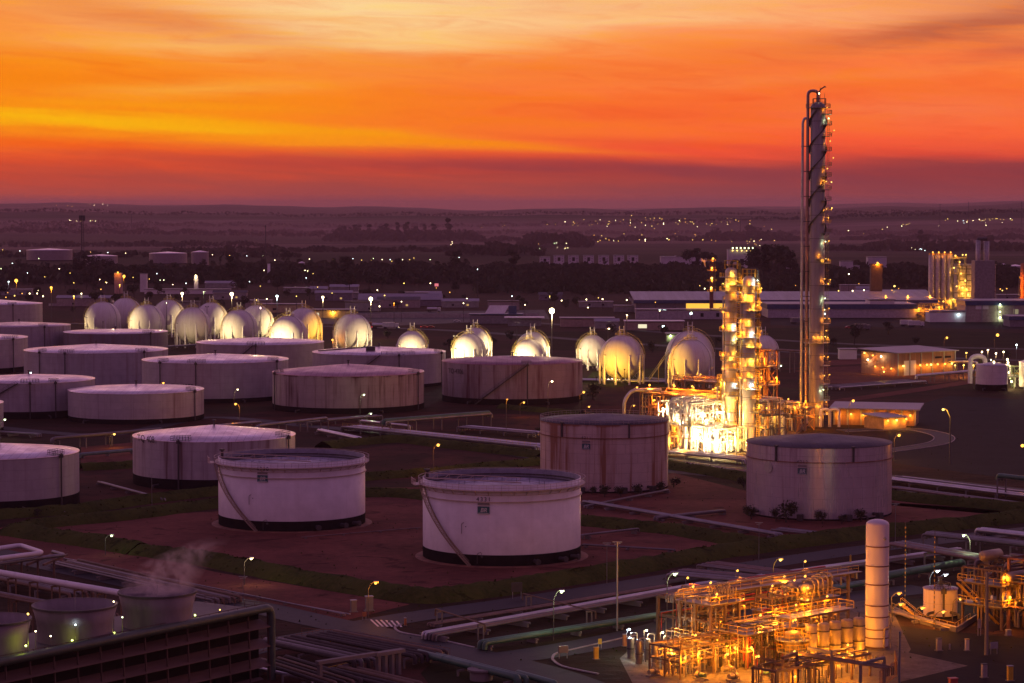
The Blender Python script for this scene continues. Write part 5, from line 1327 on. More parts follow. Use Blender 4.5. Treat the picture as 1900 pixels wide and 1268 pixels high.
frame('long raised orange lit deck with coolers left of the glaring pipes', (a4.x, a4.y + 2, 0), 7, 2, 5.2, 4, [6, 10.5], M_['op'], rz=GA - PI / 2 + R(2), pipes=26, pmats=('op', 'galv', 'op'), seed=16, decks=(10.5,), lamps=[(x_, y_, 13.2) for x_, y_ in ((3, 1), (8, 7), (12, 3), (16, 7), (21, 2), (26, 7), (30, 1), (34, 6))] + [(6, 0, 8.5), (18, 0, 8.5), (30, 0, 8.5)], lampw=3600, rmat=mat('orange_rail', (.5, .28, .06), .6), risers=8, dmat=M_['op'])
a5 = P(1248, 752)
frame('rear orange lit structure below the half shaded sphere', (a5.x, a5.y, 0), 4, 2, 5, 5, [5, 9], M_['op'], rz=GA - PI / 2 + R(2), pipes=16, pmats=('op', 'galv'), seed=18, decks=(9,), lamps=[(1, 1, 11.6), (7, 5, 11.6), (12, 1, 11.6), (18, 5, 11.6)], lampw=2200, rmat=M_['op'])
a6 = P(1243, 838)
frame('low orange lit structure beside the tall rusty tank', (a6.x + 1, a6.y + 8, 0), 2, 2, 4, 4, [4, 7.5], M_['op'], pipes=12, pmats=('op', 'galv'), seed=20, decks=(4, 7.5), lamps=[(2, 0, 6.4), (5, 2, 3), (7, 6, 9.5)], lampw=2200, rmat=M_['op'])
a7 = P(1440, 806)
frame('pipe structure between the twin columns and the tall splitter', (a7.x, a7.y, 0), 3, 2, 4.5, 5, [5, 9], M_['galv'], pipes=18, pmats=('white', 'silver', 'op'), seed=22, decks=(), lamps=[(1, 0, 7), (8, 0, 8), (12, 6, 10)], lampw=1500)
a8 = P(1478, 800)
frame('small frame at the splitter foot with orange lamps', (a8.x, a8.y - 2, 0), 2, 2, 4, 4, [4, 7], M_['op'], pipes=14, pmats=('white', 'op', 'galv'), seed=24, decks=(7,), lamps=[(0, 0, 9), (5, 1, 6), (8, 4, 9), (9, -1, 4)], lampw=1500)
# posts of the bent overhead line on the left
t = thing('bent_pipe', 'pale pipe rising and bending right at the left end of the orange deck', 'pipe', (P(1158, 790).x, P(1158, 790).y, 0))
MB().tube([(0, 0, 0), (0, 0, 8), (2.4, 0, 11.5), (12, .5, 11.5)], .6, 10, 2).build('pipe', M_['silver'], t)
MB().box((6, .5, 0), (.5, .5, 10.9), z0=0).build('support', M_['concrete'], t)
# floodlights of the bright unit (each a lamp on its own short post)
for i, (px, py, z_, kd, wt) in enumerate(((1290, 832, 3.2, 'warm', 9000), (1308, 842, 2.4, 'warm', 12000), (1330, 846, 2.2, 'warm', 14000), (1350, 846, 2.6, 'warm', 12000), (1372, 842, 3.0, 'gold', 9000), (1318, 822, 6, 'warm', 8000),
                                          (1345, 815, 8, 'gold', 7000), (1372, 820, 9, 'gold', 6000), (1300, 800, 10.5, 'gold', 5000), (1404, 826, 7, 'gold', 4500), (1247, 836, 2, 'sodium', 4000), (1262, 845, 3, 'sodium', 3500), (1430, 815, 4, 'gold', 3000))):
    q = P(px, py); t = thing('unit_floodlight', ['warm floodlight at the left foot of the glaring pipes', 'warm floodlight before the glaring pipes, second from the left', 'strongest floodlight before the glaring pipes', 'warm floodlight below the left twin column',
        'golden floodlight below the right twin column', 'warm floodlight on the second level of the glaring pipes', 'golden floodlight by the left column foot', 'golden floodlight by the right column foot', 'golden floodlight on top of the glaring pipes', 'golden floodlight right of the twin columns',
        'sodium floodlight by the rusty tank wall', 'sodium floodlight on the ground left of the glaring pipes', 'golden floodlight at the frame right of the twins'][i], 'floodlight', (q.x, q.y, 0), 0, 'floodlights in the glaring unit')
    MB().tube([(0, 0, 0), (0, 0, z_)], .07, 6).build('pole', M_['galv'], t)
    MB().ball((0, 0, z_ + .1), .3, 8, 6).build('bulb', BULB[kd], t)
    plight((0, -.2, z_ + .6), kd, wt * .8, t, .4)
# horizontal drum and tall exchangers in the unit
for i, (px, py, r_, h_, z_) in enumerate(((1296, 828, .9, 9, 2), (1312, 838, .7, 7, 2), (1338, 838, .8, 6, 2), (1424, 818, .7, 5, 2), (1452, 810, .6, 4, 2))):
    q = P(px, py); vessel(['white upright vessel at the left of the glaring pipes', 'white upright vessel amid the glaring pipes', 'white upright vessel under the left twin column', 'small pale vessel right of the twin columns', 'smallest pale vessel toward the splitter'][i], q, r_, h_, wp, z_, group='white upright vessels in the glaring unit')
# ---------------------------------------------------------------- foreground process unit (right)
def G(px, py): q = P(px, py); return (q.x, q.y, 0)
steel_b = mat('brown_steelwork', (.15, .09, .055), .7); M_['sb'] = steel_b
conc_p = M_['concrete']
lag = mat('dull_lagging', (.36, .29, .19), .5, .3, var=.25, scale=.5); M_['lag'] = lag
UB = 1050
frame('long two level pipe rack at the back of the foreground lit unit', G(1262, 1198), 9, 1, 4.6, 5, [4.4, 7.4], steel_b, pipes=44, pmats=('lag', 'sb', 'galv', 'red', 'lag'), seed=31, rad=(.07, .17), col=.45, beam=.3, decks=(),
      lamps=[(2, -.5, 9.4), (7, 5.5, 9.6), (14, -.5, 6), (19, 5.5, 9.6), (24, -.5, 8.8), (30, -.5, 5), (36, 5.4, 9.5), (9, -.8, 3), (22, -.8, 3)], lampw=UB, br=.2, brace=False)
rack('bundle of orange lit pipes lying on top of the foreground rack', (G(1262, 1198)[0] - 1, G(1262, 1198)[1] + 1, 0), (G(1262, 1198)[0] + 31, G(1262, 1198)[1] + 28.5, 0), 7.7, rp(7, 4, .1, .22, ['lag', 'galv', 'sb'], 0, 33), 4.6, sup=False, px=False, deck=(-2.6, 8.0))
q = G(1318, 1236)
frame('square stair tower topped with a ring of upright vent pipes', q, 2, 2, 3.2, 3.2, [3.6, 6.8, 9.2], steel_b, pipes=30, pmats=('lag', 'galv', 'dark'), seed=35, rad=(.06, .14), col=.4, decks=(3.6, 9.2), lamps=[(0, -.9, 11.2), (6.8, 6.8, 11.4), (3, -.9, 5.2), (7, 2, 5), (1, -.8, 2.6)], lampw=UB, br=.2, risers=6)
t = thing('vent_manifold', 'ring of upright orange lit vent pipes on the stair tower top', 'pipe manifold', (q[0] + 1.2, q[1] + 3.2, 9.55), GA)
for i in range(8):
    for j in range(2): MB().tube([(i * .62, j * 1.6, 0), (i * .62, j * 1.6, 1.7 + .5 * ((i * 3 + j) % 3))], .12, 7).tube([(i * .62, j * 1.6, 1.2), (i * .62, j * 1.6, 1.4)], .2, 7).build('vent_pipe', lag, t)
MB().tube([(-.3, .8, .4), (4.8, .8, .4)], .3, 8).build('header', lag, t)
q2 = G(1494, 1200)
frame('tall steel frame carrying cooler drums at the back right of the foreground unit', q2, 2, 2, 3.6, 3.2, [3.8, 7.2], steel_b, pipes=10, pmats=('lag', 'galv'), seed=37, rad=(.1, .2), col=.4, decks=(7.2,), lamps=[(-.5, -.5, 9.6), (7, -.3, 5.4), (7.5, 7, 9.8), (3, -.8, 5.2)], lampw=UB * 1.2, br=.2, risers=5)
for i in range(4):
    dx, dy = (i % 2) * 3.4 + 1.6, (i // 2) * 2.2 + 1.2
    w_ = Vector((q2[0], q2[1], 0)) + E1 * dx - E2 * dy
    t = hvessel(['front left cooler drum on the tall frame', 'front right cooler drum on the tall frame', 'rear left cooler drum on the tall frame', 'rear right cooler drum on the tall frame'][i], w_, GA, .75, 2.4, lag, 1.6, group='cooler drums on the tall frame'); t.location.z = 7.55
t = thing('loop_pipe', 'orange lit looping pipes above the cooler drums', 'pipe', (q2[0] + 1, q2[1] + 3, 7.6), GA)
for i in range(5): MB().tube([(i * 1.1, -1, .2), (i * 1.1, -1, 2.6 + .2 * i), (i * 1.1, 1.6, 2.6 + .2 * i), (i * 1.1, 1.6, .2)], .16, 7, .8).build('pipe', lag, t)
# tall white vessel
pink = mat('white_tall_vessel', (.62, .56, .56), .42, var=.08, scale=.15, stretch=(1, 1, .3)); Dv = 383.0; cv = AT(1626.5, 1210, Dv); kv = MPP(Dv)
zb = [ZD(p, Dv) for p in (1013, 1049, 1083, 1122, 1143, 1166, 1182, 1199)]
vessel('tall slender white vessel with dark hoops standing in the foreground unit', (cv.x, cv.y), 21.5 * kv, 20.0 - .8, pink, .8, zb, 40, 'tall_vessel', .45, bandm=mat('brown_hoop', (.16, .07, .05), .6))
t = bpy.data.objects['tall_vessel']
MB().ball((.9, -1.55, 17.9), .28, 8, 6).build('manhole', M_['grey'], t)
MB().tube([(.9, -1.8, .5), (.9, -2.0, 3.6), (1.6, -2.0, 4.0)], .14, 7, .4).build('side_pipe', lag, t)
MB().tube([(2.2, 0, 0), (2.2, 0, 7)], .1, 6).build('side_pipe', lag, t)
# five upright drums
for i, px in enumerate((1505, 1528, 1550, 1572, 1594)):
    w_ = P(1505, 1236) + E1 * (i * 2.45); Dd = w_.y; w_.x = AT(px, 1200, Dd).x
    t = vessel(['first', 'second', 'third', 'fourth', 'fifth'][i] + ' upright silver drum counted from the left under the railed walkway', (w_.x, w_.y + .4), .92, 3.7, lag, 2.4, (2.7, 5.1), 24, 'upright_drum', .35, group='five upright drums')
    MB().tube([(0, 0, 6.4), (0, 0, 7.1), (0, 1.2, 7.1)], .12, 6, .3).build('top_pipe', M_['dark'], t)
    for s in (-1, 1): MB().box((s * .6, -.5, 0), (.16, .16, 2.3), z0=0).build('support_leg', steel_b, t)
w0 = P(1505, 1236)
frame('railed walkway above the five upright drums', (w0.x - 2 + E2.x * -1.8, w0.y - E2.y * 1.8 - .5, 0), 3, 1, 4.6, 2.0, [7.0], steel_b, decks=(7.0,), lamps=[(1, 0, 9.2), (6, 2, 9.2), (11, 2.3, 9.2), (-.6, -.9, 4.4), (14.6, -.6, 3.4)], lampw=UB * 1.1, br=.17, rails=True, brace=False, col=.25)
for i, (x_, y_, z_) in enumerate(((-1.5, -2.0, 1.8), (2.2, -2.4, 1.2), (6, -2.6, 1.3), (9.5, -2.6, 1.4))):
    w_ = w0 + E1 * x_ + E2 * (-y_); t = thing('ground_lamp', ['low golden lamp under the first upright drum', 'low golden lamp under the second and third drums', 'low golden lamp under the fourth drum', 'low golden lamp beside the fifth drum'][i], 'lamp', (w_.x, w_.y, 0), 0, 'low lamps by the upright drums'); unit_lamp(t, (0, 0, z_), 'sodium', 1100, .15, 1.2)
for i, (px, py) in enumerate(((1292, 1256), (1345, 1258), (1402, 1262), (1560, 1266), (1240, 1250))):  # extra sodium lamps, added to light the dim front of the slab orange
    q = P(px, py); t = thing('ground_lamp', ['added post lamp in the crowded front left pipes', 'added post lamp before the stair tower foot', 'added post lamp in the front centre of the slab', 'added post lamp on the slab before the upright drums', 'added post lamp at the left edge of the slab'][i], 'lamp', (q.x, q.y, 0), 0, 'added post lamps on the slab'); unit_lamp(t, (0, 0, 3.6), 'sodium', 2600, .2, 3.5)
# round platform vessel
q = G(1470, 1238)
t = vessel('squat vessel ringed by a round railed platform in the middle of the foreground unit', q, 1.2, 4.2, lag, 1.0, (), 24, 'platform_vessel', .4)
ringplat(t, 1.2, 4.4, 0, R(359.9), 1.5, rm=M_['yellow']); ringplat(t, 1.2, 2.6, 0, R(359.9), 1.2, rm=M_['yellow']); unit_lamp(t, (0, -.4, 7.4), 'sodium', 1600, .2)
# crowded lower front of the unit
frame('low crowded frame of pumps and pipes at the front left of the foreground unit', G(1262, 1262), 4, 2, 3.6, 3.2, [2.6, 4.6], steel_b, pipes=40, pmats=('lag', 'galv', 'sb', 'dark', 'lag'), seed=41, rad=(.05, .12), col=.22, beam=.18, lamps=[(0, -.6, 3.4), (6, 3, 5.6), (11, -.5, 3.6), (14, 6, 5.6), (3, 6, 2.4)], lampw=UB * 1.3, br=.2, risers=22, brace=False)
frame('low frame of pipes right of the stair tower in the foreground unit', G(1385, 1244), 4, 2, 3.4, 3.2, [2.8, 5.2], steel_b, pipes=40, pmats=('lag', 'galv', 'red', 'dark'), seed=43, rad=(.05, .13), col=.22, beam=.18, decks=(5.2,), lamps=[(0, -.6, 3.6), (6, 3, 7.4), (10, -.5, 4), (13, 6, 7.2), (4, 6, 3)], lampw=UB * 1.3, br=.2, risers=18, brace=False)
frame('front right low rack of brown pipes before the upright drums', G(1440, 1290), 5, 1, 4.2, 4.5, [3.4], steel_b, pipes=16, pmats=('lag', 'sb', 'dark'), seed=45, rad=(.06, .14), col=.3, beam=.25, lamps=[(3, -.6, 2.4), (9, 4.8, 4.6), (15, 4.8, 3), (19, 3, 4.6)], lampw=UB * 1.3, br=.18, risers=4, brace=False)
# small pumps and vessels on the slab
rd = random.Random(5)
names = ['at the far left of the slab', 'second from the left on the slab', 'third from the left on the slab', 'fourth from the left on the slab', 'fifth from the left, beside the tall ladder']
for i, (px, py) in enumerate(((1170, 1222), (1186, 1232), (1202, 1224), (1216, 1238), (1232, 1228))):
    q = G(px, py); t = vessel('small grey upright filter pot ' + names[i], q, .55, 2.2 + .4 * (i % 2), M_['galv'], .9, (1.6,), 16, 'filter_pot', .5, group='grey filter pots')
    MB().tube([(0, 0, 3.3), (0, 0, 4.0), (1.0, 0, 4.0), (1.0, 0, .3)], .1, 6, .3).build('top_pipe', M_['galv'], t)
    if i in (0, 2, 4): unit_lamp(t, (-.6, 0, 4.6), 'cool' if i == 0 else 'warm', 900, .16, 2)
for i, (px, py, rz) in enumerate(((1212, 1256), (1300, 1262), (1360, 1266), (1420, 1262), (1348, 1250), (1250, 1244)) and [(1212, 1256, 0), (1300, 1262, 1), (1360, 1264, 0), (1420, 1258, 1), (1348, 1250, 0), (1250, 1244, 1)]):
    q = G(px, py); t = thing('pump_set', 'small motor pump on a plinth ' + ['left of the crowded frame', 'under the crowded frame', 'in front of the stair tower', 'at the front centre of the slab', 'at the foot of the stair tower', 'beside the grey filter pots'][i], 'pump', q, GA + rz * PI / 2, 'motor pumps on the slab')
    MB().box((0, 0, 0), (2.2, .9, .3), z0=.03).build('plinth', conc_p, t); MB().tube([(-.9, 0, .8), (.1, 0, .8)], .38, 10).build('motor', M_['green'] if i % 2 else lag, t)
    MB().tube([(.2, 0, .8), (.75, 0, .8)], .5, 12).tube([(.5, 0, .8), (.5, 0, 1.9), (.5, .8, 1.9)], .13, 7, .3).build('pump_casing', lag, t)
frame('small crowded pipe frame between the filter pots and the stair tower', G(1262, 1226), 3, 1, 3.2, 3.0, [2.4, 4.4], steel_b, pipes=26, pmats=('lag', 'galv', 'dark', 'sb'), seed=91, rad=(.05, .13), col=.2, beam=.16, lamps=[(1, -.6, 3.2), (6, 3, 5.6), (9, -.4, 2.6)], lampw=UB * .9, br=.17, risers=14, brace=False)
frame('three level frame of thin pipes behind the round railed platform', G(1432, 1206), 3, 1, 3.2, 3.4, [3.0, 5.8, 8.2], steel_b, pipes=30, pmats=('lag', 'galv', 'red', 'dark'), seed=92, rad=(.05, .14), col=.3, beam=.2, decks=(5.8,), lamps=[(1, -.6, 4.4), (6, -.6, 7.6), (9, 3.6, 9.8), (3, 3, 9.6)], lampw=UB, br=.17, risers=12, brace=False)
# goal post frames at the bottom edge
def portal(label, p0, p1, h, m_=conc_p, wd=.45, group='concrete portals at the bottom right'):
    a, b_ = P(*p0), P(*p1); t = thing('pipe_portal', label, 'portal', (a.x, a.y, 0), 0, group); d = b_ - a
    MB().box((0, 0, 0), (wd, wd, h), z0=0).build('post', m_, t); MB().box((d.x, d.y, 0), (wd, wd, h), z0=0).build('post', m_, t)
    MB().bar((0, 0, h + .2), (d.x, d.y, h + .2), wd, .4).build('crossbeam', m_, t)
portal('concrete portal at the bottom of the foreground unit, left of two', (1500, 1262), (1543, 1272), 4.6)
portal('concrete portal at the bottom of the foreground unit, nearer the tall vessel', (1596, 1284), (1640, 1272), 3.9)
portal('brown portal at the bottom left of the drums', (1452, 1282), (1478, 1272), 4.6, steel_b)
rack('long brown pipes sloping down to the right in front of the drums', (G(1478, 1262)), (G(1650, 1290)), 3.9, rp(5, 2.4, .08, .15, ['sb', 'dark', 'lag', 'sb'], 0, 47), 30, sup=False, px=False)
# fence
def fence(label, pts, h=1.6, step=.6, m_=None, name='steel_fence', group=None):
    q = [P(*p) for p in pts]; t = thing(name, label, 'fence', q[0], 0, group); o = q[0]; q = [p - o for p in q]; m_ = m_ or M_['rust']
    b = MB()
    for a, c in zip(q, q[1:]):
        for zz in (.2, h * .95): b.bar(a + Vector((0, 0, zz)), c + Vector((0, 0, zz)), .06)
        k = int((c - a).length / step)
        for i in range(k + 1): p = a.lerp(c, i / max(k, 1)); b.bar(p, p + Vector((0, 0, h)), .05)
    b.build('fence_panel', m_, t)
    return t
fence('rusty picket fence at the right front corner of the slab', [(1632, 1278), (1664, 1256), (1660, 1236)], 2.6, .5)
fence('post and rail fence along the left edge of the front road', [(560, 1182), (640, 1186), (700, 1196), (760, 1208), (835, 1220)], 1.5, 1.2, M_['rust'])
fence('low fence by the yellow valve left of the crossing', [(480, 1212), (540, 1196), (600, 1184)], 1.5, 1.2, M_['rust'])
fence('yellow guard rail around the small white tank bund', [(1655, 1130), (1700, 1150), (1772, 1168), (1800, 1150)], 1.1, 1.8, M_['yellow'])
# bund round the small railed tank
def wall(label, pts, h, w_, m_, name='bund_wall', cat='wall', group=None):
    q = [P(*p) for p in pts]; t = MB(); o = q[0]
    for a, c in zip(q, q[1:]): t.bar(a - o + Vector((0, 0, h / 2)), c - o + Vector((0, 0, h / 2)), w_, h)
    ob = t.build(name, m_, None, loc=o); return tag(ob, label, cat, group)
wall('low concrete bund wall round the small railed white tank', [(1660, 1136), (1710, 1158), (1775, 1174), (1812, 1150)], .9, .3, conc_p)
# little steps left of the bund
t = thing('access_stair', 'small orange lit stair left of the railed white tank', 'stair', G(1672, 1148), R(-20)); b = MB(); r_ = MB()
for i in range(9): b.box((i * .42, 0, 2.6 - i * .3), (.4, 1.0, .08))
b.bar((0, -.5, 2.5), (3.6, -.5, -.1), .1, .25).bar((0, .5, 2.5), (3.6, .5, -.1), .1, .25); b.build('stair_flight', M_['yellow'], t)
r_.bar((0, -.5, 3.6), (3.6, -.5, .9), .06).bar((0, .5, 3.6), (3.6, .5, .9), .06).bar((0, -.5, 2.6), (0, -.5, 3.6), .06).bar((3.6, -.5, 0), (3.6, -.5, .9), .06); r_.build('stair_railing', M_['yellow'], t)
rack('orange lit pipes along the bund of the small railed tank', (1655, 1140), (1770, 1172), .5, rp(4, 2.2, .1, .16, ['lag', 'galv'], 0, 49), 4)
# ---------------------------------------------------------------- right hand structure
frame('brown process structure with orange lit stairs right of the railed white tank', G(1858, 1170), 4, 2, 4.4, 4, [3.6, 7.2, 9.8], steel_b, pipes=26, pmats=('lag', 'sb', 'pipe'), seed=51, rad=(.12, .34), col=.4, decks=(3.6, 7.2), lamps=[(-.5, -.5, 9), (.5, -1, 5.6), (6, -1, 5.4), (12, -1, 9.2), (17, 2, 5.6)], lampw=UB * 1.2, br=.24, risers=8)
frame('dark tall structure cut by the right edge', G(1945, 1180), 4, 2, 4.4, 4, [4, 8, 12], M_['rust'], pipes=16, pmats=('sb', 'pipe'), seed=53, rad=(.15, .35), col=.45, decks=(8,), lamps=[(1, -1, 7)], lampw=UB * .6, br=.2, risers=6)
for i, (dx, dy, z_) in enumerate(((3, -1, 7.6), (8, 3, 7.6), (5, 6, 10.2))):
    w_ = Vector(G(1858, 1170)) + E1 * dx - E2 * dy; t = hvessel('lagged horizontal drum ' + ['on the middle deck of the right structure', 'behind the first drum on the right structure', 'on top of the right structure'][i], (w_.x, w_.y), GA, .9, 4.5, lag, 1.3, group='drums on the right structure'); t.location.z = z_
t = thing('access_stair', 'steep orange lit stair on the left side of the brown structure', 'stair', (G(1830, 1160)[0] - 1, G(1830, 1160)[1], 0), R(10)); b = MB()
for i in range(24): b.box((i * .3 - 4, 0, 7.2 - i * .3), (.3, 1.1, .06))
b.bar((-4, -.55, 7.1), (3.1, -.55, .1), .1, .3).bar((-4, .55, 7.1), (3.1, .55, .1), .1, .3).bar((-4, -.55, 8.2), (3.1, -.55, 1.2), .07).bar((-4, .55, 8.2), (3.1, .55, 1.2), .07); b.build('stair_flight', M_['yellow'], t)

# ---------------------------------------------------------------- yard furniture
def kiosk(label, px, py, sz, m_, name='service_kiosk', cat='kiosk', head=None, rz=.3, legs=False, group=None):
    q = G(px, py); t = thing(name, label, cat, q, rz, group)
    if legs:
        for s in (-1, 1): MB().box((s * sz[0] * .4, 0, 0), (.1, .1, sz[2] * .5), z0=0).build('leg', M_['grey'], t)
        MB().box((0, 0, 0), (sz[0], sz[1], sz[2] * .55), z0=sz[2] * .45).build('board', m_, t, bevel=.03)
    else:
        MB().box((0, 0, 0), sz, z0=0.12).build('body', m_, t, bevel=.05); MB().box((0, 0, 0), (sz[0] * 1.4, sz[1] * 1.4, .12), z0=.03).build('plinth', conc_p, t)
        MB().box((0, 0, 0), (sz[0] * 1.1, sz[1] * 1.15, .12), z0=sz[2] + .12).build('lid', head or M_['grey'], t)
    return t
kw = mat('dull_white', (.30, .27, .26), .6)
kiosk('pale and black service pump on an island in the yard, nearest the railed tank', 1742, 1208, (.8, .6, 1.8), kw, 'service_pump', 'pump', M_['dark'])
kiosk('small yellow topped post box in the yard right of the service pump', 1794, 1208, (.6, .5, 1.7), M_['cream'], 'post_box', 'box', M_['yellow'])
kiosk('black and pale service pump near the bottom edge', 1826, 1258, (.8, .6, 1.9), kw, 'service_pump', 'pump', M_['dark'])
kiosk('yellow hose box near the bottom right corner', 1874, 1264, (.8, .6, 2.1), M_['yellow'], 'hose_box', 'box')
kiosk('red fire hose box standing at the bottom edge', 1768, 1276, (1.2, .9, 1.2), M_['red'], 'fire_box', 'box', M_['red'])
kiosk('white notice board on legs in the dark yard', 1844, 1214, (1.4, .15, 1.9), kw, 'notice_board', 'sign', legs=True)
kiosk('tall narrow white sign beside the concrete post', 1817, 1180, (.6, .15, 2.8), kw, 'notice_board', 'sign', legs=True)
kiosk('small white box at the edge of the gravel behind the yard', 1871, 1180, (.8, .6, .8), kw, 'post_box', 'box')
kiosk('short white bollard in the middle of the yard', 1762, 1206, (.2, .2, .7), kw, 'bollard', 'bollard')
kiosk('grey two panel board by the curved kerb in the front road', 1045, 1222, (1.6, .4, 2.0), M_['galv'], 'notice_board', 'sign', legs=True)
kiosk('yellow and green valve box left of the foreground unit', 1106, 1224, (.7, .6, 1.7), M_['yellow'], 'valve_box', 'box', M_['yellow'])
kiosk('yellow warning sign behind the valve box', 1113, 1204, (.6, .15, 1.6), M_['yellow'], 'warning_sign', 'sign', legs=True)
kiosk('orange post box at the left corner of the foreground unit', 1159, 1200, (.6, .5, 1.8), M_['orange'], 'post_box', 'box')
kiosk('left grey electrical kiosk on the dirt by the crossing', 656, 1136, (1.0, .8, 1.9), M_['galv'], 'electrical_kiosk', 'kiosk')
kiosk('right grey electrical kiosk on the dirt by the crossing', 685, 1134, (1.3, .9, 2.4), M_['galv'], 'electrical_kiosk', 'kiosk')
kiosk('small yellow sign by the kerb near the crossing', 676, 1151, (.7, .15, 1.4), M_['orange'], 'warning_sign', 'sign', legs=True)
kiosk('orange hydrant at the tip of the road island', 752, 1162, (.35, .35, 1.2), M_['orange'], 'hydrant', 'hydrant')
kiosk('dark board on two legs on the bank below tank 4331', 959, 1112, (2.0, .2, 3.0), M_['dark'], 'notice_board', 'sign', legs=True)
kiosk('yellow valve wheel box at the low fence left of the crossing', 537, 1202, (.9, .7, 1.2), M_['yellow'], 'valve_box', 'box', M_['yellow'])
# concrete chamber and bottles at the bottom
t = thing('concrete_chamber', 'round concrete chamber with a slab lid among the grass at the bottom', 'manhole', G(893, 1262)); MB().lathe([(1.7, 0), (1.7, 1.4), (1.65, 1.45)], 24).build('chamber', conc_p, t)
MB().lathe([(2.1, 1.45), (2.1, 1.7), (.5, 1.72), (.48, 1.6)], 24, smooth=False).build('lid', conc_p, t)
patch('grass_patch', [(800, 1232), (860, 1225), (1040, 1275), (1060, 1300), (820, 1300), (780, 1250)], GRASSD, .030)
# pipe field bottom centre
M_['dpipe'] = mat('dark_lagged_pipe', (.055, .040, .038), .8)
PB = 'dark pipe field at the bottom centre'
rack('dark brown pipes fanning down right at the bottom, rearmost bundle', (600, 1196), (800, 1236), 1.6, rp(6, 8, .25, .4, ['dpipe', 'dpipe', 'sb'], 0, 61), 9, group=PB)
rack('dark brown pipes at the bottom in front of the rear bundle', (510, 1212), (690, 1252), 2.0, rp(6, 8, .25, .42, ['dpipe', 'dpipe', 'pipe'], 0, 62), 9, group=PB)
rack('nearest dark pipes at the bottom beside the tall vertical pipe', (500, 1240), (640, 1285), 1.2, rp(5, 7, .25, .4, ['dpipe', 'dpipe', 'sb'], 0, 63), 8, group=PB)
rack('dark pipe bundle crossing under the concrete portal', (620, 1256), (760, 1290), 1.0, rp(4, 6, .25, .4, ['dpipe', 'dpipe', 'sb'], 0, 64), 7, group=PB)
rack('fat dark green pipe bending toward the bottom edge', (775, 1230), (960, 1278), 1.0, [(0, 0, .6, 'green'), (1.6, 0, .45, 'green')], 3, group=PB)
rack('short green pipe stub by the round concrete chamber', (960, 1262), (1030, 1282), .6, [(0, 0, .5, 'green')], 2, group=PB)
rack('thin yellow pipe low across the dark pipe field', (560, 1262), (650, 1240), .8, [(0, 0, .10, 'yellow')], 1, group=PB)
rack('bright silver duct at the bottom beside the vertical pipe', (470, 1252), (580, 1276), .8, [(0, 0, .3, 'silver'), (.8, 0, .2, 'silver')], 2, group=PB)
t = thing('pipe_portal', 'stout three legged concrete portal among the dark pipes', 'portal', G(702, 1258), GA, None)
for i in range(4): MB().box((i * 1.3, 0, 0), (.5, .7, 3.4), z0=0).build('post', conc_p, t)
MB().box((2, 0, 3.6), (5.6, 1.2, .5)).build('crossbeam', conc_p, t); MB().box((-6.0, 0, 3.7), (11, .9, .5)).build('side_beam', conc_p, t); MB().box((-11, 0, 0), (.5, .7, 3.4), z0=0).build('post', conc_p, t)
# pipe bridges over the small ditch right of the crossing
rack('thin brown pipe bridge with one post over the pipe track', (808, 1160), (900, 1190), 2.6, [(0, 0, .14, 'sb')], 1, 12, .2)
rack('second thin brown pipe bridge further along the pipe track', (970, 1130), (1105, 1165), 2.6, [(0, 0, .12, 'sb')], 1, 12, .2)

# ---------------------------------------------------------------- cooling tower with fan stacks (bottom left)
f0 = Vector((-72.0, 308.6, 0)); f1 = Vector((-36.9, 358.0, 0)); d = (f1 - f0); ln = d.length; rz = math.atan2(d.y, d.x); HT = 10.3
t = thing('cooling_tower', 'dark louvred cooling tower box crossing the bottom left corner', 'cooling tower', f0, rz)
dk = mat('tower_timber', (.10, .06, .05), .8); lv = mat('louvre_board', (.13, .075, .06), .75, scale=.5, stretch=(.2, 1, 1))
MB().box((ln / 2, 7.4, HT / 2 - .2), (ln - .4, 13, HT - .4)).build('body', M_['black'], t)
for i in range(4):
    z_ = -.6 + i * 2.9; b = MB(); b.add([(0, -1.3, z_), (ln, -1.3, z_), (ln, .8, z_ + .95), (0, .8, z_ + .95), (0, -1.3, z_ - .08), (ln, -1.3, z_ - .08), (ln, .8, z_ + .87), (0, .8, z_ + .87)],
        [(0, 1, 2, 3), (7, 6, 5, 4), (0, 4, 5, 1), (1, 5, 6, 2), (2, 6, 7, 3), (3, 7, 4, 0)]); b.build('louvre', lv, t)
for i in range(15): MB().bar((ln * i / 14, -1.15, 0), (ln * i / 14, -.7, HT - .2), .16, .25).build('frame_post', dk, t)
MB().tube([(-4, -.9, HT + .55), (ln + .6, -.9, HT + .55), (ln + .6, -.9, -1)], .62, 14, 1.4).build('header_pipe', mat('header_green', (.05, .075, .06), .5), t)
MB().box((ln / 2, 6.8, HT - .02), (ln + .4, 14.2, .3)).build('fan_deck', M_['dark'], t)
MB().rail([(0, -.2, HT + .1), (ln, -.2, HT + .1), (ln, 13.8, HT + .1)], 1.1, .04, 2).build('railing', dk, t)
stackm = mat('fan_stack_panel', (.21, .18, .19), .7, scale=.3, stretch=(1, 1, .3), var=.35)
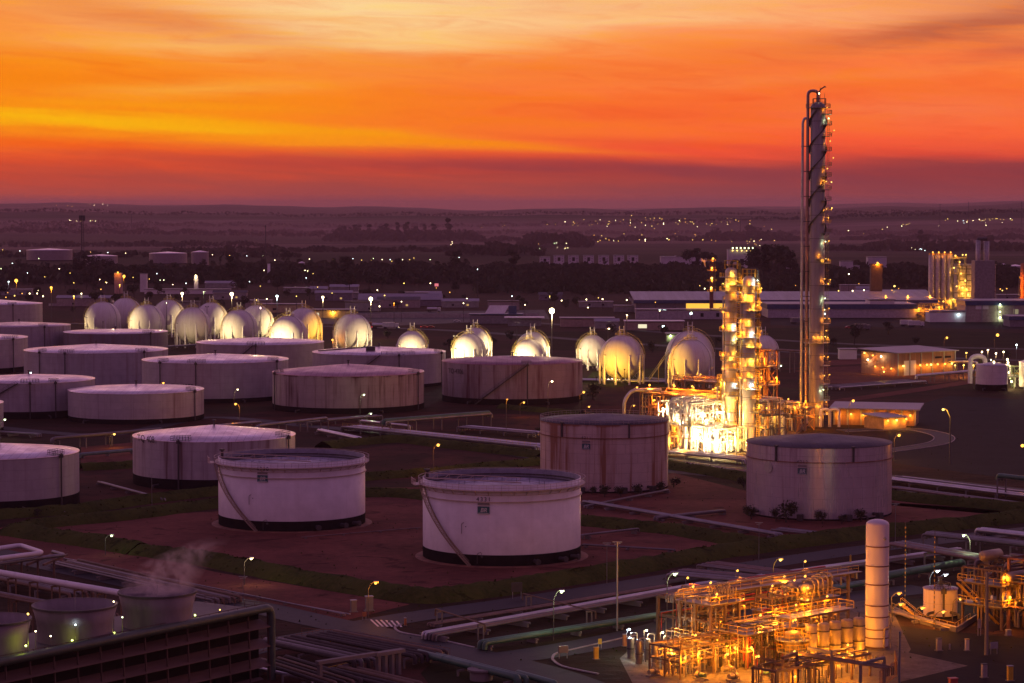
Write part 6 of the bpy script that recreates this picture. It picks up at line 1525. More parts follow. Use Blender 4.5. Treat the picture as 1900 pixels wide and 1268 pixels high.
for i, (px, py, rx) in enumerate(((292, 1105, 73), (139, 1130, 79), (-14, 1157, 72))):
    Dd = 55 * F / (py - Y0); c_ = AT(px, py, Dd); rr = rx * MPP(Dd)
    s = thing('fan_stack', ['flared fan stack breathing the steam plume', 'middle flared fan stack with two yellow green lit patches', 'flared fan stack cut by the left edge'][i], 'fan stack', (c_.x, c_.y, HT + .16), 0, 'flared fan stacks')
    MB().lathe([(rr * .90, 0), (rr * .88, 1.4), (rr * .90, 2.6), (rr, 4.85), (rr - .12, 4.85), (rr * .89, 2.5), (rr * .87, 1.4), (rr * .88, .2)], 56).build('shroud', stackm, s)
    MB().lathe([(rr + .06, 4.6), (rr + .06, 4.87), (rr - .16, 4.87)], 56, smooth=False).build('rim', M_['dark'], s)
    fb = MB().tube([(0, 0, .2), (0, 0, 2.3)], .5, 10)
    for k in range(8): a = PI * k / 4; fb.bar((0, 0, 1.6), (math.cos(a) * rr * .82, math.sin(a) * rr * .82, 1.6), .5, .08)
    fb.build('fan', M_['dark'], s); MB().tube([(0, 0, 2.2), (0, 0, 5.8)], .06, 5).build('hub_rod', M_['grey'], s)
for i, (px, py, kd, w_) in enumerate(((362, 1150, 'lime', 40), (212, 1176, 'lime', 60), (134, 1190, 'lime', 30), (48, 1200, 'lime', 60), (52, 1141, 'gold', 40), (227, 1147, 'green', 12), (140, 1161, 'cool', 10), (211, 1118, 'warm', 8), (66, 1173, 'warm', 10), (94, 1182, 'warm', 12), (408, 1133, 'gold', 20))):
    Dl = 341 if px < 400 else 352
    fy = 308.6 + (px_x := (px - 950) / F * 330 + 72.0) / 35.1 * 49.4
    q = AT(px, py, fy + 1.4 if px < 420 else 362); zt = max(q.z, 2)
    s = thing('deck_lamp', ['yellow green lamp at the right foot of the steaming stack', 'yellow green lamp at the right foot of the middle stack', 'yellow green lamp before the middle stack', 'yellow green lamp at the right foot of the left stack', 'golden lamp between the left and the middle stack', 'small greenish lamp left of the steaming stack',
        'tiny white lamp before the middle stack', 'tiny pale lamp between the rims of two stacks', 'tiny pale lamp at the left foot of the middle stack', 'small pale lamp on a bent post before the middle stack', 'small golden lamp on a stand right of the steaming stack'][i], 'lamp', (q.x, q.y, HT if px < 400 else 0), 0, 'lamps on the cooling tower deck')
    h_ = zt - s.location.z; h_ = max(h_, .5); MB().tube([(0, 0, 0), (0, 0, h_)], .05, 5).build('lamp_post', M_['galv'], s); MB().ball((0, 0, h_ + .1), .15 if i < 5 else .10, 8, 5).build('bulb', BULB[kd], s)
    plight((0, .0, h_ + .35), kd, w_, s, .15)
# ducts and trestles behind
def PZ(px, py, z): return P(px, py, z)
a, b_ = PZ(-60, 1050, 8), PZ(236, 1100, 8)
rack('long white duct on a trestle leading to the steaming stack', (a.x, a.y, 0), (b_.x, b_.y, 0), 7.2, [(0, 0, .55, 'white')], 1.6, 5.5, .2, name='duct_trestle', px=False, smat=steel_b)
rack('brown pipes under the white duct on its trestle', (a.x - 1, a.y - 3, 0), (b_.x - 2, b_.y - 3, 0), 4.6, rp(4, 3, .2, .35, ['sb', 'pipe'], 0, 66), 4, 6, .25, px=False, smat=steel_b)
t = thing('pipe_loop', 'white rectangular pipe loop on brown beams at the left edge', 'pipe', (0, 0, 0))
z_ = 6.0; q = [PZ(-30, 1022, z_), PZ(38, 1012, z_), PZ(80, 1026, z_), PZ(-30, 1040, z_)]; MB().tube(q, .45, 10, 1.5).build('pipe', M_['white'], t)
q = [PZ(-30, 1050, z_ - 1), PZ(70, 1036, z_ - 1), PZ(120, 1030, z_ - 1), PZ(98, 1024, z_ - 1)]; MB().tube(q, .35, 10, 1).build('pipe', M_['galv'], t)
for px in (10, 40, 70, 100): q = PZ(px, 1040, z_ - 1.6); MB().box((q.x, q.y, 0), (.35, .35, z_ - 1.6), z0=0).bar((q.x - 1, q.y - 5, z_ - 1.7), (q.x + 1, q.y + 8, z_ - 1.7), .4).build('support', steel_b, t)
t.location = (0, 0, 0)
rack('brown pipes running toward the road behind the steaming stack', (120, 1052), (420, 1122), .8, rp(6, 7, .2, .35, ['sb', 'pipe', 'sb'], 0, 67), 8)
rack('thin white pipe line along the dirt verge', (118, 1040), (640, 1145), .35, [(0, 0, .12, 'galv')], .5, 8, .15)
rack('lower dark pipes between the duct and the stacks', (0, 1085), (150, 1118), 1.4, rp(5, 6, .25, .35, ['sb', 'pipe'], 0, 68), 7)
# steam
b = MB(); import_pts = [(292, 1101, 5.0), (294, 1082, 6.0), (298, 1065, 6.6), (308, 1050, 6.6), (324, 1038, 6.4), (345, 1026, 6.0), (368, 1012, 5.4), (388, 998, 3.6)]
rows = []
for px, py, r_ in import_pts: q = AT(px, py, 345 + (1101 - py) * .12); rows.append((q, r_))
n = 20; vs = []
for i, (q, r_) in enumerate(rows):
    for k in range(n):
        a = 2 * PI * k / n; vs.append((q.x + r_ * math.cos(a), q.y + r_ * math.sin(a), q.z + .25 * r_ * math.cos(a) * (i / 7)))
b.add(vs, [(i * n + k, i * n + (k + 1) % n, (i + 1) * n + (k + 1) % n, (i + 1) * n + k) for i in range(len(rows) - 1) for k in range(n)] + [tuple(range(n - 1, -1, -1)), tuple((len(rows) - 1) * n + k for k in range(n))], True)
sm = bpy.data.materials.new('steam_vapour'); sm.use_nodes = True; sm.node_tree.nodes.clear(); t_ = NT(sm.node_tree)
pos = t_.n('ShaderNodeNewGeometry').outputs['Position']; nz = t_.noise(pos, .26, 6, .68, 1.2); nz2 = t_.noise(pos, .8, 3, .6)
pv = t_.n('ShaderNodeVolumePrincipled'); pv.inputs['Color'].default_value = (.98, .84, .86, 1); pv.inputs['Anisotropy'].default_value = .35
s3 = t_.n('ShaderNodeSeparateXYZ'); t_.link(pos, s3.inputs[0])
z0_, z1_ = rows[0][0].z, rows[-1][0].z
hgt_ = t_.rng(s3.outputs[2], z0_, z1_)
ax_ = t_.m('ADD', rows[0][0].x, t_.m('MULTIPLY', t_.m('POWER', hgt_, 2.0), rows[-1][0].x - rows[0][0].x))
ay_ = t_.m('ADD', rows[0][0].y, t_.m('MULTIPLY', hgt_, rows[-1][0].y - rows[0][0].y))
dx_ = t_.m('SUBTRACT', s3.outputs[0], ax_); dy_ = t_.m('SUBTRACT', s3.outputs[1], ay_)
rr_ = t_.m('SQRT', t_.m('ADD', t_.m('MULTIPLY', dx_, dx_), t_.m('MULTIPLY', dy_, dy_)))
fade = t_.m('MULTIPLY', t_.rng(rr_, 6.0, .5, smooth=True), t_.m('POWER', t_.m('SUBTRACT', 1.0, hgt_), 1.3))
t_.link(t_.m('MULTIPLY', t_.m('MULTIPLY', t_.rng(t_.m('ADD', t_.m('MULTIPLY', nz, .8), t_.m('MULTIPLY', nz2, .2)), .46, .66), fade), 1.5), pv.inputs['Density'])
o_ = t_.n('ShaderNodeOutputMaterial'); t_.link(pv.outputs[0], o_.inputs['Volume']); sm.cycles.volume_step_rate = 3
so = b.build('steam', sm); so['kind'] = 'stuff'
# ---------------------------------------------------------------- buildings of the middle distance
def building(label, px, py, wd, dp, h, rz=GA, wallm=None, roofm=None, roof='flat', overhang=.5, windows=(), doors=(), name='building', group=None, fascia=None, ridge=1.5, D=None, cat='building', lamps=(), pilasters=0, winm=None):
    """px, py = near left corner of the footprint; local x runs along rz, local y behind"""
    q = P(px, py) if D is None else AT(px, py, D)
    if D is not None: q.z = hill(q.x, q.y)
    else: q.z = 0
    t = thing(name, label, cat, q, rz, group); wm = wallm or M_['cream']
    MB().box((wd / 2, dp / 2, 0), (wd, dp, h), z0=-.5 if D else 0).build('wall', wm, t)
    rm = roofm or M_['roofm']; o = overhang
    if roof == 'gable':
        b = MB(); b.add([(-o, -o, h), (wd + o, -o, h), (wd + o, dp + o, h), (-o, dp + o, h), (-o, dp / 2, h + ridge), (wd + o, dp / 2, h + ridge)], [(0, 1, 5, 4), (2, 3, 4, 5), (0, 4, 3), (1, 2, 5), (3, 2, 1, 0)]); b.build('roof', rm, t)
    elif roof == 'shed':
        b = MB(); b.add([(-o, -o, h), (wd + o, -o, h), (wd + o, dp + o, h + ridge), (-o, dp + o, h + ridge), (-o, -o, h + .35), (wd + o, -o, h + .35), (wd + o, dp + o, h + ridge + .35), (-o, dp + o, h + ridge + .35)],
                [(0, 3, 2, 1), (4, 5, 6, 7), (0, 1, 5, 4), (1, 2, 6, 5), (2, 3, 7, 6), (3, 0, 4, 7)]); b.build('roof', rm, t)
    else: MB().box((wd / 2, dp / 2, 0), (wd + 2 * o, dp + 2 * o, .45), z0=h).build('roof', rm, t)
    if fascia: 
        b = MB(); b.box((wd / 2, -o - .1, h - fascia[1] / 2), (wd + 2 * o + .4, .2, fascia[1])).box((-o - .1, dp / 2, h - fascia[1] / 2), (.2, dp + 2 * o, fascia[1])); b.build('fascia', fascia[0], t)
    for k in range(pilasters): MB().box((wd * k / (pilasters - 1), -.12, 0), (.6, .3, h - .1), z0=0).build('pilaster', M_['grey'], t)
    for (x_, z0_, w_, h_, m_) in windows: MB().box((x_, -.03, 0), (w_, .12, h_), z0=z0_).build('window', m_ if not isinstance(m_, str) else (BULB[m_] if m_ in BULB else M_[m_]), t)
    for (x_, w_, h_, m_) in doors: MB().box((x_, -.05, 0), (w_, .16, h_), z0=.02).build('door', M_[m_] if isinstance(m_, str) else m_, t)
    for (x_, y_, z_, kd, w_, br) in lamps:
        b = MB().bar((x_, y_ + .5, z_), (x_, y_, z_), .08).build('lamp_bracket', M_['grey'], t); MB().ball((x_, y_ - .1, z_ - .05), br, 8, 6).build('bulb', BULB[kd], b)
        if w_: plight((x_, y_ - .4, z_ - .2 - br), kd, w_, t, .25)
    return t
brickm = mat('ribbed_brown_cladding', (.30, .16, .11), .7, scale=.6, stretch=(3, 3, .1), var=.3); M_['brc'] = brickm
lw = 420
W1 = building('orange lit warehouse with a big pale door and low pitched roof', 1666, 698, 34, 22, 9.4, rz=R(36), wallm=brickm, roof='shed', ridge=1.0, overhang=1.2, doors=[(7, 7.0, 6.2, 'white')], pilasters=6,
     windows=[(24, 6.6, 4, .8, 'glass'), (29.5, 6.6, 4, .8, 'glass')], lamps=[(x_, -1.0, 4.2, 'sodium' if i % 3 else 'gold', lw, .42) for i, x_ in enumerate((2, 12, 16, 18.5, 22.5, 27, 31))])
# left gable side lamps of the warehouse
for i, (y_, z_, k_) in enumerate(((3, 3.0, 'sodium'), (8, 3.2, 'sodium'), (12.5, 3.4, 'sodium'), (17, 6.0, 'warm'), (14, 8.0, 'sodium'), (9, 7.8, 'warm'), (19, 8.8, 'gold'))):
    b = MB().bar((0, y_, z_), (-.8, y_, z_), .08).build('lamp_bracket', M_['grey'], W1); MB().ball((-.95, y_, z_), .36, 8, 6).build('bulb', BULB[k_], b); plight((-1.3, y_, z_ - .5), k_, lw * .8, W1, .25)
W2 = building('long flat roofed workshop with orange lit bays beside the splitter', 1548, 788, 26, 14, 5.2, rz=R(-14), wallm=mat('workshop_wall', (.34, .20, .12), .7), roof='shed', ridge=.8, overhang=1.6, pilasters=7,
     doors=[(4, 3, 3.2, 'brc'), (12, 3, 3.2, 'brc'), (20, 3, 3.2, 'brc')], lamps=[(x_, -.9, 3.6, 'sodium', lw, .36) for x_ in (1.5, 5.5, 9.5, 13.5, 17.5, 21, 24.5)])
building('low tiled roof annex at the right end of the lit workshop', 1640, 798, 9, 10, 3.6, rz=R(30), wallm=mat('annex_wall', (.42, .28, .16), .7), roof='shed', ridge=.6, overhang=.6, lamps=[(1, -.7, 3.0, 'sodium', lw, .34), (4.5, -.7, 3.0, 'gold', lw, .34), (8.4, -.7, 3.2, 'sodium', lw, .34)])
building('small square white hut left of the lit warehouse', 1558, 667, 8, 6, 4.5, rz=R(0), wallm=M_['white'], roof='flat', overhang=.3, name='hut')
# factory sheds
dkwall = mat('shed_wall', (.20, .18, .22), .7)
building('very wide low factory hall with pale roof and a glowing yellow opening', 1180, 590, 200, 60, 9, rz=R(0), wallm=dkwall, roof='shed', ridge=3.6, overhang=1.5, roofm=mat('pale_factory_roof', (.22, .21, .26), .5, .15, scale=.05, stretch=(8, .3, 1), var=.3), fascia=(M_['blue'], 2.0), D=1620,
     windows=[(47, .6, 27, 7.2, emit('factory_glow', (1.0, .50, .06), 1.3)), (108, 4.2, 60, 1.0, emit('factory_glow2', (1.0, .45, .08), .9)), (16, 2, 2, 1.0, 'cool'), (19, 2, 2, 1.0, 'cool')], doors=[(30, 6, 4.5, 'grey')])
building('long blue banded factory behind the splitter column', 1425, 585, 95, 40, 8.5, rz=R(0), wallm=mat('lilac_wall', (.40, .36, .42), .6), roof='flat', fascia=(M_['blue'], 2.8), D=1560, windows=[(30, 2, 1.6, 1.0, 'cool'), (36, 2, 1.6, 1.0, 'cool')])
building('long low factory roof behind the yellow lit pipe bridge', 1590, 566, 55, 30, 7, rz=R(0), wallm=dkwall, roof='shed', ridge=2.5, D=1780, roofm=MATS['pale_factory_roof'], windows=[(20, 2, 26, 2.0, emit('factory_glow3', (1.0, .40, .06), .5))])
building('white cube shaped building left of the silo plant', 1614, 588, 16, 14, 11.5, rz=R(4), wallm=M_['white'], D=1560, windows=[(5, 2, 3, 2, 'glass'), (10, 2, 3, 2, 'glass')])
building('wide pale building with blue roof band at the right edge', 1792, 592, 70, 30, 13, rz=R(0), wallm=mat('beige_wall', (.36, .30, .28), .7), roof='flat', fascia=(M_['blue'], 2.6), D=1500, pilasters=8, windows=[(22, 5, 3, 3, emit('window_glow', (1, .85, .5), .25)), (31, 5, 3, 3, emit('window_glow', (1, .85, .5), .3)), (10, 8, 8, 4, 'white')], lamps=[(21, -.8, 11, 'green', 400, .5), (21, -.8, 6.5, 'green', 400, .5), (21, -.8, 3, 'green', 400, .5)])
building('low dark building with blue band cut by the right edge', 1874, 596, 40, 20, 6, rz=R(0), wallm=dkwall, roof='flat', fascia=(M_['blue'], 2), D=1440)
building('small pale annex in front of the silo plant', 1725, 588, 24, 12, 6.5, rz=R(3), wallm=M_['white'], D=1500, lamps=[(18, -.8, 5, 'cool', 200, .4)])
building('white roofed workshop with lit doorway in the centre distance', 1160, 612, 34, 12, 5, rz=R(0), wallm=mat('workshop_pink', (.34, .24, .22), .7), roofm=M_['white'], D=1400, windows=[(10, 1.2, 5, 2.2, emit('door_glow', (1, .9, .6), 1.0)), (22, 1.2, 1.2, 1.5, 'cool')])
building('long pale roofed block behind the white roofed workshop', 1180, 594, 60, 10, 6, rz=R(0), wallm=mat('lilac_wall', (.4, .36, .42), .6), D=1540, windows=[(42, 1.5, 2, 2.5, 'glass'), (52, 1.5, 2, 2.5, 'glass'), (35, 3, 1.2, 1.2, 'cool')])
building('small green lit shed at the foot of the rear big sphere', 1237, 636, 14, 8, 4, rz=R(0), wallm=mat('shed_green', (.20, .20, .14), .7), D=1280, lamps=[(2.0, -.8, 3.2, 'green', 500, .5), (8.5, -.8, 3.2, 'green', 500, .5)])
building('low pink sided building beside the bright floodlight mast', 1040, 600, 32, 12, 5, rz=R(0), wallm=mat('workshop_pink', (.34, .24, .22), .7), roofm=M_['roofm'], D=1440, windows=[(29, 1.4, 1.6, 2.2, emit('door_glow', (1, .9, .6), 1))])
building('small bungalow left of the centre road', 1104, 600, 14, 9, 4.2, rz=R(0), wallm=M_['grey'], roofm=M_['roofm'], roof='gable', D=1420)
building('small hut among trees right of the bungalow', 1140, 570, 18, 9, 4, rz=R(0), wallm=M_['grey'], D=1650)
building('hut with overhanging pale roof on the centre left', 942, 600, 20, 10, 4.8, rz=R(0), wallm=dkwall, roofm=M_['white'], D=1450, overhang=2)
building('dark shop with a tilted white hoarding on its roof', 872, 590, 32, 14, 5.5, rz=R(0), wallm=dkwall, roofm=M_['blue'], D=1480, windows=[(26, 1, 5, 2.5, 'white')])
kx = AT(872, 590, 1480); t = thing('roof_hoarding', 'tilted white hoarding standing on the dark shop roof', 'hoarding', (kx.x + 9, 1484, 5.95)); MB().add([(0, 0, 0), (12, 0, 0), (15, 3, 5), (3, 3, 5), (0, .4, 0), (12, .4, 0), (15, 3.4, 5), (3, 3.4, 5)], [(0, 1, 2, 3), (7, 6, 5, 4), (0, 4, 5, 1), (1, 5, 6, 2), (2, 6, 7, 3), (3, 7, 4, 0)]).build('panel', M_['white'], t); MB().box((17, 2, 2.4), (5, 2, 4.6)).build('side_board', M_['blue'], t)
building('long petrol station style canopy lit at its left end', 560, 577, 34, 12, 5, rz=R(0), wallm=mat('canopy_lit_wall', (.45, .36, .22), .7), roofm=M_['roofm'], D=1560, windows=[(8, 1.2, 6, 2, emit('door_glow', (1, .9, .6), 1))], lamps=[(4, -1, 4, 'gold', 1500, .5), (20, -1, 4, 'gold', 1500, .5)])
building('low long roof behind the back row spheres', 482, 571, 28, 10, 5.5, rz=R(0), wallm=mat('canopy_lit_wall', (.45, .36, .22), .7), D=1640, windows=[(10, 1.5, 2.4, 1.6, 'glass')])
building('broad pale roofed hall above the lone sphere', 665, 556, 60, 20, 4.5, rz=R(0), wallm=dkwall, roof='gable', ridge=4.2, roofm=M_['roofm'], D=1750)
for i, (px, py, w_, D_, lb) in enumerate(((526, 537, 22, 2020, 'long pale roof under trees left of centre'), (612, 533, 24, 2050, 'pale roof strip right of the long pale roof'), (606, 546, 26, 1900, 'pale low roof above the big warm mast lamp'), (575, 540, 14, 2000, 'short pale roof between two strips'),
        (268, 540, 70, 2000, 'long white walled depot behind the fourth sphere'), (770, 546, 20, 1880, 'small pale roof left of the red sign'), (1012, 505, 30, 2600, 'dim roof at the tree line'), (480, 500, 60, 2700, 'dim long roof in the left tree belt'), (670, 505, 30, 2600, 'dim roof behind the tree belt'), (380, 527, 26, 2150, 'low pale roof behind the palm like trees'))):
    building(lb, px, py, w_, 12, 4.2 if i != 4 else 3.6, rz=0, wallm=M_['grey'] if i != 4 else M_['white'], roof='gable' if i % 2 else 'flat', ridge=2, roofm=M_['roofm'], D=D_, group='low roofs in the tree belt')
rb = random.Random(77); BK = ['dim house', 'low workshop', 'small shed', 'pale bungalow', 'dark depot', 'flat roofed office']
HL = [(-10, 30), (105, 40), (310, 22), (395, 26), (455, 18), (585, 28), (640, 24), (700, 30), (745, 20), (820, 26), (905, 22), (1000, 18), (1075, 24), (1195, 26), (1440, 24), (1505, 22), (1560, 30), (1590, 18), (1660, 24), (1700, 20), (1850, 26)]
for i, (px, w_) in enumerate(HL):
    D_ = rb.uniform(1650, 2050); k = i % 6
    building('%s with %s roof %s' % (BK[k], ('a flat', 'a low pitched')[i % 2], ('at the left edge beyond the tanks', 'below the radio mast trees', 'right of the pink lit block', 'before the round water tower', 'above the big warm mast lamp', 'behind the back row spheres', 'above the rightmost left group sphere', 'left of the broad pale roofed hall', 'right of the broad pale roofed hall', 'beyond the long grey wall', 'behind the shop with the hoarding', 'above the brightest floodlight mast', 'above the bungalow', 'at the left end of the factory hall', 'between twin columns and splitter', 'just right of the splitter', 'behind the golden pipe bridge', 'left of the dark plant turret', 'below the dark plant turret', 'left of the silos', 'under the far pale tanks on the right')[i]),
        px, 560, w_, 10, rb.uniform(3.5, 6.5), rz=0, wallm=(M_['grey'], am_ := mat('dusky_wall', (.34, .28, .28), .8), dkwall)[i % 3], roof=('flat', 'gable')[i % 2], ridge=1.8, roofm=(M_['roofm'], M_['dark'])[(i // 2) % 2], D=D_, windows=[(w_ * .3, 1.2, 1.6, 1.3, 'glass'), (w_ * .7, 1.2, 1.6, 1.3, emit('window_warm', (1, .6, .2), .6) if i % 2 else 'glass')], group='small buildings beyond the plant')
# white towers / water tanks
def tower(label, px, top, base, D, w_, m_=M_['white'], name='water_tower', rnd=False, lamp=None):
    q = AT(px, base, D); q.z = hill(q.x, q.y); h = ZD(top, D) - q.z; t = thing(name, label, 'water tower', q)
    if rnd: MB().lathe([(w_ / 2, 0), (w_ / 2, h), (w_ / 2 - .3, h), (.01, h + .4)], 20).build('shaft', m_, t)
    else: MB().box((0, 0, 0), (w_, w_, h), z0=0).build('shaft', m_, t)
    MB().box((0, 0, 0), (w_ * 1.06, w_ * 1.06, .5), z0=h).build('cap', M_['grey'], t)
    if lamp: MB().ball((0, -w_ * .5, h + 1), .7, 8, 6).build('bulb', BULB[lamp], t); plight((0, -w_, h + 1), lamp, 1500, t, .5)
tower('square white water tower above the fourth left sphere', 267, 509, 532, 2050, 5.5)
tower('white round water tower with a lamp on top', 364, 514, 533, 2080, 3.6, rnd=True, lamp='warm')
tower('slim pale water tower left of centre tree belt', 499, 490, 520, 2300, 2.6, rnd=True)
tower('pink lit block behind the second sphere', 220, 508, 532, 2000, 6.0, mat('pink_wall', (.45, .3, .28), .7), name='service_block', lamp='sodium')
# white sliding wall with striped coping
def farwall(label, px0, px1, py, D, h, m_): a = AT(px0, py, D); b_ = AT(px1, py, D); tag(MB().box(((b_.x - a.x) / 2, 0, 0), (b_.x - a.x, .4, h), z0=0).build('boundary_wall', m_, None, loc=(a.x, D, 0)), label, 'wall')
farwall('long grey boundary wall behind the parked lorries', 640, 1000, 582, 1560, 2.8, mat('wall_grey', (.34, .30, .32), .8))
farwall('pale low boundary wall left of the spheres', 90, 170, 560, 1750, 2.0, mat('wall_grey', (.3, .3, .3), .8))
# apartment blocks
am = mat('apartment_white', (.62, .58, .64), .7, scale=.05)
for i, px in enumerate((1011, 1037, 1064, 1092, 1120, 1148, 1174)):
    D_ = 3050; q = AT(px, 492, D_); t = thing('apartment_block', ['first', 'second', 'third', 'fourth', 'fifth', 'sixth', 'seventh'][i] + ' white apartment block from the left in the row above the dark woods', 'apartment block', (q.x, D_, 0), 0, 'row of white apartment blocks')
    w_ = 13; h_ = ZD(475, D_) if i else ZD(478, D_)
    MB().box((0, 0, 0), (w_, 12, h_), z0=0).build('wall', am, t); MB().box((0, 0, 0), (w_ + .6, 12.6, .8), z0=h_).build('roof', M_['grey'], t)
    MB().box((0, -6.1, 0), (3.4, .3, h_ * .42), z0=h_ * .42).build('stair_window', M_['glass'], t)
    for s in (-4.4, 4.4):
        for k in range(3): MB().box((s, -6.05, 0), (1.6, .2, 1.3), z0=h_ * .35 + k * 3.2).build('window', M_['grey'], t)
for i, (px, top, base, w_, D_) in enumerate(((1247, 477, 492, 28, 2900), (1277, 477, 492, 30, 2900), (1298, 479, 490, 16, 2950), (1368, 464, 492, 22, 2700), (1462, 484, 506, 10, 2600), (1570, 486, 504, 13, 2500), (1585, 494, 504, 10, 2500), (1626, 478, 500, 20, 2600))):
    q = AT(px, base, D_); h_ = ZD(top, D_); t = thing('industrial_block', ['pale block left of the dark hill clump', 'twin pale block right of it above the woods', 'small pale block with an orange lit forecourt', 'white windowless tower block with green lights on top', 'small dim block left of the splitter',
        'small grey block right of the splitter', 'lower grey block beside the small grey one', 'grey high block above the black roofed plant'][i], 'building', (q.x, D_, 0), 0, 'pale blocks on the tree line')
    MB().box((0, 0, 0), (w_, w_ * .7, h_), z0=0).build('wall', am, t); MB().box((0, 0, 0), (w_ + .6, w_ * .7 + .6, .7), z0=h_).build('roof', M_['grey'], t); MB().box((w_ * .2, -w_ * .36, 0), (w_ * .2, .2, h_ * .3), z0=h_ * .3).build('window', M_['glass'], t)
    if i == 3:
        for k in range(6): MB().ball((-6 + k * 4.4, -9, h_ + 2.2), .8, 6, 5).build('bulb', BULB['green'], t)
        for k in range(5): MB().ball((-6 + k * 5, -9, h_ - .6), .7, 6, 5).build('bulb', BULB['gold'], t)
    if i == 2: plight((0, -12, 4), 'sodium', 9000, t, 1); MB().ball((0, -12, 4), .8, 6, 5).build('bulb', BULB['sodium'], t)
# far storage tanks
for i, (px, rim, w_, D_, base) in enumerate(((92, 464, 84, 3300, 478), (188, 475, 60, 2900, 486), (312, 470, 70, 3100, 482), (371, 468, 32, 3000, 478), (1253, 478, 26, 3100, 492), (1884, 494, 32, 2500, 504), (1862, 492, 13, 2520, 503), (560, 488, 12, 2600, 496))):
    C(['large pale tank far off on the left under the haze', 'pale far tank right of the radio mast', 'row like far pale tank right of the mast', 'short far tank with a peaked roof in the left tree belt', 'pale far tank above the woods right of centre', 'pale far tank right of the grey plant tower', 'narrow pale far tank beside the grey plant tower', 'tiny far tank in the middle tree belt'][i],
      px - w_ / 2, px + w_ / 2, rim, base, rim - 3, (.30, .26, .28), amt=.2, seed=40 + i, D=D_, group='far pale tanks', vent=False, name='far_tank', n=40)

# ---------------------------------------------------------------- silo plant on the right
Dp = 1700
for i, px in enumerate((1728, 1739, 1750, 1761)):
    q = AT(px, 560, Dp); h_ = ZD(474, Dp); t = thing('silo', ['first', 'second', 'third', 'fourth'][i] + ' tall steel silo from the left in the lit plant', 'silo', (q.x, Dp, 0), 0, 'tall silos of the lit plant')
    MB().lathe([(2.15, 0), (2.15, h_), (.01, h_ + 1.2)], 24).build('shell', mat('silo_steel', (.36, .33, .33), .4, .6), t); MB().rail(ring_pts(2.0, h_, 10), 1.2, .1, 2, closed=True).build('railing', yrail, t)
    unit_lamp(t, (0, -2.2, h_ + 2.2), 'sodium', 500, .5); unit_lamp(t, (0, -3.2, 3 + i), 'sodium', 1800, .4)
q = AT(1752, 570, Dp); 
frame('tall scaffold tower strung with golden lamps beside the silos', (AT(1766, 560, Dp).x, Dp - 4, 0), 2, 1, 4.5, 5, [6, 12, 18, 24, 30, 35], mat('plant_steel', (.3, .26, .2), .6), rz=0, pipes=10, pmats=('galv', 'lag'), seed=71, decks=(12, 24, 35), lamps=[(1, -1, 37.5), (6, -1, 38), (9, 3, 38), (0, -1, 29), (5, -1, 25), (8, -1, 20), (2, -1, 16), (6, -1, 11), (0, -1, 7), (9, -1, 5), (4, -1, 33), (9, -1, 14)], lampw=1500, br=.42, lamp_kind='gold', rad=(.2, .4))
q = AT(1788, 568, Dp); t = building('gridded lit facade building right of the scaffold tower', 1777, 568, 33 * .8, 16, ZD(492, Dp), rz=0, wallm=mat('facade_pale', (.46, .40, .40), .7), D=Dp)
for k in range(7): MB().box((13.2, -.2, 4 + k * 4.0), (26, .3, .5)).build('floor_band', M_['dark'], t)
for k in range(6): MB().box((1 + k * 4.9, -.3, 0), (.5, .3, 30), z0=0).build('facade_post', M_['dark'], t)
for x_, z_ in ((2, 3), (7, 9), (3, 14), (14, 3)): plight((x_, -6, z_), 'gold', 3500, t, 1); b = MB().ball((x_, -1.2, z_ + 1), .5, 8, 6).build('bulb', BULB['gold'], t)
q = AT(1808, 562, Dp - 60); h_ = ZD(484, Dp - 60)
t = thing('plant_tower', 'big grey concrete plant tower topped by two stacks', 'tower', (q.x, Dp - 60, 0)); k_ = MPP(Dp - 60); MB().box((18.5 * k_, 6, 0), (37 * k_, 12, h_), z0=0).build('wall', mat('plant_concrete', (.24, .22, .24), .8), t)
for x0, x1, tp in ((4, 13, 446), (19, 29, 448)):
    MB().lathe([((x1 - x0) * k_ / 2, h_), ((x1 - x0) * k_ / 2, ZD(tp, Dp - 60)), ((x1 - x0) * k_ / 2 - .5, ZD(tp, Dp - 60))], 20, ((x0 + x1) / 2 * k_, 5, 0)).build('stack', mat('silo_steel', (.36, .33, .33), .4, .6), t)
MB().tube([(8 * k_, 5, ZD(448, Dp)), (8 * k_, 5, ZD(442, Dp)), (25 * k_, 5, ZD(442, Dp))], 1.2, 8).build('duct', M_['dark'], t)
frame('low orange glowing pipe bridge of the silo plant', (AT(1628, 575, 1640).x, 1640, 0), 9, 1, 5.2, 8, [5, 9], mat('plant_steel', (.3, .26, .2), .6), rz=0, pipes=24, pmats=('lag', 'galv'), seed=73, lamps=[(x_, -1, 7.6) for x_ in (2, 9, 17, 24, 31, 38, 44)] + [(5, -1, 11.5), (20, -1, 11.5), (35, -1, 11.5)], lampw=7000, br=.5, rad=(.3, .6))
frame('golden lit pipe stack left of the gridded facade', (AT(1700, 588, 1560).x, 1560, 0), 4, 1, 5, 6, [4, 8], mat('plant_steel', (.3, .26, .2), .6), rz=0, pipes=14, pmats=('lag', 'galv'), seed=75, lamps=[(1, -1, 6), (8, -1, 5), (14, -1, 7), (19, -1, 3)], lampw=5000, br=.5, rad=(.3, .5))
t = thing('dark_plant', 'small dark plant block with an orange lit turret', 'building', (AT(1613, 570, 1700).x, 1700, 0)); MB().box((6, 5, 0), (27, 10, 12), z0=0).build('wall', M_['blue'], t); MB().box((5, 3, 0), (8, 6, ZD(490, 1700)), z0=0).build('turret', steel_b, t); unit_lamp(t, (5, -.8, ZD(488, 1700)), 'sodium', 4000, .7); unit_lamp(t, (17, -.8, 16), 'gold', 2500, .6)
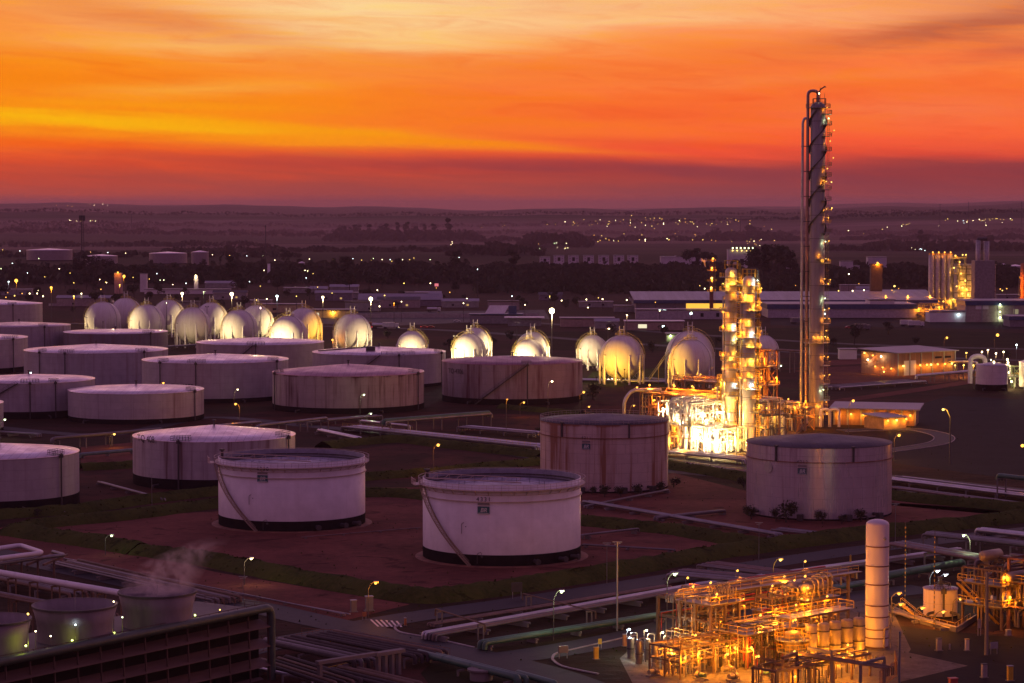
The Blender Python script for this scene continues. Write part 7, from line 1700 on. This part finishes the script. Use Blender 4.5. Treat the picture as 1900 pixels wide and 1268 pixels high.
t = thing('lit_column', 'orange lit column at the right edge skyline', 'column', (AT(1897, 560, 1650).x, 1650, 0)); MB().lathe([(1.6, 0), (1.6, ZD(490, 1650)), (.01, ZD(488, 1650))], 16).build('shell', M_['orange'], t)
for z_ in (8, 16, 24): plight((-3.5, -5, z_), 'sodium', 4000, t, .5)
MB().box((-3.5, -5, 0), (.3, .3, 25), z0=0).build('lamp_post', M_['grey'], t)
# bright pump unit at right middle
pu = P(1880, 726)
frame('green and gold lit pump unit behind the small white domed tank', (pu.x - 7, pu.y + 4, 0), 4, 2, 4.5, 4.5, [4.5, 8.5], mat('pump_green', (.20, .26, .12), .6), pipes=22, pmats=('white', 'galv', 'green'), seed=77, decks=(4.5,), lamps=[(0, 0, 11), (5, 5, 11.4), (9, 0, 10.4), (14, 4, 11.2), (18, 0, 9.6), (2, -1, 5), (10, -1, 3)], lamp_kind='warm', lampw=2600, br=.36, rad=(.15, .4), rmat=yrail)
C('white tank half cut by the right edge in the green lit pump unit', 1891, 1935, 672, 722, 664, (.6, .58, .5), amt=.2, seed=33, band=1.0, group=None, name='white_tank')
t = thing('arched_pipe', 'fat white arched pipe beside the small domed tank', 'pipe', (P(1800, 712).x, P(1800, 712).y, 0)); MB().tube([(0, 0, 0), (0, 0, 11), (6, 0, 11), (6, 0, 5)], .95, 14, 3).build('pipe', M_['white'], t)
for i, (px, py, kd) in enumerate(((1793, 655, 'gold'), (1822, 653, 'warm'), (1833, 650, 'warm'), (1848, 656, 'warm'), (1862, 653, 'warm'), (1870, 692, 'warm'), (1886, 640, 'cool'), (1772, 678, 'gold'), (1788, 678, 'gold'), (1806, 678, 'gold'))):
    SLP(px, py, 9 if py < 665 else 5, kd, 900, ['gold', 'first white', 'second white', 'third white', 'fourth white', 'big white', 'cool white', 'left low gold', 'middle low gold', 'right low gold'][i] + ' lamp by the small domed tank and its arched pipe', 'lamps at the pump unit', arm=0, br=.7 if i == 5 else .42)

# ---------------------------------------------------------------- trees
def crown_mesh(seed, hgt, spread, kind='round', n=420):
    rd = random.Random(seed); b = MB(); lobes = []
    for i in range(rd.randint(6, 9)):
        a = rd.uniform(0, 2 * PI); rr = rd.uniform(0, spread * .55)
        z_ = rd.uniform(hgt * .42, hgt * .86)
        if kind == 'tall': rr *= .5; z_ = rd.uniform(hgt * .3, hgt * .92)
        if kind == 'flat': z_ = rd.uniform(hgt * .66, hgt * .86); rr *= 1.25
        lobes.append((math.cos(a) * rr, math.sin(a) * rr, z_, rd.uniform(.28, .46) * spread * (.7 if kind == 'tall' else 1)))
    for i in range(n):
        lx, ly, lz, lr = rd.choice(lobes); u, v_ = rd.uniform(-1, 1), rd.uniform(0, 2 * PI); r_ = lr * rd.uniform(.55, 1.06); q = math.sqrt(1 - u * u)
        p = Vector((lx + r_ * q * math.cos(v_), ly + r_ * q * math.sin(v_), lz + r_ * u * .8)); s = rd.uniform(.35, .8) * spread / 7
        a = Vector((rd.uniform(-1, 1), rd.uniform(-1, 1), rd.uniform(-.6, .6))).normalized() * s; c = Vector((rd.uniform(-1, 1), rd.uniform(-1, 1), rd.uniform(-1, 1))).normalized() * s
        b.add([p - a, p + c, p + a, p - c * .8], [(0, 1, 2, 3)])
    return b
LEAF = mat('dark_leaves', (.030, .036, .014), .8, scale=.25, var=.5); LEAF2 = mat('olive_leaves', (.045, .05, .02), .8, scale=.25, var=.5); BARK = mat('bark', (.06, .045, .035), .9)
PROTO = []
for i, (hgt, spr, kd, nn) in enumerate(((11, 6.5, 'round', 520), (14, 7, 'round', 620), (18, 6, 'tall', 620), (9, 6, 'round', 420), (15, 9, 'flat', 620), (21, 8.5, 'tall', 760), (6, 5, 'round', 360))):
    t = thing('broadleaf_tree' if kd != 'tall' else 'eucalyptus_tree', 'dark tree', 'tree', (0, 0, -500))
    tb = MB().tube([(0, 0, 0), (.1, 0, hgt * .35), (0, .2, hgt * .7)], .34, 6, r2=.12)
    for k in range(4): a = k * 1.7; tb.tube([(0, 0, hgt * .35 + k * .6), (math.cos(a) * spr * .35, math.sin(a) * spr * .35, hgt * .62 + k * .4)], .13, 5, r2=.05)
    tb.build('trunk', BARK, t); crown_mesh(i + 3, hgt, spr, kd, nn).build('crown', LEAF if i % 2 else LEAF2, t); PROTO.append(freeze(t))
rt = random.Random(99); TREES = 0
def put_tree(x, y, k, sc, label, group):
    global TREES
    o = copy_tree(PROTO[k]); o.location = (x, y, hill(x, y) - .2); o.rotation_euler = (0, 0, rt.uniform(0, 6.28)); o.scale = (sc * rt.uniform(.85, 1.15), sc * rt.uniform(.85, 1.15), sc)
    tag(o, label, 'tree', group); TREES += 1
def tree_px(px, py_base, py_top, k, label, group, D=None):
    D = D or DIST(py_base); q = AT(px, py_base, D); z0_ = hill(q.x, D); hgt = (11, 14, 18, 9, 15, 21, 6)[k]
    put_tree(q.x, D, k, max(.3, (ZD(py_top, D) - z0_) / hgt), label, group)
# named single trees
for px, pb, pt, k, lb in ((905, 655, 622, 4, 'wide dark tree left of the second railed sphere pair'), (948, 640, 612, 1, 'dark tree between the railed sphere pairs'), (833, 652, 628, 0, 'dark tree right of the small sphere'), (1648, 622, 596, 0, 'round dark tree before the silo plant'), (1763, 686, 662, 4, 'low dark tree at the right end of the lit warehouse'),
                      (1545, 650, 626, 0, 'dark tree left of the lit warehouse'), (1135, 620, 598, 3, 'small dark tree by the bungalow'), (1230, 622, 600, 3, 'small dark tree near the green lit shed'), (1585, 640, 600, 1, 'tall bush in the dark field right of the splitter'), (155, 512, 466, 5, 'big dark tree under the radio mast'), (142, 512, 476, 1, 'dark tree left of the mast foot'), (170, 512, 474, 1, 'dark tree right of the mast foot'),
                      (1420, 505, 446, 5, 'big dark gum tree left of the splitter'), (1445, 505, 452, 4, 'big spreading dark tree left of the splitter'), (1400, 505, 458, 1, 'dark tree left of the big gum'), (1466, 505, 462, 1, 'dark tree nearest the splitter'), (1295, 495, 455, 5, 'dark hill tree above the pale blocks'), (1280, 495, 462, 4, 'spreading dark tree above the pale blocks'), (1312, 495, 466, 4, 'dark spreading tree left of the slim distant column'),
                      (845, 520, 463, 2, 'ragged tall tree left of centre woods'), (953, 510, 462, 2, 'pointed tall tree in the centre woods'), (640, 520, 470, 5, 'tall dark crown in the left centre belt'), (735, 520, 473, 5, 'tall dark crown in the centre belt'), (430, 520, 468, 5, 'tall dark tree in the left belt'), (620, 500, 478, 2, 'thin dark tree in the left centre belt')):
    D_ = DIST(pb) if pb > 590 else {512: 2450, 505: 2350, 495: 2750, 520: 2250, 510: 2300, 500: 2300}[pb]
    tree_px(px, pb, pt, k, lb, None, D_)
G1, G2, G3 = 'trees of the dark belt beyond the plant', 'trees on the hazy ridge', 'bushes along the inner roads'
L1_, L2_, L3_ = 'dark tree in the long belt beyond the plant', 'hazy tree on the far ridge', 'dark bush beside the inner roads'
for i in range(150):
    px = rt.uniform(-10, 1500) if i % 3 else rt.uniform(380, 1300); D_ = rt.uniform(1950, 3000)
    if px < 350: D_ = rt.uniform(2100, 2700)
    q = AT(px, 500, D_); put_tree(q.x, D_, rt.choice((0, 1, 1, 3, 4, 2)), rt.uniform(.75, 1.25) if px < 900 else rt.uniform(.45, .75), L1_, G1)
for i in range(44):
    px = rt.uniform(-10, 1180); D_ = rt.uniform(1640, 1980); q = AT(px, 500, D_); put_tree(q.x, D_, rt.choice((0, 1, 3, 4, 6)), rt.uniform(.6, 1.05), L1_, G1)
for i in range(46):
    px = rt.uniform(1440, 1910); D_ = rt.uniform(2000, 2700); q = AT(px, 500, D_); put_tree(q.x, D_, rt.choice((0, 1, 4)), rt.uniform(.8, 1.3), L1_, G1)
for px, D_, k, sc in [(rt.uniform(630, 790), rt.uniform(5200, 5500), rt.choice((0, 1, 2)), rt.uniform(1.4, 2.3)) for _ in range(26)] + [(805, 5200, 2, 2.1), (833, 5200, 5, 2.6), (715, 5300, 5, 1.9), (685, 5300, 5, 1.8), (1330, 5600, 1, 2), (1390, 5600, 4, 2.2), (1410, 5600, 1, 2), (1708, 4300, 5, 1.7), (1716, 4300, 1, 1.8), (1767, 4300, 1, 1.6), (1838, 4300, 4, 1.6)]:
    q = AT(px, 440, D_); put_tree(q.x, D_, k, sc, L2_, G2)
for px, py, sc_ in ((1458, 970, .8), (1394, 964, .55), (1440, 968, .5), (1526, 972, .5), (1598, 968, .5), (1562, 972, .35), (1122, 922, .5), (1152, 922, .45), (1182, 921, .5), (1098, 918, .35), (1222, 916, .5)):
    q = P(px, py); put_tree(q.x, q.y, 6, sc_, 'dark bush growing at the foot of a tall jacketed tank', 'bushes at the feet of the jacketed tanks')
for px, py in ((300, 700), (1100, 742), (1380, 905), (1540, 955), (1460, 948), (1500, 938), (1250, 905), (70, 960), (860, 812), (1000, 806), (1830, 690), (1870, 668), (560, 625), (1210, 655), (1490, 630), (1700, 640), (1330, 640), (1000, 628), (780, 640), (720, 628)):
    q = P(px, py); put_tree(q.x, q.y, 6, rt.uniform(.3, .45) if py > 800 else rt.uniform(.6, 1.1), L3_, G3)
for o in PROTO:
    for c in CH[o.name]: bpy.data.objects.remove(c)
    bpy.data.objects.remove(o)
# woodland mass: leaf clumps over the dark belt, one body
b = MB(); rw = random.Random(5)
def wood(px0, px1, D0, D1, h, n):
    for i in range(n):
        px = rw.uniform(px0, px1); D_ = rw.uniform(D0, D1); x = (px - 950) / F * D_; z0_ = hill(x, D_)
        ed = min(1, (px - px0) / 40 + .3, (px1 - px) / 40 + .3); hh_ = h * ed * (.75 + .25 * math.sin(px / 13 + D_ / 90))
        p = Vector((x, D_, z0_ + hh_ * math.sqrt(rw.random()))); s = rw.uniform(2.0, 4.2) * (1 if D_ < 3300 else 1.5)
        a = Vector((rw.uniform(-1, 1), rw.uniform(-.5, .5), rw.uniform(-.5, .5))).normalized() * s; c = Vector((rw.uniform(-.5, .5), rw.uniform(-.5, .5), 1)).normalized() * s * .8
        b.add([p - a, p + c, p + a, p - c], [(0, 1, 2, 3)])
wood(380, 880, 2250, 2750, 11, 5200); wood(880, 1480, 2000, 2850, 7.5, 7600); wood(-20, 400, 2250, 2700, 9, 3600); wood(1460, 1920, 2150, 2700, 11, 4600)
for Dw, pa, pb_, nw, hw in ((3500, -20, 560, 500, 7), (3900, 300, 1000, 700, 8), (4400, -20, 500, 500, 9), (5000, 900, 1500, 700, 10), (5600, -20, 640, 700, 12), (6600, 300, 1300, 1000, 12), (7800, -20, 1900, 1800, 14), (9600, -20, 1900, 1600, 16), (4000, 1500, 1920, 600, 9), (5200, 1560, 1920, 700, 12), (6400, 1450, 1920, 900, 14)):
    wood(pa, pb_, Dw, Dw + 70, hw, nw)
wood(600, 900, 4900, 5400, 22, 1600); wood(960, 1100, 4300, 4700, 22, 900); wood(1290, 1480, 5000, 5500, 20, 800); wood(830, 1010, 3600, 4000, 14, 700); wood(0, 300, 6500, 7200, 26, 700); wood(1600, 1900, 4200, 4500, 12, 600)
tag(b.build('woodland', LEAF), None, None, None, 'stuff')

# ---------------------------------------------------------------- vehicles
CARP = {}
def car(label, px, py, rz, paint, kind='car', D=None, tail=False, headl=False, group='cars and lorries on the lots'):
    q = P(px, py) if D is None else AT(px, py, D); t = thing('parked_car' if kind == 'car' else kind, label, 'car' if kind == 'car' else 'lorry' if 'lorry' in kind else kind.split('_')[-1], (q.x, q.y, .05), rz, group)
    tw = MB()
    if kind == 'car':
        b = MB(); b.add([(x_, y_, z_) for y_ in (-.85, .85) for x_, z_ in ((-2.1, .3), (2.1, .3), (2.15, .75), (1.1, .92), (.6, 1.42), (-1.0, 1.46), (-1.7, 1.0), (-2.15, .95))], [tuple(range(8))[::-1], tuple(range(8, 16))] + [(i, (i + 1) % 8, (i + 1) % 8 + 8, i + 8) for i in range(8)]); b.build('body', paint, t, bevel=.06)
        MB().box((-.2, 0, 1.2), (1.5, 1.74, .34)).build('window', M_['glass'], t); wx = (-1.3, 1.3); wr = .33; L_ = 2.15
    else:
        MB().box((3.6, 0, 0), (2.0, 2.4, 2.4), z0=.6).build('cab', paint, t, bevel=.1); MB().box((4.62, 0, 2.2), (.05, 2.0, .8)).build('window', M_['glass'], t)
        if 'tanker' in kind: MB().tube([(-4.6, 0, 2.0), (2.3, 0, 2.0)], 1.15, 16).build('tank_body', M_['silver'], t)
        else: MB().box((-1.3, 0, 0), (7.0, 2.5, 2.6), z0=1.0).build('cargo_box', paint, t)
        wx = (-3.6, -2.4, 3.4); wr = .5; L_ = 4.7
    for x_ in wx:
        for s in (-.85, .85) if kind == 'car' else (-1.1, 1.1): MB().tube([(x_, s - .1, wr), (x_, s + .1, wr)], wr, 12).build('wheel', M_['rubber'], t)
    for s in (-.6, .6):
        if tail: MB().box((-L_ - .03, s, .85), (.08, .4, .22)).build('tail_light', BULB['red'], t)
        if headl: MB().box((L_ + .03, s, .7), (.08, .35, .2)).build('headlight', BULB['warm'], t)
    return t
redp = mat('red_car', (.35, .03, .03), .3); whp = mat('white_car', (.6, .6, .62), .3); grp = mat('grey_car', (.15, .15, .17), .3)
car('car with red tail lights driving off on the right road', 1832, 993, R(215) + PI, grp, tail=True); 
for i, (px, py, D_, kd, p_, rz) in enumerate(((665, 592, 1420, 'cargo_lorry', redp, 0), (683, 592, 1425, 'cargo_lorry', redp, 0), (705, 592, 1420, 'tanker_lorry', whp, 0), (725, 590, 1420, 'cargo_lorry', whp, 0), (640, 583, 1470, 'cargo_lorry', redp, 0), (788, 592, 1425, 'car', redp, 0), (800, 593, 1425, 'car', redp, 0),
        (848, 580, 1500, 'car', whp, 0), (1260, 607, 1450, 'car', grp, 1), (1480, 600, 1480, 'cargo_lorry', grp, .5), (1600, 612, 1400, 'cargo_lorry', grp, .3), (1575, 605, 1420, 'car', redp, .2), (1685, 600, 1450, 'cargo_lorry', whp, .1), (1700, 602, 1440, 'cargo_lorry', whp, .1), (805, 566, 1650, 'tanker_lorry', whp, 0))):
    car(['first red lorry left of the tanker on the road', 'second red lorry left of the tanker on the road', 'white tanker lorry among the red lorries', 'white box lorry at the right end of the lorry queue', 'red lorry beyond the queue near the lit canopy', 'red car right of the lorry queue, left one', 'red car right of the lorry queue, right one', 'white car before the long grey wall',
         'grey car beside the white roofed workshop', 'dark lorry left of the splitter column', 'dark lorry in the lot below the white cube building', 'red car in the lot right of the splitter', 'white lorry below the silo plant, left one', 'white lorry below the silo plant, right one', 'white tanker lorry standing above the long wall'][i], px, py, rz, p_, kd, D_, tail=i in (0, 1, 2, 4, 5, 6), headl=i in (3, 8))
q = AT(810, 534, 2000); t = thing('lit_sign', 'small red lit sign in the dark trees', 'sign', (q.x, 2000, 0)); MB().box((0, 0, 0), (.4, .4, ZD(531, 2000)), z0=0).build('post', M_['dark'], t); MB().box((0, 0, ZD(529, 2000)), (3.2, .4, 2.4)).build('panel', emit('red_sign_glow', (1, .25, .3), .8), t)
q = AT(1252, 636, 1270); 
# ---------------------------------------------------------------- diagonal stair left of the spheres
a = P(1203, 708); b_ = P(1235, 690)
t = thing('sphere_stair', 'long yellow lit stair climbing to the half shaded big sphere', 'stair', a); zt = ZD(655, 960); v1 = Vector((AT(1241, 655, 960).x, 960, zt)) - a
MB().bar((0, 0, 0), v1, .2, .5).bar((0, 1.4, 0), v1 + Vector((0, 1.4, 0)), .2, .5).build('stair_flight', yel, t); MB().bar((0, 0, 1.2), v1 + Vector((0, 0, 1.2)), .1).bar((0, 1.4, 1.2), v1 + Vector((0, 1.4, 1.2)), .1).build('stair_railing', yel, t)
MB().bar(v1 * .5, (v1.x * .5, v1.y * .5, 0), .3).build('support', yel, t)

# ---------------------------------------------------------------- lamps of the town and the far hills
FARP = {}
def far_lamp(px, py, D, kd, br, label, group):
    br *= .85
    q = AT(px, py, D); zb = hill(q.x, D); key = (kd, round(br, 1))
    h_ = 7.0
    if q.z < zb + 2:  # keep the lamp on the ground it stands on
        q.z = zb + 5
    if key not in FARP:
        me = MB().ball((0, 0, 0), br, 6, 4).build('bulb', BULB[kd]).data; FARP[key] = me; bpy.data.objects.remove(bpy.data.objects[-1]) if False else None
        for o in list(bpy.data.objects):
            if o.data is me: bpy.data.objects.remove(o)
    t = thing('far_street_lamp', label, 'street lamp', (q.x, D, zb), 0, group)
    bo = bpy.data.objects.new('bulb', FARP[key]); COL.objects.link(bo); bo.parent = t; bo.location = (0, 0, q.z - zb)
    pk = 'pole%d' % round(q.z - zb)
    if pk not in FARP:
        o = MB().box((0, 0, 0), (.25, .25, round(q.z - zb)), z0=0).build('pole', M_['dark']); FARP[pk] = o.data; bpy.data.objects.remove(o)
    po = bpy.data.objects.new('pole', FARP[pk]); COL.objects.link(po); po.parent = t
def DH(py, x_az):
    """distance at which the terrain appears on row py"""
    D = 2400.0
    while D < 15000:
        z = hill(x_az * D, D) + 7
        if Y0 + (H - z) * F / D < py: return D
        D += 60
    return 15000
rl = random.Random(21)
GA_ = 'white lamps in the left and middle town'; GB_ = 'golden lamps of the town on the hazy hills'; GC_ = 'lamps along the far right hillside'
for px, py in ((5, 464), (37, 466), (72, 480), (23, 489), (2, 499), (110, 499), (130, 507), (51, 507), (83, 514), (137, 525), (185, 519), (196, 524), (247, 515), (277, 518), (297, 520), (304, 520), (291, 508), (168, 468), (200, 469), (233, 470), (394, 473), (426, 474), (458, 475), (488, 475), (510, 483), (531, 486), (574, 481), (607, 486), (617, 483), (598, 489), (566, 502), (571, 503), (581, 508), (568, 516), (655, 480), (671, 483), (689, 483), (693, 480), (709, 482), (724, 482), (727, 485), (747, 482), (760, 482), (768, 479), (798, 482), (638, 522), (656, 520), (490, 502), (345, 526), (463, 523), (476, 557), (495, 555), (550, 550), (651, 541), (745, 560), (860, 563), (950, 550), (1020, 550), (886, 500), (852, 478), (1224, 577), (974, 566), (1091, 571), (1385, 545), (1530, 575), (1283, 580), (1350, 582))[:]:
    D_ = DH(py, (px - 950) / F) if py < 500 else rl.uniform(1750, 2200) if py < 545 else 1500
    far_lamp(px, py, min(D_, 3400), rl.choice(('warm', 'gold', 'warm', 'cool', 'gold', 'green')), .5 if D_ > 2300 else .36, 'small white street lamp of the town beyond the spheres', GA_)
for px, py in ((11, 552), (27, 549), (41, 545), (55, 545), (69, 545), (1042, 558), (1088, 556), (1116, 563), (1163, 557), (1020, 552), (1556, 540), (1582, 541), (1603, 539), (1655, 539), (1868, 536), (1575, 509), (1288, 546), (1582, 540)):
    far_lamp(px, py, 1750, rl.choice(('sodium', 'gold', 'warm')), .45, 'golden street lamp on the road beyond the plant', 'golden road lamps beyond the plant')
for i in range(58):
    px = rl.uniform(0, 1900) if i % 3 else rl.uniform(1430, 1900); D_ = rl.uniform(1600, 2100)
    far_lamp(px, Y0 + (H - rl.uniform(5, 9)) * F / D_, D_, rl.choice(('sodium', 'gold', 'sodium', 'warm')), rl.uniform(.3, .55), 'golden street lamp on the road beyond the plant', 'golden road lamps beyond the plant')
def cluster(n, px0, px1, py0, py1, kinds, label, group, br=1.5, slope=0):
    for i in range(n):
        px = rl.uniform(px0, px1); py = rl.uniform(py0, py1) + slope * (px - px0)
        D_ = DH(py, (px - 950) / F); far_lamp(px, py, D_, rl.choice(kinds), br * rl.uniform(.38, .8) * (D_ / 6000) ** .8, label, group)
SO = ('sodium', 'gold', 'gold', 'warm')
cluster(26, 1010, 1170, 406, 420, SO, 'golden lamp of the hazy town above the apartment blocks', GB_)
cluster(34, 1180, 1400, 405, 418, SO, 'golden lamp of the hazy town above the apartment blocks', GB_)
cluster(12, 1040, 1160, 436, 450, SO, 'golden lamp low on the slope above the apartment blocks', 'lamps on the slope above the apartments')
cluster(12, 990, 1060, 448, 462, ('green', 'warm', 'gold'), 'pale lamp low on the slope left of the apartments', 'lamps on the slope above the apartments', 1.2)
cluster(16, 1185, 1330, 436, 448, SO, 'golden lamp low on the slope above the apartment blocks', 'lamps on the slope above the apartments')
cluster(14, 1340, 1440, 440, 456, SO, 'golden lamp behind the white windowless block', 'lamps on the slope above the apartments', 1.3)
cluster(12, 1535, 1575, 428, 431, SO, 'lamp in the short row right of the splitter', GC_, 1.3)
cluster(14, 1600, 1690, 432, 436, ('warm', 'gold'), 'lamp on the climbing road right of the splitter', GC_, 1.3, -.22)
cluster(22, 1705, 1895, 406, 410, SO, 'lamp along the top of the far right hill', GC_, 1.3)
cluster(8, 1740, 1880, 410, 420, ('warm', 'cool'), 'pale lamp on the far right hill', GC_, 1.2)
cluster(6, 1690, 1720, 460, 466, ('cool', 'warm'), 'pale lamp before the silo plant hill', GC_, 1.0)
cluster(10, 125, 178, 408, 411, ('gold', 'warm'), 'golden lamp beside the radio mast head on the left hill', 'lamps by the radio mast head', 1.1)
cluster(9, 80, 200, 379, 384, ('sodium', 'warm'), 'tiny orange lamp on the far left skyline', 'lamps on the left skyline', 1.2)
cluster(5, 820, 1000, 416, 424, ('gold', 'warm'), 'tiny lamp beside the ridge trees', GB_, 1.2)
cluster(4, 835, 850, 440, 456, ('warm',), 'tiny pale lamp in the fields left of centre', 'tiny field lamps', 1.0)
for i in range(20):
    px = rl.uniform(1150, 1480); far_lamp(px, rl.uniform(400, 470), DH(rl.uniform(405, 440), (px - 950) / F), rl.choice(SO), .9, 'golden lamp of the hazy town above the apartment blocks', GB_)
